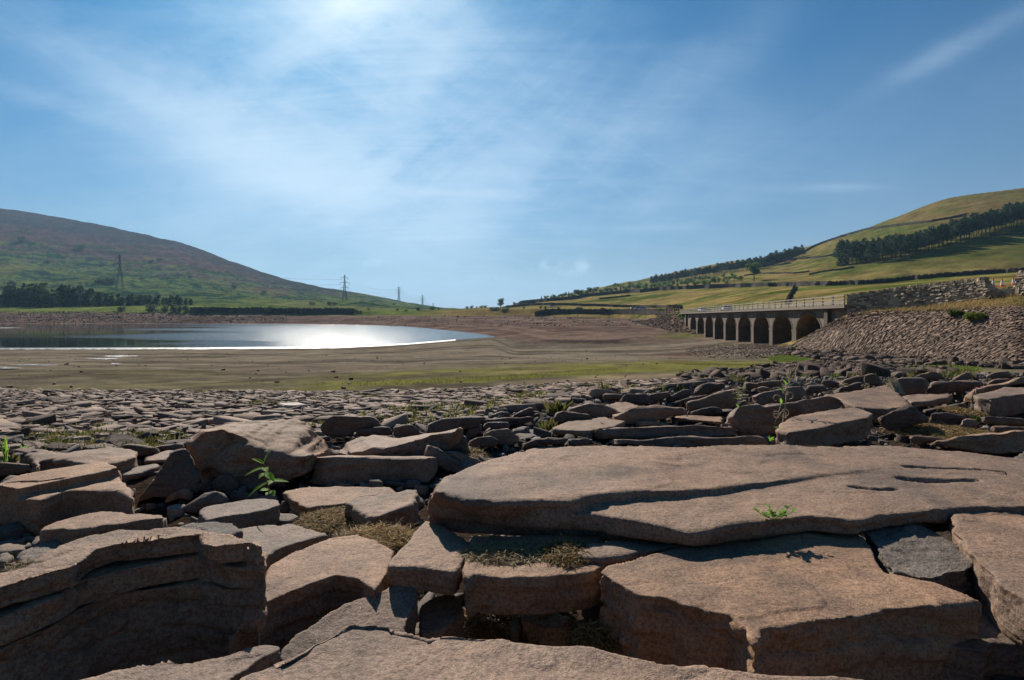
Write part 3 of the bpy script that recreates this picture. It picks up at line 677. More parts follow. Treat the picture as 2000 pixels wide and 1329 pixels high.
def prism_bm(bm, top, bot):
    tv = [bm.verts.new(p) for p in top]; bv = [bm.verts.new(p) for p in bot]; n = len(tv)
    ft = bm.faces.new(tv); fb = bm.faces.new(bv[::-1])
    for i in range(n): bm.faces.new((tv[i], bv[i], bv[(i + 1) % n], tv[(i + 1) % n]))
    return ft
def finish_rock(name, bm, dist, mat, rough=1.0, strata=1.0, dents=(), seed=0, round_=1, vox=None, ax=None, facets=8, flatstone=True):
    bmesh.ops.triangulate(bm, faces=bm.faces[:]); bmesh.ops.recalc_face_normals(bm, faces=bm.faces[:])
    me = bpy.data.meshes.new('tmp'); bm.to_mesh(me); bm.free()
    o = bpy.data.objects.new('tmp', me); COL.objects.link(o)
    co = np.empty(len(me.vertices) * 3, np.float32); me.vertices.foreach_get('co', co); co = co.reshape(-1, 3)
    size = float(np.max(co.max(0) - co.min(0)))
    vs = vox or max(dist * 0.0040, size / 300)
    md = o.modifiers.new('r', 'REMESH'); md.mode = 'VOXEL'; md.voxel_size = vs; md.adaptivity = 0
    ms = o.modifiers.new('s', 'SMOOTH'); ms.factor = 0.3; ms.iterations = round_
    dg = bpy.context.evaluated_depsgraph_get(); me2 = bpy.data.meshes.new_from_object(o.evaluated_get(dg))
    bpy.data.objects.remove(o); bpy.data.meshes.remove(me)
    n = len(me2.vertices); co = np.empty(n * 3, np.float32); me2.vertices.foreach_get('co', co); co = co.reshape(-1, 3).astype(float)
    nm = np.empty(n * 3, np.float32); me2.vertices.foreach_get('normal', nm); nm = nm.reshape(-1, 3).astype(float)
    # break the stone along a handful of flat fracture planes
    rr_ = np.random.default_rng(seed + 900); c0 = co.mean(0)
    for k_ in range(facets):
        a_ = rr_.uniform(0, 2 * math.pi); e_ = rr_.normal(0.15, 0.35) if flatstone else rr_.normal(0.25, 0.5)
        nv = np.array([math.cos(a_) * math.cos(e_), math.sin(a_) * math.cos(e_), math.sin(e_)])
        if flatstone and abs(nv[2]) > 0.6: continue
        dt = (co - c0) @ nv; sp = dt.max(); h_ = sp * (1 - rr_.uniform(0.012, 0.05) * (0.7 if flatstone else 2.6))
        ex_ = np.maximum(dt - h_, 0); co -= (ex_ * 0.94)[:, None] * nv[None, :]
    sc = min(size, 0.6); so_ = np.array([seed * 3.71, seed * 1.37, seed * 7.7])
    Pn = co + so_
    side = 1 - sm(np.abs(nm[:, 2]), 0.45, 0.85)
    amp = 0.012 * sc * rough
    d = fbm(Pn * (2.2 / sc), 3) * amp * 0.8                                    # lumps
    d += fbm(Pn * (9 / sc), 4, 0.55) * amp * (0.22 + 0.55 * side)              # knocks
    # broken bedding layers on the sides
    zl = (co[:, 2] + 0.18 * fbm(Pn * (1.5 / sc), 2) * sc * 0.25) if ax is None else co @ np.array(ax)
    lay = vn(np.stack([zl / (0.030 * sc + 0.004) + seed, Pn[:, 0] * 2.0 / sc, Pn[:, 1] * 2.0 / sc], 1))
    lay = np.tanh(lay * 3.5); side = side ** 1.8
    d += lay * side * 0.006 * sc * strata
    # shallow flaked steps on the top
    fl_ = fbm(Pn * np.array([3.2, 3.2, 3.2]) / sc + 40, 3)
    d += (sm(fl_, 0.05, 0.12) - 0.5) * 0.0035 * sc * (1 - side) * rough
    chip = fbm(Pn * (6 / sc) + 70, 3); d -= sm(chip, 0.42, 0.50) * side * 0.012 * sc * rough
    # open bedding cracks and a few joints across the broken sides
    ck = vn(np.stack([Pn[:, 0] * 1.3 / sc, Pn[:, 1] * 1.3 / sc, Pn[:, 2] * 7.5 / sc], 1)) + 0.12 * fbm(Pn * 12 / sc, 2)
    d -= np.exp(-(ck / 0.045) ** 2) * side * 0.016 * sc * strata
    jt = vn(np.stack([Pn[:, 0] * 3.1 / sc, Pn[:, 1] * 3.1 / sc, Pn[:, 2] * 0.8 / sc], 1) + 31) + 0.10 * fbm(Pn * 10 / sc, 2)
    d -= np.exp(-(jt / 0.03) ** 2) * 0.007 * sc * rough * (0.25 + 0.75 * side)
    co = co + nm * d[:, None]
    for (pts, w, dep) in dents:          # hollows and cracks on the upper face: world xy polylines
        pts = [Vector((p[0], p[1])) for p in pts]; best = np.full(n, 1e9)
        for a, b_ in zip(pts[:-1], pts[1:]):
            ab = np.array([b_.x - a.x, b_.y - a.y]); l2 = ab @ ab + 1e-12
            tt = np.clip(((co[:, 0] - a.x) * ab[0] + (co[:, 1] - a.y) * ab[1]) / l2, 0, 1)
            dd_ = np.hypot(co[:, 0] - a.x - tt * ab[0], co[:, 1] - a.y - tt * ab[1]); best = np.minimum(best, dd_)
        best = best * (1 + 0.35 * vn(Pn * 25)) * (1.25 + 0.75 * vn(Pn * 9 + 5)) + 0.0
        co[:, 2] -= dep * (1 - sm(best, w * 0.35, w)) * (nm[:, 2] > 0.3)
    me2.vertices.foreach_set('co', co.astype(np.float32).ravel()); me2.update()
    me2.name = name
    return link(name, me2, mat, None, True)
ROCKS = []
rock_n = [0]
G0 = 0.745
def rock(label, zm, pts, yb=None, kind='F', mat='rock', drop=None, th=None, gx=0, gy=0, dep=None, back=None, g=G0, rough=1.0, strata=1.0, jagg=0.10, dents=(), extra=(), name='rock', round_=1, lean=0.12, group=None):
    """T: the outline of the flat top, laid on a plane at 'drop' below the eye; F: the outline of the face that looks at us, run back by 'dep'"""
    rock_n[0] += 1; sd_ = rock_n[0]
    poly = cv(zm, pts)
    ox, oy, s = ZM[zm]
    if yb is not None: yb = oy + yb / s
    bm = bmesh.new()
    if kind == 'T':
        fy = max(p[1] for p in poly); fx = sum(p[0] for p in poly) / len(poly)
        if drop is None:
            d0 = g * F / (yb - HY); drop = (fy - HY) * d0 / F; drop = min(drop, g - 0.015); th = th or (g - drop)
        d0 = drop * F / (fy - HY); X0 = (fx - CX) / F * d0; Y0 = d0
        th = th or 0.08
        top = jag([plane_pt(x, y, drop, X0, Y0, gx, gy) for x, y in poly], jagg, sd_)
        c = sum(top, Vector()) / len(top)
        bot = [c + (p - c) * 1.0 + Vector((0, 0, -th)) for p in top]
        bot = [Vector((c.x + (p.x - c.x) * 0.97, c.y + (p.y - c.y) * 0.97, p.z)) for p in bot]
        prism_bm(bm, top, bot); dist = d0
    else:
        lo = max(p[1] for p in poly); yb = yb or lo
        d0 = g * F / (yb - HY)
        def pt(x, y, d): return Vector(((x - CX) / F * d, d, CZ + (HY - y) / F * d))
        hgt = (lo - min(p[1] for p in poly)) * d0 / F
        wid = (max(p[0] for p in poly) - min(p[0] for p in poly)) * d0 / F
        dep = dep or min(max(0.45 * wid, 0.10), 0.32)
        fr_ = [pt(x, y, d0 + (lo - y) * d0 / F * lean) for x, y in poly]
        if back is None:
            cxx = sum(p[0] for p in poly) / len(poly); cyy = sum(p[1] for p in poly) / len(poly)
            bk = [(cxx + (x - cxx) * 0.90, cyy + (y - cyy) * 0.90 - 1.2) for x, y in poly]
        else: bk = cv(zm, back)
        fr2 = []; bk2 = []; r_ = random.Random(sd_); n = len(fr_)
        bkp = [pt(x, y, d0 + dep) for x, y in bk]
        for i in range(n):
            a, b_ = fr_[i], fr_[(i + 1) % n]; a2, b2 = bkp[i], bkp[(i + 1) % n]
            m_ = max(1, int((b_ - a).length / max(wid * 0.07, 1e-3)))
            for j in range(m_):
                k_ = j / m_; jt = Vector((r_.uniform(-1, 1), r_.uniform(-1, 1), r_.uniform(-1, 1))) * jagg * 0.10 * wid * (j > 0)
                fr2.append(a.lerp(b_, k_) + jt); bk2.append(a2.lerp(b2, k_) + jt)
        tv = [bm.verts.new(p) for p in fr2]; bv = [bm.verts.new(p) for p in bk2]; n = len(tv)
        # front face is bowed outwards a little with an off-centre crest so that it reads as broken stone
        cf = sum(fr2, Vector()) / n; cf = cf + Vector((r_.uniform(-0.2, 0.2) * wid, -r_.uniform(0.01, 0.07) * min(wid, 2.0 * hgt), r_.uniform(-0.1, 0.2) * hgt))
        cvx = bm.verts.new(cf)
        for i in range(n): bm.faces.new((tv[i], tv[(i + 1) % n], cvx))
        bm.faces.new(bv)
        for i in range(n): bm.faces.new((tv[(i + 1) % n], tv[i], bv[i], bv[(i + 1) % n]))
        dist = d0
    for ex in extra:        # further layers of the same stone: (zoom, outline, drop, thickness)
        ez, ep, ed, eth = ex
        tp = jag([plane_pt(x, y, ed) for x, y in cv(ez, ep)], jagg, sd_ + 50)
        prism_bm(bm, tp, [p + Vector((0, 0, -eth)) for p in tp])
    dn = []
    for (dz_, dpts, ddrop, w, dp) in dents: dn.append(([plane_pt(x, y, ddrop) for x, y in cv(dz_, dpts)], w, dp))
    o = finish_rock(name, bm, dist, M[mat], rough, strata, dn, sd_, round_, facets=6 if kind == 'T' else 16, flatstone=(kind == 'T'))
    tag(o, label, 'rock', group)
    ROCKS.append((o, dist))
    return o
# --- nearest slabs
rock('broad reddish slab across the bottom edge of the view, nearest of all', 'P', [(380, 1420), (470, 1318), (590, 1262), (690, 1213), (760, 1218), (830, 1233), (1000, 1248), (1150, 1262), (1330, 1302), (1560, 1315), (1800, 1324), (2000, 1380), (2000, 1560), (300, 1560)], kind='T', drop=0.44, th=0.22, gy=0.04)
rock('big thick reddish slab at lower right with a pointed corner towards the viewer', 'H', [(145, 430), (430, 345), (750, 260), (985, 203), (1090, 240), (1275, 255), (1330, 310), (1400, 440), (1620, 490), (1810, 565), (1600, 585), (1400, 600), (1280, 625), (1080, 655), (860, 695), (830, 750), (790, 690), (720, 630), (520, 590), (450, 560), (310, 545)], kind='T', drop=0.50, th=0.24, jagg=0.07,
     dents=[('H', [(1030, 280), (1045, 310), (1150, 360)], 0.5, 0.003, 0.004)])
rock('longest slab, broad flat and split in layers along its front, right of centre', 'P', [(828, 958), (850, 940), (900, 915), (960, 895), (1040, 880), (1130, 872), (1400, 869), (1560, 868), (1750, 870), (1860, 878), (1960, 893), (2150, 915), (2100, 930), (1750, 915), (1600, 925), (1500, 940), (1430, 948), (1380, 955), (1250, 964), (1194, 970), (1140, 976), (1128, 982), (1066, 981), (963, 984), (905, 980), (864, 966)], kind='T', drop=0.443, th=0.030, gx=-0.022, jagg=0.06,
     extra=[('P', [(833, 973), (864, 980), (893, 985), (963, 996), (1045, 1003), (1103, 1003), (1170, 1008), (1250, 1022), (1347, 1040), (1478, 1021), (1577, 1010), (1676, 1016), (1730, 1003), (1856, 994), (2150, 985), (2150, 915), (1860, 885), (1400, 880), (1000, 900), (860, 945)], 0.460, 0.034),
            ('P', [(835, 984), (850, 990), (900, 998), (1000, 1006), (1080, 1011), (1170, 1013), (1250, 1017), (1347, 1028), (1478, 1014), (1676, 1008), (1856, 996), (1856, 930), (1000, 930), (870, 960)], 0.482, 0.048)],
     dents=[('P', [(1762, 922), (1820, 926), (1880, 924), (1908, 924)], 0.44, 0.013, 0.016), ('P', [(1670, 951), (1710, 956), (1750, 953)], 0.46, 0.013, 0.016),
            ('P', [(1772, 892), (1880, 895), (1960, 901), (2020, 920)], 0.43, 0.010, 0.014)])
rock('rough pitted grey stone wedged right of the big pointed slab', 'F', [(255, 420), (300, 380), (400, 360), (495, 345), (560, 365), (700, 430), (880, 510), (965, 590), (940, 640), (820, 665), (690, 705), (560, 690), (470, 680), (420, 640), (350, 540), (290, 450)], kind='T', mat='rock_grey', drop=0.497, th=0.12, rough=2.6, jagg=0.12)
rock('greyish slab running off the right edge behind the rough grey stone', 'F', [(790, 290), (1000, 287), (1300, 290), (1700, 300), (1700, 1100), (1239, 830), (1100, 740), (970, 620), (880, 500), (820, 400)], kind='T', drop=0.475, th=0.14, mat='rock', jagg=0.05)
rock('low pale slab at the right edge under the big pointed slab', 'F', [(705, 700), (860, 690), (1070, 745), (1150, 810), (1240, 950), (1330, 1130), (1060, 1100), (1000, 1150), (700, 1100), (560, 740)], kind='T', drop=0.565, th=0.07, jagg=0.05)
rock('dark loose stone in the lower right corner', 'P', [(1940, 1310), (1975, 1290), (2060, 1285), (2060, 1380), (1950, 1380)], kind='T', drop=0.62, th=0.08, mat='rock_dark')
rock('smooth slab left of centre carrying a mat of dead moss, its left half', 'G', [(215, 485), (230, 440), (330, 330), (500, 130), (640, 180), (820, 300), (800, 400), (760, 480), (700, 535), (690, 525), (450, 490)], kind='T', drop=0.515, th=0.05, jagg=0.05)
rock('slab in front of the longest slab with a pale dead moss mat on top', 'G', [(775, 500), (800, 400), (830, 250), (1800, 250), (1930, 400), (1765, 520), (1600, 550), (1300, 570), (1000, 565), (870, 545), (800, 590)], kind='T', drop=0.515, th=0.075, jagg=0.05)
rock('thin slab wedged under the longest slab above the pointed slab', 'P', [(1120, 1085), (1150, 1062), (1260, 1048), (1400, 1040), (1420, 1060), (1300, 1070), (1240, 1082), (1170, 1092)], kind='T', drop=0.505, th=0.015)
rock('three-cornered tilted rock with a sharp peak behind the bottom slab', 'Z6', [(-20, 1200), (60, 1110), (160, 1055), (300, 960), (430, 920), (560, 860), (625, 832), (645, 880), (640, 960), (590, 1060), (600, 1160), (0, 1300)], kind='T', drop=0.60, th=0.14, gy=0.22, jagg=0.06, mat='rock')
rock('small leaning slab right of the sharp peaked rock', 'Z6', [(655, 970), (700, 940), (810, 908), (855, 960), (868, 1010), (820, 1055), (740, 1110), (650, 1120)], kind='T', drop=0.62, th=0.12, gy=0.18, jagg=0.06, mat='rock')
rock('large smooth slab left of centre sloping to a dark shaded front face', 'P', [(434, 1262), (465, 1218), (490, 1185), (525, 1108), (574, 1077), (640, 1052), (700, 1044), (770, 1075), (757, 1120), (733, 1155), (695, 1128), (655, 1122), (600, 1142), (540, 1165), (495, 1192), (450, 1245)], kind='T', drop=0.545, th=0.18, jagg=0.05)
_fr = [(-120, 1185), (0, 1147), (52, 1130), (105, 1115), (145, 1105), (168, 1084), (186, 1072), (224, 1063), (320, 1052), (388, 1044), (394, 1064), (420, 1066), (470, 1062), (508, 1057)]
_rr = [(512, 1070), (450, 1045), (388, 1036), (330, 1034), (290, 1036), (238, 1033), (175, 1046), (120, 1066), (52, 1108), (-120, 1130)]
_f2 = [(-120, 1188), (0, 1149), (105, 1115), (150, 1094), (186, 1077), (224, 1066), (388, 1047), (440, 1058), (508, 1057)]
def _ly(drop, push, keep=None):
    f = drop / 0.400; a = [(x, HY + (y - HY) * f + push) for x, y in (_f2 if drop > 0.43 else _fr)]; b_ = [(x + (0 if x < 500 else 6), HY + (y - HY) * f - (34 if drop > 0.43 else 0)) for x, y in _rr]
    return a + b_
_m1 = [(x + 6, y + (7 if i % 3 else -4)) for i, (x, y) in enumerate(_ly(0.441, -3))]; _m2 = [(x, y + (9 if i < 2 else 0)) for i, (x, y) in enumerate(_ly(0.486, -1))]
rock('massive dark block at lower left cracked into thick layers', 'P', _ly(0.400, 0), kind='T', drop=0.400, th=0.031, jagg=0.05, mat='rock', rough=1.2,
     extra=[('P', _m1, 0.441, 0.037), ('P', _m2, 0.486, 0.26), ('P', _ly(0.42, -22), 0.42, 0.09)])
rock('low ragged rock along the bottom left edge below the massive block', 'P', [(90, 1345), (230, 1308), (300, 1294), (385, 1283), (470, 1270), (540, 1256), (550, 1270), (505, 1292), (440, 1335), (400, 1420), (50, 1420)], kind='T', drop=0.50, th=0.2, rough=1.6, mat='rock')
rock('small greyish slab behind the massive block at left', 'P', [(325, 1046), (350, 1028), (378, 1018), (455, 1020), (475, 1034), (430, 1052), (415, 1072), (380, 1060)], kind='T', drop=0.575, th=0.06, mat='rock_grey')
rock('flat slab between the massive block and the large sloping slab', 'P', [(412, 1075), (420, 1048), (440, 1035), (490, 1028), (575, 1022), (642, 1046), (595, 1058), (540, 1075), (505, 1096), (460, 1100)], kind='T', drop=0.60, th=0.06)
# --- left group
rock('large blocky stone at left edge with a cracked sunlit top and tall dark front', 'A', [(-40, 500), (20, 465), (100, 440), (250, 408), (500, 370), (750, 338), (830, 333), (925, 368), (850, 392), (700, 425), (500, 462), (350, 492), (220, 522), (130, 535), (0, 510)], kind='T', drop=0.60, th=0.165, jagg=0.05, extra=[('A', [(0, 520), (180, 540), (500, 480), (930, 390), (960, 470), (1040, 620), (900, 560), (500, 560), (300, 640), (90, 620)], 0.635, 0.14)],
     dents=[('A', [(60, 478), (150, 470), (300, 474), (480, 456)], 0.6, 0.010, 0.02)])
rock('long flat low stone in front of the large blocky stone at left', 'A', [(300, 870), (330, 830), (450, 790), (600, 750), (800, 708), (950, 715), (1280, 730), (1290, 762), (1000, 795), (800, 825), (550, 855), (420, 858)], kind='T', drop=0.665, th=0.06, rough=1.3)
rock('wide flat slab at left behind the large blocky stone', 'A', [(280, 375), (320, 310), (650, 348), (800, 352), (950, 340), (1050, 300), (1062, 262), (960, 222), (800, 225), (600, 245), (430, 250), (350, 230), (270, 225), (210, 260)], kind='T', drop=0.675, th=0.08, rough=1.8)
rock('dark facet of a stone left of the wide flat slab', 'A', [(130, 345), (190, 290), (250, 232), (400, 285), (300, 370), (200, 375)], 375, mat='rock_dark')
rock('dark flat stone at the left edge above the large blocky stone', 'A', [(-60, 330), (140, 340), (270, 355), (285, 390), (180, 425), (60, 445), (-60, 450)], 450, mat='rock_dark')
rock('dark stone left of the wide boulder at the edge of the stony field', 'A', [(920, 205), (1000, 188), (1200, 212), (1285, 240), (1250, 262), (1100, 292), (1060, 292), (1040, 250), (960, 222)], 298, mat='rock_dark')
rock('thin dark slab leaning against the left side of the boulder', 'A', [(1190, 215), (1440, 178), (1450, 235), (1290, 250)], 255, mat='rock_dark')
rock('small lit slab between the wide flat slab and the boulder', 'A', [(1115, 325), (1130, 285), (1300, 238), (1400, 213), (1460, 220), (1440, 262), (1320, 300), (1280, 318)], 350, kind='T')
rock('narrow lit stone above the gravel gap beside the blocky stone', 'A', [(925, 405), (1000, 370), (1250, 338), (1240, 362), (1100, 412), (970, 435)], 490, kind='T')
rock('tall dark slab leaning left against the boulder', 'A', [(1060, 650), (1200, 480), (1280, 330), (1330, 260), (1440, 218), (1500, 250), (1530, 330), (1580, 400), (1570, 560), (1300, 620), (1200, 610)], 655, mat='rock_dark', lean=0.3)
rock('small pointed dark stone in front of the leaning slab', 'A', [(1290, 640), (1400, 420), (1435, 403), (1555, 490), (1550, 570), (1420, 600)], 648, mat='rock_dark', lean=0.3)
rock('wide humped boulder with a rough lit back, left of centre', 'P', [(362, 885), (366, 857), (390, 842), (430, 836), (470, 852), (520, 882), (560, 893), (608, 893), (602, 925), (545, 948), (470, 968), (400, 966), (388, 925)], 962,
     back=[(372, 880), (375, 848), (400, 834), (450, 827), (520, 820), (575, 817), (615, 820), (652, 872), (645, 905), (545, 930), (470, 940), (410, 940), (385, 910)], dep=0.42, rough=2.2, mat='rock')
rock('long straight-edged dark block right of the boulder', 'B', [(598, 640), (602, 560), (612, 500), (640, 452), (800, 448), (1200, 452), (1500, 452), (1645, 464), (1642, 500), (1605, 595), (1560, 645), (1400, 665), (900, 684), (650, 676)], 690, mat='rock', rough=0.7, jagg=0.04, lean=0.2, back=[(620, 600), (622, 550), (632, 490), (655, 440), (800, 438), (1200, 442), (1500, 443), (1620, 452), (1620, 500), (1580, 580), (1530, 620), (1400, 640), (900, 650), (680, 640)])
rock('long wedge-shaped rock behind the straight-edged block, rising to the right', 'B', [(815, 445), (1040, 415), (1130, 365), (1350, 335), (1500, 295), (1650, 262), (1815, 235), (1845, 300), (1700, 400), (1500, 455), (1200, 460)], 560,
     back=[(850, 378), (880, 325), (1000, 290), (1110, 280), (1300, 305), (1500, 268), (1815, 222), (1832, 280), (1700, 380), (1500, 430), (1200, 440)], dep=0.5, rough=1.4)
rock('chunky dark rock at the skyline of the pile behind the boulder', 'B', [(685, 218), (750, 150), (800, 130), (950, 132), (1120, 125), (1160, 160), (1195, 212), (1180, 235), (1050, 240), (960, 245), (950, 295), (750, 295), (710, 255)], 330, mat='rock_dark', rough=1.5)
rock('small dark stone under the chunky dark rock', 'B', [(965, 242), (1100, 225), (1200, 213), (1265, 215), (1270, 285), (1170, 295), (975, 295)], 345, mat='rock_dark')
rock('rounded dark stone between the chunky rock and the wedge', 'B', [(1262, 315), (1270, 230), (1340, 198), (1420, 198), (1485, 250), (1495, 280), (1400, 300), (1300, 318)], 350, mat='rock_dark')
rock('flat-topped dark rock with pale streaks behind the long wedge', 'B', [(1515, 205), (1660, 148), (1990, 128), (2010, 150), (1910, 220), (1750, 250), (1510, 275)], 320, mat='rock_dark')
rock('squat pointed stone at the right end of the wedge', 'B', [(1625, 385), (1660, 328), (1790, 268), (1845, 290), (1875, 425), (1860, 440), (1650, 410)], 470, mat='rock')
rock('slanting stone slab pointing down to the longest slab', 'B', [(1492, 365), (1508, 343), (1640, 393), (1780, 478), (1865, 548), (1855, 585), (1700, 570), (1500, 450)], 610, mat='rock', lean=0.3)
rock('narrow slanting stone right of the slanting slab', 'B', [(1640, 400), (1790, 412), (1900, 458), (2005, 500), (1990, 535), (1870, 575), (1770, 490)], 590, mat='rock')
rock('angular slab with a hollowed shaded step between the moss and the straight block', 'B', [(885, 800), (950, 770), (1100, 750), (1250, 740), (1400, 702), (1467, 700), (1455, 790), (1380, 850), (1230, 890), (1090, 930), (1060, 905), (960, 850)], kind='T', drop=0.645, th=0.08, rough=1.8)
rock('flat lit slab lying under the straight-edged block', 'B', [(405, 720), (600, 690), (1000, 676), (1250, 690), (1330, 740), (1000, 770), (900, 810), (650, 840), (600, 850), (480, 795)], kind='T', drop=0.685, th=0.05)
rock('small block below the seedling with the seedling shadow on it', 'P', [(387, 1003), (395, 990), (440, 982), (480, 975), (520, 973), (545, 977), (548, 986), (520, 997), (475, 1005), (420, 1013), (400, 1017)], kind='T', drop=0.65, th=0.07)
rock('smooth leaning stone above the small block', 'A', [(1405, 725), (1450, 670), (1600, 570), (1700, 553), (1785, 600), (1795, 645), (1700, 668), (1560, 700), (1540, 730)], 740, mat='rock', lean=0.5)
rock('small diamond-shaped stone below the boulder', 'A', [(1630, 512), (1700, 440), (1780, 413), (1885, 500), (1872, 545), (1780, 575), (1650, 545)], 600, mat='rock_dark', lean=0.4)
rock('small dark stone beside the seedling stem', 'P', [(446, 968), (455, 957), (490, 963), (522, 968), (515, 978), (450, 981)], 983, mat='rock_dark')
rock('little arched stone over the gravel gap', 'A', [(1280, 655), (1300, 605), (1400, 548), (1450, 533), (1525, 570), (1500, 640), (1400, 620), (1330, 650)], 665, mat='rock')
rock('small grey stone between the small block and the moss', 'B', [(310, 935), (370, 888), (500, 888), (545, 912), (450, 955)], 965, kind='T', mat='rock_grey', drop=0.70, th=0.03)
rock('tiny dark stone right of the small block', 'B', [(380, 885), (400, 795), (440, 800), (492, 835), (480, 885)], 890, mat='rock_dark')
rock('small dark stone standing at the right of the moss heap', 'B', [(1270, 1005), (1290, 930), (1370, 903), (1415, 920), (1405, 965), (1330, 1010)], 1015, mat='rock_dark')
rock('rough grey rock half buried at the left edge', 'A', [(130, 1050), (300, 970), (450, 938), (485, 960), (440, 1015), (300, 1095), (160, 1125)], kind='T', mat='rock_grey', drop=0.70, th=0.05, rough=2.4)
rock('small grey stone at the far left edge below the blocky stone', 'A', [(-20, 1045), (70, 1030), (105, 1062), (50, 1105), (-20, 1110)], kind='T', mat='rock_grey', drop=0.71, th=0.04, rough=2)
rock('smooth bluish stone in the shade at the left edge', 'A', [(-30, 985), (60, 958), (200, 980), (185, 1015), (20, 1035), (-30, 1035)], kind='T', mat='rock_grey', drop=0.71, th=0.04)
rock('smooth small stone in the shade under the low flat stone', 'A', [(240, 950), (290, 900), (355, 912), (345, 955), (250, 975)], kind='T', mat='rock_grey', drop=0.70, th=0.05)
rock('pitted knobbly stone in the dark gap below the moss mat', 'G', [(1200, 850), (1250, 790), (1350, 788), (1420, 805), (1550, 842), (1590, 885), (1540, 940), (1400, 950), (1300, 920), (1210, 880)], kind='T', drop=0.66, th=0.07, rough=3.0, mat='rock')
rock('small round cobble left of the pitted knobbly stone', 'G', [(1120, 905), (1150, 868), (1190, 868), (1215, 920), (1195, 965), (1140, 965)], kind='T', drop=0.67, th=0.06, mat='rock_grey')
# --- middle and right pile
rock('flat pinkish slab with a clean sunlit top behind the longest slab', 'C', [(708, 468), (760, 440), (860, 405), (1000, 400), (1130, 378), (1165, 400), (1295, 410), (1200, 458), (1000, 492), (800, 484)], kind='T', yb=545, jagg=0.05)
rock('long dark slab edge right of the flat pinkish slab', 'P', [(1149, 852), (1152, 841), (1200, 836), (1280, 833), (1360, 831), (1440, 835), (1441, 851), (1360, 854), (1290, 856), (1230, 858), (1160, 860)], 866, jagg=0.06, strata=1.5)
rock('thin long dark slab directly behind the longest slab', 'P', [(1181, 868), (1190, 858), (1250, 860), (1290, 856), (1330, 853), (1400, 855), (1492, 852), (1512, 858), (1500, 870), (1400, 872), (1300, 872)], 874, jagg=0.06, strata=1.5)
rock('small flat dark stone under the pinkish slab corner', 'C', [(790, 572), (860, 550), (1000, 548), (1035, 580), (1000, 605), (800, 608)], 615, mat='rock_dark')
rock('layered dark stone left of the small flat dark stone', 'C', [(460, 605), (560, 560), (680, 538), (850, 550), (800, 595), (600, 605), (480, 635)], 640, mat='rock_layer', strata=2)
rock('pale low slab touching the rear edge of the longest slab', 'C', [(490, 645), (600, 598), (800, 603), (940, 640), (800, 675), (600, 705), (530, 710)], kind='T', yb=740)
rock('flat grey stone under the leafy weed', 'C', [(392, 475), (420, 453), (600, 468), (720, 508), (560, 535), (460, 555)], kind='T', yb=575, mat='rock_grey')
rock('rounded stone with a lit shoulder left of the weed', 'C', [(148, 525), (240, 480), (380, 463), (455, 520), (465, 585), (380, 605), (290, 600), (270, 575), (180, 560)], 620, rough=1.6)
rock('smooth dark loaf-shaped stone by the slanting stones', 'C', [(48, 575), (120, 538), (230, 528), (295, 555), (295, 605), (150, 640), (60, 630)], 655, mat='rock_dark')
rock('small dark pointed stone above the loaf-shaped stone', 'C', [(28, 492), (80, 458), (135, 460), (155, 500), (100, 545), (45, 535)], 555, mat='rock_dark')
rock('small oblong dark stone above the rounded stone', 'C', [(168, 440), (220, 418), (380, 418), (390, 460), (300, 482), (180, 492)], 505, mat='rock_dark')
rock('long layered dark stone above the oblong stone', 'C', [(118, 435), (200, 393), (400, 383), (560, 378), (595, 400), (500, 435), (390, 450), (200, 455), (150, 465)], 475, mat='rock_layer', strata=2)
rock('blunt dark stone left of the layered dark stone', 'C', [(-20, 368), (140, 372), (200, 398), (120, 433), (40, 465), (-20, 470)], 480, mat='rock_dark')
rock('low dark stone at the edge of the weeds', 'C', [(198, 375), (330, 333), (395, 350), (385, 383), (210, 390)], 398, mat='rock_dark')
rock('wedge-shaped dark stone pointing at the leafy weed', 'C', [(378, 383), (480, 328), (540, 302), (578, 308), (588, 352), (490, 375), (450, 385)], 395, mat='rock_dark')
rock('flat lit stone at the edge of the stony field left of the weed', 'C', [(388, 305), (420, 293), (545, 295), (530, 322), (440, 352), (400, 332)], 358)
rock('domed dark stone right of the leafy weed', 'C', [(712, 400), (740, 340), (820, 333), (1000, 358), (1050, 402), (900, 415), (730, 440)], 450, mat='rock_dark')
rock('broad rugged stone behind the domed dark stone', 'C', [(822, 332), (860, 308), (1000, 273), (1100, 278), (1200, 318), (1255, 330), (1200, 385), (1050, 395), (1000, 360)], 405, rough=1.8)
rock('lit rugged stone at the middle of the pile crest', 'C', [(1095, 285), (1200, 258), (1300, 253), (1405, 290), (1310, 315), (1285, 345), (1200, 325)], 385, kind='T', rough=1.8, drop=0.70)
rock('thick dark stone sloping left over the pinkish slab', 'C', [(1152, 405), (1170, 370), (1250, 350), (1350, 303), (1590, 293), (1765, 308), (1775, 365), (1650, 375), (1500, 425), (1300, 445)], 455, mat='rock')
rock('small lit stone behind the long dark slab edge', 'C', [(1335, 446), (1400, 408), (1500, 408), (1660, 440), (1600, 455), (1400, 458)], 470)
rock('square dark stone at the grassy edge of the pile', 'C', [(1103, 255), (1108, 193), (1180, 198), (1285, 208), (1262, 245), (1180, 250)], 262, mat='rock_dark')
rock('bulky dark stone on the crest right of the square stone', 'C', [(1218, 265), (1290, 198), (1450, 198), (1510, 240), (1500, 275), (1380, 288), (1300, 265)], 295, mat='rock_dark')
rock('sloping dark stone on the crest behind the bulky one', 'C', [(1450, 202), (1640, 178), (1660, 210), (1525, 275), (1490, 255)], 285, mat='rock_dark')
rock('slanting dark stone climbing to the pile crest', 'D', [(-10, 400), (170, 303), (260, 308), (295, 350), (200, 395), (50, 438), (-10, 440)], 450, mat='rock_dark')
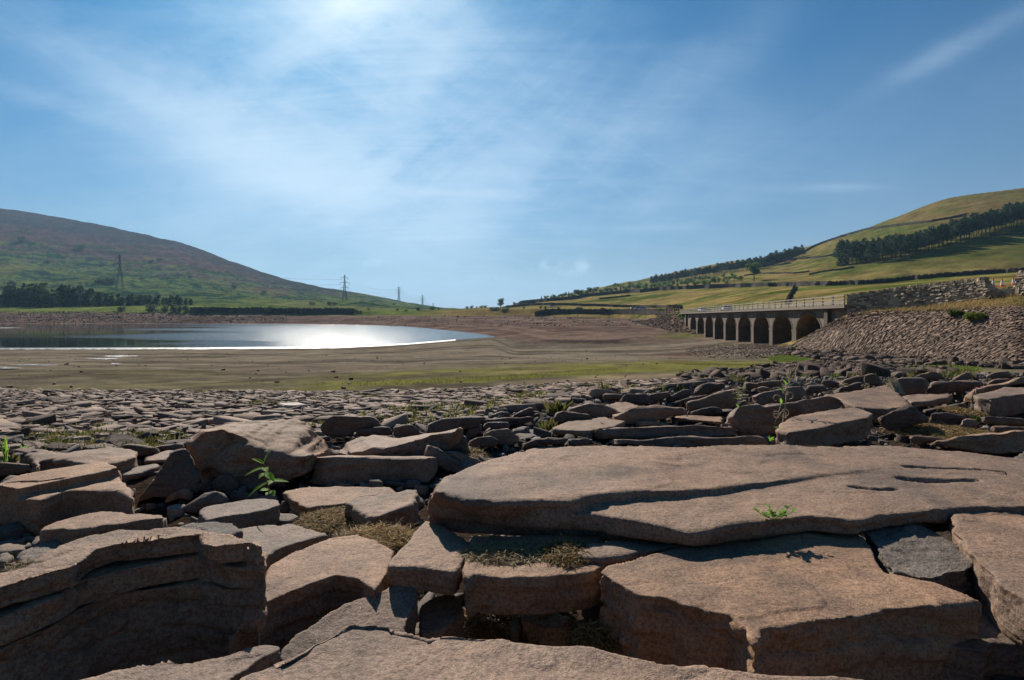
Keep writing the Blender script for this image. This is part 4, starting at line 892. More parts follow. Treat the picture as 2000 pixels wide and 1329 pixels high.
rock('peaked dark rock highest on the middle crest', 'D', [(258, 315), (340, 258), (430, 233), (500, 253), (560, 233), (605, 292), (480, 335), (420, 358), (300, 358)], 372, mat='rock_dark')
rock('thin splintered stone under the peaked rock', 'D', [(20, 455), (180, 398), (420, 353), (445, 372), (330, 415), (180, 430), (60, 468)], 480, mat='rock_layer', strata=2)
rock('angular dark block with a stepped left edge', 'D', [(168, 435), (350, 398), (470, 348), (620, 298), (695, 308), (725, 425), (705, 480), (580, 500), (500, 495), (300, 495), (200, 520)], 535, mat='rock')
rock('lens-shaped layered stone below the angular block', 'D', [(212, 535), (350, 488), (480, 473), (545, 490), (570, 545), (500, 562), (270, 568)], 585, mat='rock_layer', strata=2)
rock('flat lit slab left of the great dark rock', 'D', [(38, 592), (110, 555), (310, 560), (555, 570), (560, 630), (340, 605)], 660, kind='T')
rock('great dark rock with a rounded left shoulder behind the curly plant', 'D', [(548, 650), (558, 560), (620, 508), (800, 453), (900, 443), (940, 478), (1000, 468), (1150, 448), (1450, 398), (1600, 368), (1700, 398), (1775, 460), (1500, 520), (1250, 590), (1100, 670), (1050, 750), (900, 775), (700, 780), (690, 700), (590, 670)], 790, rough=1.4, dep=0.35)
rock('sunlit leaning slab right of the curly plant', 'P', [(1513, 840), (1525, 825), (1550, 812), (1600, 802), (1660, 795), (1680, 795), (1708, 808), (1695, 816), (1640, 828), (1580, 842), (1540, 849)], kind='T', drop=0.585, th=0.11, gx=0.10, jagg=0.05)
rock('broad flat brown rock above the sunlit leaning slab', 'E', [(30, 355), (400, 308), (640, 263), (710, 290), (885, 440), (880, 465), (700, 505), (540, 505), (440, 490), (350, 472), (270, 442), (180, 390)], kind='T', drop=0.665, th=0.09, gy=0.06, jagg=0.05)
rock('splintered layered rock right of the leaning slab', 'E', [(556, 585), (700, 520), (880, 452), (945, 488), (965, 520), (1045, 570), (1055, 625), (900, 665), (680, 718), (620, 700)], 735, mat='rock_layer', strata=3, rough=1.5)
rock('flat stepped slab with a lit top at the right of the pile', 'E', [(800, 372), (900, 353), (1270, 347), (1295, 380), (1200, 392), (1100, 412), (900, 425), (855, 412)], kind='T', yb=500)
rock('cubic dark block with a lit left facet beside dry straw', 'E', [(700, 230), (740, 198), (860, 188), (1000, 188), (1085, 240), (1045, 352), (840, 362), (790, 320)], 372, back=[(720, 215), (760, 190), (870, 178), (1000, 178), (1070, 230), (1030, 340), (850, 350), (800, 310)], mat='rock', rough=0.8)
rock('dark domed stone on the far crest behind the cubic block', 'E', [(915, 188), (1000, 150), (1120, 128), (1185, 150), (1245, 212), (1060, 226), (960, 200)], 235, mat='rock_dark', g=0.78)
rock('long rough dark rock right of the cubic block', 'E', [(1075, 232), (1300, 218), (1540, 213), (1615, 250), (1545, 295), (1420, 335), (1035, 355)], 362, mat='rock_dark', rough=1.6)
rock('long dark ridge stone left of the dry straw', 'E', [(155, 238), (300, 190), (450, 168), (540, 148), (645, 230), (650, 270), (440, 262), (200, 270)], 285, mat='rock_dark', g=0.76)
rock('dark wedge below the long ridge stone', 'E', [(90, 338), (250, 270), (380, 233), (455, 258), (465, 305), (300, 330)], 345, mat='rock_dark')
rock('big sunlit block cut off by the right edge', 'E', [(1515, 368), (1640, 330), (1780, 290), (1850, 250), (2000, 218), (2200, 210), (2200, 345), (2000, 352), (1640, 408), (1560, 392)], kind='T', drop=0.60, th=0.145, jagg=0.05)
rock('long dark rock behind the sunlit block at the right edge', 'E', [(1395, 445), (1410, 380), (1500, 308), (1650, 268), (1800, 248), (1960, 188), (2200, 175), (2200, 225), (1850, 262), (1700, 322), (1540, 360), (1520, 440)], 460, mat='rock')
rock('dark flat stone on the crest near the right edge', 'E', [(1610, 260), (1700, 208), (1850, 198), (1920, 212), (1800, 262), (1690, 270)], 275, mat='rock_dark', g=0.77)
rock('dark humped stone highest on the crest near the right edge', 'E', [(1610, 180), (1700, 138), (1820, 128), (1920, 190), (1840, 212), (1700, 210)], 222, mat='rock_dark', g=0.79)
rock('thin dark shelf of stone in the middle of the right pile', 'E', [(955, 515), (1100, 488), (1330, 448), (1445, 443), (1430, 488), (1250, 510), (1050, 540)], 548, mat='rock_layer', strata=2)
rock('long low layered stone above the brown litter', 'E', [(1055, 610), (1110, 538), (1250, 533), (1450, 568), (1490, 592), (1400, 630), (1380, 658), (1150, 660)], 668, mat='rock_layer', strata=2)
rock('small stone at the foot of the little green sprout', 'E', [(1378, 665), (1388, 610), (1440, 588), (1545, 600), (1570, 650), (1480, 700), (1400, 690)], 708, mat='rock')
rock('flat dark shelf at the right edge under the sunlit block', 'E', [(1535, 585), (1650, 568), (2200, 600), (2200, 668), (1720, 660), (1700, 640), (1560, 630)], 672, mat='rock_dark')
rock('low broken shelf at the right edge above the big rough rock', 'E', [(1640, 690), (1700, 665), (2200, 668), (2200, 740), (1700, 730)], 748, mat='rock')
rock('big rough rock at the right edge behind the longest slab', 'E', [(1025, 842), (1100, 808), (1300, 778), (1480, 738), (1700, 718), (2000, 698), (2200, 695), (2200, 930), (1880, 925), (1750, 945), (1560, 930), (1440, 905), (1300, 875)], 965, rough=1.8)
rock('low grey stone at the right edge between slab and rough rock', 'E', [(1795, 1005), (1900, 960), (2000, 908), (2200, 915), (2200, 1090), (1950, 1065)], kind='T', drop=0.52, th=0.15, mat='rock_grey')
rock('thin dark blade of stone in the brown litter', 'E', [(845, 765), (950, 750), (1245, 790), (1050, 835), (950, 850)], 855, mat='rock_dark')
rock('flat grey stone sunk in the brown litter', 'E', [(1090, 720), (1180, 690), (1290, 690), (1380, 730), (1290, 770), (1120, 760)], kind='T', yb=790, mat='rock_grey')
rock('low stone at the foot of the curly plant on the slab edge', 'D', [(1262, 805), (1400, 793), (1540, 828), (1620, 850), (1600, 870), (1270, 868)], 880)
rock('tiny triangular stone left of the curly plant foot', 'D', [(988, 850), (1050, 788), (1140, 845), (1120, 865)], 868)
rock('small three-cornered stone against the great dark rock', 'D', [(930, 760), (980, 698), (1055, 755), (1040, 775)], 790)
rock('small dark chip right of the curly plant foot', 'D', [(1080, 790), (1150, 770), (1275, 765), (1262, 845), (1140, 845)], 862, mat='rock_dark')
rock('dark arched rock over a black hole in the crest', 'D', [(722, 300), (770, 238), (860, 245), (1060, 218), (1155, 223), (1165, 265), (1020, 295), (880, 290), (820, 325)], 342, mat='rock_dark')
rock('small stone below the black hole in the crest', 'D', [(878, 292), (950, 273), (1055, 300), (960, 335), (900, 322)], 365)
rock('thick sloping rock between the black hole and the great dark rock', 'D', [(802, 410), (830, 368), (1000, 328), (1200, 288), (1330, 268), (1395, 330), (1300, 410), (1100, 450), (950, 475), (830, 440)], 490)
rock('rounded dark stone right of the thick sloping rock', 'D', [(1355, 305), (1400, 263), (1520, 258), (1595, 290), (1565, 325), (1450, 348), (1380, 340)], 355, mat='rock_dark')
rock('small dark stone on the crest above the flat brown rock', 'D', [(1485, 225), (1600, 208), (1705, 240), (1705, 275), (1600, 290), (1560, 268)], 295, mat='rock_dark', g=0.76)
rock('small peaked stone on the crest left of the cubic block', 'E', [(690, 185), (780, 128), (845, 148), (880, 185), (800, 200)], 208, mat='rock_dark', g=0.79)
rock('small stone left of the cubic block at the crest', 'E', [(1280, 215), (1340, 180), (1440, 135), (1500, 150), (1530, 200), (1400, 218)], 226, g=0.79)
# hidden dark footing stones fill the gaps under the pile
# ------------------------------------------------------------------ loose stones
def ico_stone(seed, flat=0.35, detail=1, ang=0.5):
    """unit broken slab: a lopsided many-sided prism with worn edges"""
    r_ = random.Random(seed); n = r_.choice([5, 6, 7])
    ang_ = sorted([(i + r_.uniform(-0.35, 0.35)) / n * 2 * math.pi for i in range(n)])
    rad = [r_.uniform(0.72, 1.1) for _ in range(n)]
    asp = r_.uniform(0.55, 0.95); tx, ty = r_.uniform(-ang, ang) * 0.3, r_.uniform(-ang, ang) * 0.3
    bm = bmesh.new()
    top = [bm.verts.new((math.cos(a) * q * 0.5, math.sin(a) * q * 0.5 * asp, flat * 0.5 + tx * math.cos(a) * 0.3 + ty * math.sin(a) * 0.3 + r_.uniform(-0.03, 0.03))) for a, q in zip(ang_, rad)]
    k = r_.uniform(0.9, 1.12)
    bot = [bm.verts.new((v.co.x * k + r_.uniform(-0.04, 0.04), v.co.y * k + r_.uniform(-0.04, 0.04), -flat * 0.5)) for v in top]
    bm.faces.new(top); bm.faces.new(bot[::-1])
    for i in range(n): bm.faces.new((top[i], bot[i], bot[(i + 1) % n], top[(i + 1) % n]))
    if detail: bmesh.ops.bevel(bm, geom=bm.edges[:] , offset=0.045, segments=1, affect='EDGES', profile=0.6)
    if detail > 1:
        bmesh.ops.triangulate(bm, faces=bm.faces[:]); bmesh.ops.subdivide_edges(bm, edges=bm.edges[:], cuts=2, use_grid_fill=True)
        for v in bm.verts:
            p = np.array([[v.co.x, v.co.y, v.co.z]])
            v.co += v.co.normalized() * float(fbm(p * 3.2 + seed * 3, 3)[0]) * 0.045
            v.co.z += float(fbm(p * 7 + seed, 2)[0]) * 0.012
    bmesh.ops.triangulate(bm, faces=bm.faces[:])
    me = bpy.data.meshes.new('stone'); bm.to_mesh(me); bm.free()
    return me
def arr(me):
    v = np.empty(len(me.vertices) * 3, np.float32); me.vertices.foreach_get('co', v)
    f = np.empty(len(me.polygons) * 3, np.int32); me.polygons.foreach_get('vertices', f)
    return v.reshape(-1, 3).astype(float), f.reshape(-1, 3)
PROT0 = [arr(ico_stone(100 + i, 0.26, 0)) for i in range(10)]
PROT1 = [arr(ico_stone(200 + i, 0.28, 1)) for i in range(10)]
CHUNK = [arr(ico_stone(300 + i, 0.6, 1, 1.0)) for i in range(10)]
def scatter(name, protos, pos, size, rotz, tilt, mat, flatten=None, normals=None):
    """one mesh of many stones: pos (n,3), size (n,) or (n,3), tilt (n,2)"""
    n = len(pos); Vs = []; Fs = []; base = 0
    which = rng.integers(0, len(protos), n); size = np.asarray(size, float)
    if size.ndim == 1: size = np.repeat(size[:, None], 3, 1)
    for w in range(len(protos)):
        ix = np.nonzero(which == w)[0]
        if len(ix) == 0: continue
        v, f = protos[w]; k = len(ix)
        a = rotz[ix]; c, s = np.cos(a)[:, None], np.sin(a)[:, None]
        vx = v[None, :, :] * size[ix][:, None, :]
        x = vx[..., 0] * c - vx[..., 1] * s; y = vx[..., 0] * s + vx[..., 1] * c; z = vx[..., 2] + x * tilt[ix, 0:1] + y * tilt[ix, 1:2]
        P = np.stack([x, y, z], -1) + pos[ix][:, None, :]
        Vs.append(P.reshape(-1, 3)); Fs.append((f[None] + (np.arange(k) * len(v))[:, None, None] + base).reshape(-1, 3)); base += k * len(v)
    return link(name, np_mesh(name, np.concatenate(Vs), np.concatenate(Fs)), mat)
def slope(x, y, e=0.6):
    z0 = terrain(x, y); return (terrain(x + e, y) - z0) / e, (terrain(x, y + e) - z0) / e, z0
def by_pixel(n, pxr, pyr, dmin, dmax, acc=None):
    """random ground points whose picture rows/columns are spread evenly"""
    px = rng.uniform(*pxr, n * 3); D = np.exp(rng.uniform(math.log(dmin), math.log(dmax), n * 3))
    x = (px - CX) / F * D; z = terrain(x, D); py = HY - (z - CZ) / D * F
    ok = (py > pyr[0]) & (py < pyr[1])
    if acc is not None: ok &= acc(px, py, D)
    ix = np.nonzero(ok)[0][:n]
    return x[ix], D[ix], z[ix], px[ix], py[ix]

# area-true scatter helper
def by_area(n, x0, x1, y0, y1, acc):
    x = rng.uniform(x0, x1, n); y = rng.uniform(y0, y1, n); z = terrain(x, y); px = CX + F * x / y; py = HY - (z - CZ) / y * F
    ok = acc(px, py, y); return x[ok], y[ok], z[ok], px[ok], py[ok]
edge_top = lambda px: np.interp(px, [-200, 0, 400, 700, 900, 1000, 1200, 1330, 1420], [764, 763, 765, 768, 762, 755, 748, 742, 735])
edge_bot = lambda px: np.interp(px, [-200, 0, 360, 700, 1000, 1200, 1400], [905, 900, 880, 850, 805, 775, 752])
# stones of the pitched floor on the left: thousands; those nearest are objects of their own
x, y, z, px, py = by_area(95000, -14, 5.6, 2.6, 15.5, lambda a, b_, c: (b_ > edge_top(a)) & (b_ < edge_bot(a)) & (a > -150) & (a < 1420))
cell = 0.092
key = np.floor(x / cell).astype(int) * 100000 + np.floor((y + (np.floor(x / cell) % 2) * 0.05) / (cell * 0.8)).astype(int)
_, ui = np.unique(key, return_index=True); x, y, z, px, py = x[ui], y[ui], z[ui], px[ui], py[ui]
o_ = np.argsort(y); x, y, z, px, py = x[o_], y[o_], z[o_], px[o_], py[o_]
n = len(x); sz = rng.uniform(0.06, 0.145, n) * np.where(rng.random(n) < 0.07, 2.0, 1)
inframe = (px > -20) & (px < 1420)
NIND = 175
ind = np.nonzero(inframe)[0][:NIND]; rest = np.setdiff1d(np.arange(n), ind)
size3 = np.stack([sz * rng.uniform(0.9, 1.6, n), sz * rng.uniform(0.8, 1.1, n), sz * rng.uniform(0.35, 1.15, n)], 1)
rz = rng.normal(0, 0.4, n); tl = rng.normal(0, 0.13, (n, 2)); tl[:, 1] -= 0.06
pos = np.stack([x, y, z + 0.012 + rng.uniform(-0.01, 0.015, n)], 1)
tag(scatter('stone_floor', PROT1, pos[rest], size3[rest], rz[rest], tl[rest], M['field_stone']), 'weathered flat brown stones paving the dry reservoir floor', 'stone paving', kind='stuff')
protos = [ico_stone(400 + i, 0.28, 2) for i in range(8)]
for me in protos: me.materials.append(M['field_stone']); me.polygons.foreach_set('use_smooth', [False] * len(me.polygons))
for c_, i in enumerate(ind):
    o = bpy.data.objects.new('field_stone', protos[int(rng.integers(0, 8))]); COL.objects.link(o)
    o.location = pos[i]; o.scale = size3[i]; o.rotation_euler = (float(tl[i, 1]), -float(tl[i, 0]), float(rz[i]))
    tag(o, 'small flat brown stone at the near edge of the stony reservoir floor', 'stone', 'small flat stones of the near stony floor')
# a few bigger pale flags lying out there
for c_, (cx, cy, w, lb) in enumerate([(570, 799, 60, 'pale sunlit flat stone in the stony floor above the boulder'), (722, 798, 46, 'pale flat stone in the stony floor right of the palest one'), (20, 757, 14, 'lone dark stone standing at the far left rim of the stony floor'), (1003, 782, 30, 'thin pale flat stone in the stony floor before the square dark stone')]):
    X0, D0, Z0 = hit(cx, cy); o = bpy.data.objects.new('field_stone', protos[c_].copy()); COL.objects.link(o)
    s_ = w / F * D0; hgt = 0.9 if c_ != 2 else 2.2
    o.location = (X0, D0, Z0 + s_ * 0.10); o.scale = (s_, s_ * 0.8, s_ * hgt * 0.5); tag(o, lb, 'stone')
    if c_ in (0, 1, 3): o.data.materials.clear(); o.data.materials.append(plain('pale_flag', (0.42, 0.33, 0.26), 0.8, 0, 0.15, 25))
# gravel, chips and small rubble in the gaps of the foreground pile
def acc(px, py, D): return (px > -250) & (px < 2250) & (py > np.interp(px, [0, 1000, 1400, 2000], [860, 790, 745, 725]))
xs_, ys_, zs_ = [], [], []
x = rng.uniform(-4, 8.5, 26000); y = rng.uniform(0.5, 8, 26000); px = CX + F * x / y
ok = (px > -200) & (px < 2200); x, y, px = x[ok], y[ok], px[ok]; z = terrain(x, y); py = HY - (z - CZ) / y * F; ok = acc(px, py, y)
x, y, z = x[ok], y[ok], z[ok]; n = len(x)
s_ = rng.gamma(2.2, 0.014, n) + 0.008; s_ = np.minimum(s_, 0.11)
tag(scatter('gravel', CHUNK, np.stack([x, y, z + s_ * 0.1], 1), s_, rng.uniform(0, 6.3, n), rng.normal(0, 0.25, (n, 2)), M['gravel']), 'small stone chips and grit between the foreground slabs', 'gravel', kind='stuff')
# filler stones buried between the traced ones
x = rng.uniform(-3.0, 8.2, 3000); y = rng.uniform(2.2, 7.6, 3000); px = CX + F * x / y; ok = (px > -150) & (px < 2150); x, y, px = x[ok], y[ok], px[ok]
z = terrain(x, y); py = HY - (z - CZ) / y * F
ok = (py > np.interp(px, [0, 360, 700, 1000, 1200, 1400, 1600, 2000], [905, 880, 850, 812, 790, 765, 752, 742])) & (py < 960); x, y, z = x[ok], y[ok], z[ok]
cell = 0.20; key = np.floor(x / cell).astype(int) * 100000 + np.floor(y / cell).astype(int); _, ui = np.unique(key, return_index=True); x, y, z = x[ui], y[ui], z[ui]; n = len(x)
s_ = rng.uniform(0.05, 0.15, n)
PROTR = [arr(ico_stone(450 + i, 0.30, 1, 1.4)) for i in range(10)]
tag(scatter('rubble', PROTR, np.stack([x, y, z + s_ * 0.02], 1), np.stack([s_ * rng.uniform(1, 1.9, n), s_, s_ * rng.uniform(0.3, 0.7, n)], 1), rng.normal(0, 0.6, n), rng.normal(0, 0.2, (n, 2)), M['rock_dark']), 'dark smaller stones filling the gaps of the rubble pile', 'rubble', kind='stuff')

# the same rubble carries on beyond both edges of the view and round behind the viewer
x = rng.uniform(-9, 13, 9000); y = rng.uniform(-3.5, 8.5, 9000); px = CX + F * x / np.maximum(y, 0.05); r_ = np.hypot(x, y)
ok = (r_ > 1.3) & ((y < 0.3) | (px < -170) | (px > 2170)) & ((y < 7.2) | (x > 0)); x, y = x[ok], y[ok]; z = terrain(x, y)
cell = 0.34; key = np.floor(x / cell).astype(int) * 100000 + np.floor(y / cell).astype(int); _, ui = np.unique(key, return_index=True); x, y, z = x[ui], y[ui], z[ui]; n = len(x); s_ = rng.uniform(0.22, 0.52, n) * np.where(rng.random(n) < 0.12, 1.7, 1)
PROTB = [arr(ico_stone(470 + i, 0.30, 2, 1.2)) for i in range(8)]
tag(scatter('rubble', PROTB, np.stack([x, y, z + s_ * 0.06], 1), np.stack([s_ * rng.uniform(1, 1.7, n), s_, s_ * rng.uniform(0.5, 1.0, n)], 1), rng.uniform(0, 6.3, n), rng.normal(0, 0.15, (n, 2)), M['rock']), 'broken slabs continuing the rubble beyond the edges of the view', 'rubble', kind='stuff')

# stone pitching of the right embankment: overlapping slabs laid on the slope
def acc(px, py, D):
    return (px > 1528) & (px < 2250)
xs = rng.uniform(20, 62, 220000); ys = rng.uniform(28, 76, 220000)
zt, K_, px, D_ = base_terrain(xs, ys)
ok = (px > 1527) & (px < 2300) & (K_ > 4.85) & (K_ < 6.02); xs, ys, px = xs[ok], ys[ok], px[ok]
cell = 0.21; key = np.floor(xs / cell).astype(int) * 100000 + np.floor(ys / (cell * 0.75)).astype(int); _, ui = np.unique(key, return_index=True); xs, ys = xs[ui], ys[ui]
sx_, sy_, z = slope(xs, ys, 0.8); n = len(xs); s_ = rng.uniform(0.18, 0.34, n) * np.where(rng.random(n) < 0.06, 1.5, 1)
tlt = np.stack([sx_, sy_], 1) * 0.92 + rng.normal(0, 0.13, (n, 2))
tag(scatter('stone_pitching', PROT0, np.stack([xs, ys, z + 0.02 + rng.uniform(-0.03, 0.06, n)], 1), np.stack([s_ * rng.uniform(1.1, 2.1, n), s_ * 0.85, s_ * rng.uniform(0.5, 1.0, n)], 1), rng.normal(-0.6, 0.6, n), tlt, M['pitch_stone']), 'brown stone slabs facing the steep embankment beside the viaduct', 'stone facing', kind='stuff')
# broken stones along its foot and strewn in front, towards the viaduct
def strew(name, n, accf, smin, smax, mat, label, cat, protos_=CHUNK, box=(2, 60, 7, 80), tilt=0.2, sink=0.12):
    x = rng.uniform(box[0], box[1], n); y = rng.uniform(box[2], box[3], n); z = terrain(x, y); px = CX + F * x / y; py = HY - (z - CZ) / y * F
    ok = accf(px, py, y); x, y, z = x[ok], y[ok], z[ok]; m_ = len(x); s = rng.uniform(smin, smax, m_) * (1 + (rng.random(m_) < 0.05) * 0.8)
    tag(scatter(name, protos_, np.stack([x, y, z + s * sink], 1), np.stack([s * rng.uniform(0.9, 1.6, m_), s, s * rng.uniform(0.6, 1.1, m_)], 1), rng.uniform(0, 6.3, m_), rng.normal(0, tilt, (m_, 2)), mat), label, cat, kind='stuff')
bl = lambda px: np.interp(px, [1400, 1535, 1600, 1700, 1800, 1935, 2000, 2300], [676, 683, 688, 695, 701, 711, 717, 733])
strew('stone_scatter', 26000, lambda px, py, D: (py > bl(px) - 2) & (py < bl(px) + np.interp(px, [1530, 1700, 1850, 2100], [12, 20, 9, 7])) & (px > 1520) & (px < 2200) & (rng.random(len(px)) < 0.5), 0.20, 0.55, M['pitch_stone'], 'tumbled dark stones along the foot of the embankment', 'rubble', box=(16, 60, 26, 76))
strew('stone_scatter', 60000, lambda px, py, D: (py > np.interp(px, [1350, 1450, 1600, 1800], [733, 722, 706, 716])) & (px > 1330) & (px < 1860) & (rng.random(len(px)) < np.interp(px, [1330, 1500, 1700, 1860], [0.1, 0.6, 0.6, 0.15])), 0.07, 0.26, M['pitch_stone'], 'reddish broken stones strewn between the rubble crest and the embankment', 'rubble', box=(2, 34, 6.8, 45))
strew('stone_scatter', 30000, lambda px, py, D: (py > 672 + 0 * px) & (py < 700) & (px > 1340) & (px < 1540) & (rng.random(len(px)) < np.interp(px, [1340, 1480, 1540], [0.1, 0.4, 0.6])), 0.07, 0.20, M['pitch_stone'], 'reddish broken stones strewn on the mud before the viaduct', 'rubble', box=(18, 60, 45, 98))
strew('stone_scatter', 9000, lambda px, py, D: (px > 1235) & (px < 1372) & (py > 612) & (py < 654) & (py < np.interp(px, [1235, 1300, 1372], [630, 645, 656])), 0.2, 0.55, M['pitch_stone'], 'rough stones on the bank at the far end of the viaduct', 'rubble', box=(30, 70, 145, 235))
strew('stone_scatter', 26000, lambda px, py, D: (px > -60) & (px < 560) & (py > 609) & (py < 631) & (rng.random(len(px)) < 0.13), 0.3, 1.0, M['pitch_stone'], 'stones on the bare shore across the water', 'rubble', box=(-380, -110, 345, 392))
strew('stone_scatter', 30000, lambda px, py, D: (px > 640) & (px < 1300) & (py > 616) & (py < 640) & (rng.random(len(px)) < 0.05), 0.3, 0.8, M['pitch_stone'], 'stones scattered on the far mud slope behind the water tip', 'rubble', box=(-120, 110, 200, 372))
strew('stone_scatter', 7000, lambda px, py, D: (px > -60) & (px < 1500) & (py > 684) & (py < 760) & (rng.random(len(px)) < 0.10), 0.04, 0.14, M['pitch_stone'], 'odd pebbles dotted over the mud flat', 'pebbles', box=(-50, 40, 14, 90))

# ------------------------------------------------------------------ dead moss, straw, weeds
def strands(name, center, rx, ry, n, ln, w, mat, label, cat, hgt=0.03, drop=None, updir=0.25, lie=None, zbase=None, group=None):
    """mat of tangled thin strands"""
    c = center; V = []
    for i in range(n):
        r_ = math.sqrt(random.random()); a = random.uniform(0, 6.283)
        p = Vector((c.x + math.cos(a) * r_ * rx, c.y + math.sin(a) * r_ * ry, c.z + hgt * (1 - r_ * r_) * random.random()))
        th = random.uniform(0, 6.283) if lie is None else random.gauss(lie, 0.5)
        L_ = ln * random.uniform(0.5, 1.3); d = Vector((math.cos(th), math.sin(th), random.uniform(-0.15, updir * 2))).normalized()
        side = d.cross(Vector((random.uniform(-1, 1), random.uniform(-1, 1), 1))).normalized() * w * random.uniform(0.6, 1.3)
        q = p
        for k in range(3):
            q2 = q + d * L_ / 3; 
            s1 = side * (1 - k * 0.25); s2 = side * (1 - (k + 1) * 0.28)
            V += [q - s1, q + s1, q2 + s2, q2 - s2]
            q = q2; d = (d + Vector((random.uniform(-0.5, 0.5), random.uniform(-0.5, 0.5), random.uniform(-0.7, 0.15)))).normalized()
    return tag(link(name, quads_mesh(name, np.array([tuple(v) for v in V])), mat), label, cat, group)
def PP(px, py, drop): return plane_pt(px, py, drop)
def mossat(px0, px1, py0, py1, drop, n, ln, w, mat, label, hgt=0.03, name='dead_moss', updir=0.25, cat='dead moss', **k):
    a = PP((px0 + px1) / 2, py1, drop); b_ = PP((px0 + px1) / 2, py0, drop)
    rx = (px1 - px0) / 2 / F * (a.y + b_.y) / 2; ry = abs(b_.y - a.y) / 2
    return strands(name, (a + b_) / 2, rx, ry, n, ln, w, mat, label, cat, hgt, updir=updir, **k)
mossat(582, 712, 992, 1040, 0.70, 2600, 0.030, 0.0011, M['moss'], 'heap of curly brown dead moss between the slabs left of centre', 0.018)
mossat(660, 812, 1028, 1078, 0.67, 1700, 0.05, 0.0012, M['moss'], 'darker stringy dead moss trailing right from the curly heap', 0.015)
mossat(905, 1075, 1060, 1102, 0.513, 2600, 0.022, 0.0010, M['straw'], 'pale dead moss mat lying on the slab in front of the longest slab', 0.015, updir=0.12)
mossat(1060, 1155, 1060, 1104, 0.511, 1500, 0.026, 0.0013, M['moss'], 'golden leafy tuft at the right end of the pale moss mat', 0.014)
mossat(672, 758, 1110, 1150, 0.60, 1000, 0.035, 0.0013, M['moss'], 'dark brown moss tuft in the cleft right of the large sloping slab', 0.05)
mossat(900, 1130, 1180, 1262, 0.70, 3000, 0.03, 0.0014, M['moss'], 'yellow brown moss lining the dark pit behind the bottom slab', 0.04)
mossat(1120, 1200, 1235, 1275, 0.62, 500, 0.035, 0.0012, M['moss'], 'small moss tuft against the pointed slab base', 0.04)
mossat(0, 60, 1095, 1145, 0.71, 700, 0.03, 0.0012, M['straw'], 'pale straw caught under the massive block at the left edge', 0.02)
mossat(460, 510, 1170, 1230, 0.66, 260, 0.03, 0.0012, M['moss'], 'thin moss tuft in the cleft beside the massive block', 0.04)
mossat(1935, 2000, 1270, 1320, 0.70, 260, 0.04, 0.0016, M['moss'], 'moss strands in the bottom right corner gap', 0.03)
mossat(1745, 1940, 828, 868, 0.735, 3200, 0.05, 0.0022, M['moss'], 'brown litter of dead moss in the hollow of the right pile', 0.03)
mossat(1850, 1905, 795, 812, 0.70, 700, 0.05, 0.0022, M['moss'], 'brown litter strip above the layered stone at right', 0.02)
mossat(880, 950, 878, 905, 0.72, 600, 0.035, 0.0016, M['moss'], 'moss crumbs in the gap at the left tip of the longest slab', 0.03)
# bundle of dry straw by the cubic block
def hitp(px, py, d): return Vector(((px - CX) / F * d, d, CZ + (HY - py) / F * d))
mb = MB()
for i in range(150):
    a = hitp(random.uniform(1748, 1768), random.uniform(768, 774), 4.6); b_ = hitp(random.uniform(1728, 1752), random.uniform(738, 760), 4.75)
    mb.bar(a, b_ + Vector((random.uniform(-.02, .02), 0, random.uniform(-.01, .02))), 0.0022, 3, 0.001)
tag(mb.build('dry_straw', M['drystem']), 'bundle of dry yellow straw leaning on the cubic block', 'straw')

# leaves and seedlings
def leaf(mb, base, d, up, ln, w, fold=0.25, curl=-0.25):
    d = d.normalized(); s = d.cross(up)
    s = s.normalized() if s.length > 1e-4 else Vector((1, 0, 0)); nrm = s.cross(d)
    m_ = 7; rows = []
    for i in range(m_):
        f = i / (m_ - 1); wd = w * math.sin(math.pi * min(1, f * 0.92 + 0.06)) ** 0.8 * (1 - 0.25 * f)
        c = base + d * ln * f + nrm * curl * ln * f * f
        rows.append([c - s * wd + nrm * fold * wd, c, c + s * wd + nrm * fold * wd])
    vs = [p for r_ in rows for p in r_]; fs = []
    for i in range(m_ - 1):
        for j in range(2): fs.append((i * 3 + j, i * 3 + j + 1, (i + 1) * 3 + j + 1, (i + 1) * 3 + j))
    mb.add(vs, fs)
def plant(name, label, foot, top, stem_r, leaves, smat, lmat, cat='plant', bend=0.1, **k):
    root = empty(name, foot); tag(root, label, cat)
    top = Vector(top) - Vector(foot); pts = [Vector((0, 0, 0)).lerp(top, i / 8) + Vector((math.sin(i / 8 * 3.1) * bend * top.length, 0, 0)) for i in range(9)]
    mb = MB(); mb.tube(pts, [stem_r * (1 - 0.5 * i / 8) for i in range(9)], 6); mb.build('stem', smat, root, True)
    for (f, dv, ln, w) in leaves:
        i = min(7, int(f * 8)); p = pts[i].lerp(pts[i + 1], f * 8 - i); l_ = MB(); leaf(l_, p, Vector(dv), Vector((0, -0.3, 1)), ln, w); l_.build('leaf', lmat, root, True)
    return root
dS = 1.78
foot = hitp(529, 966, dS); tp = hitp(515, 905, dS)
px_ = 1.0 / F * dS
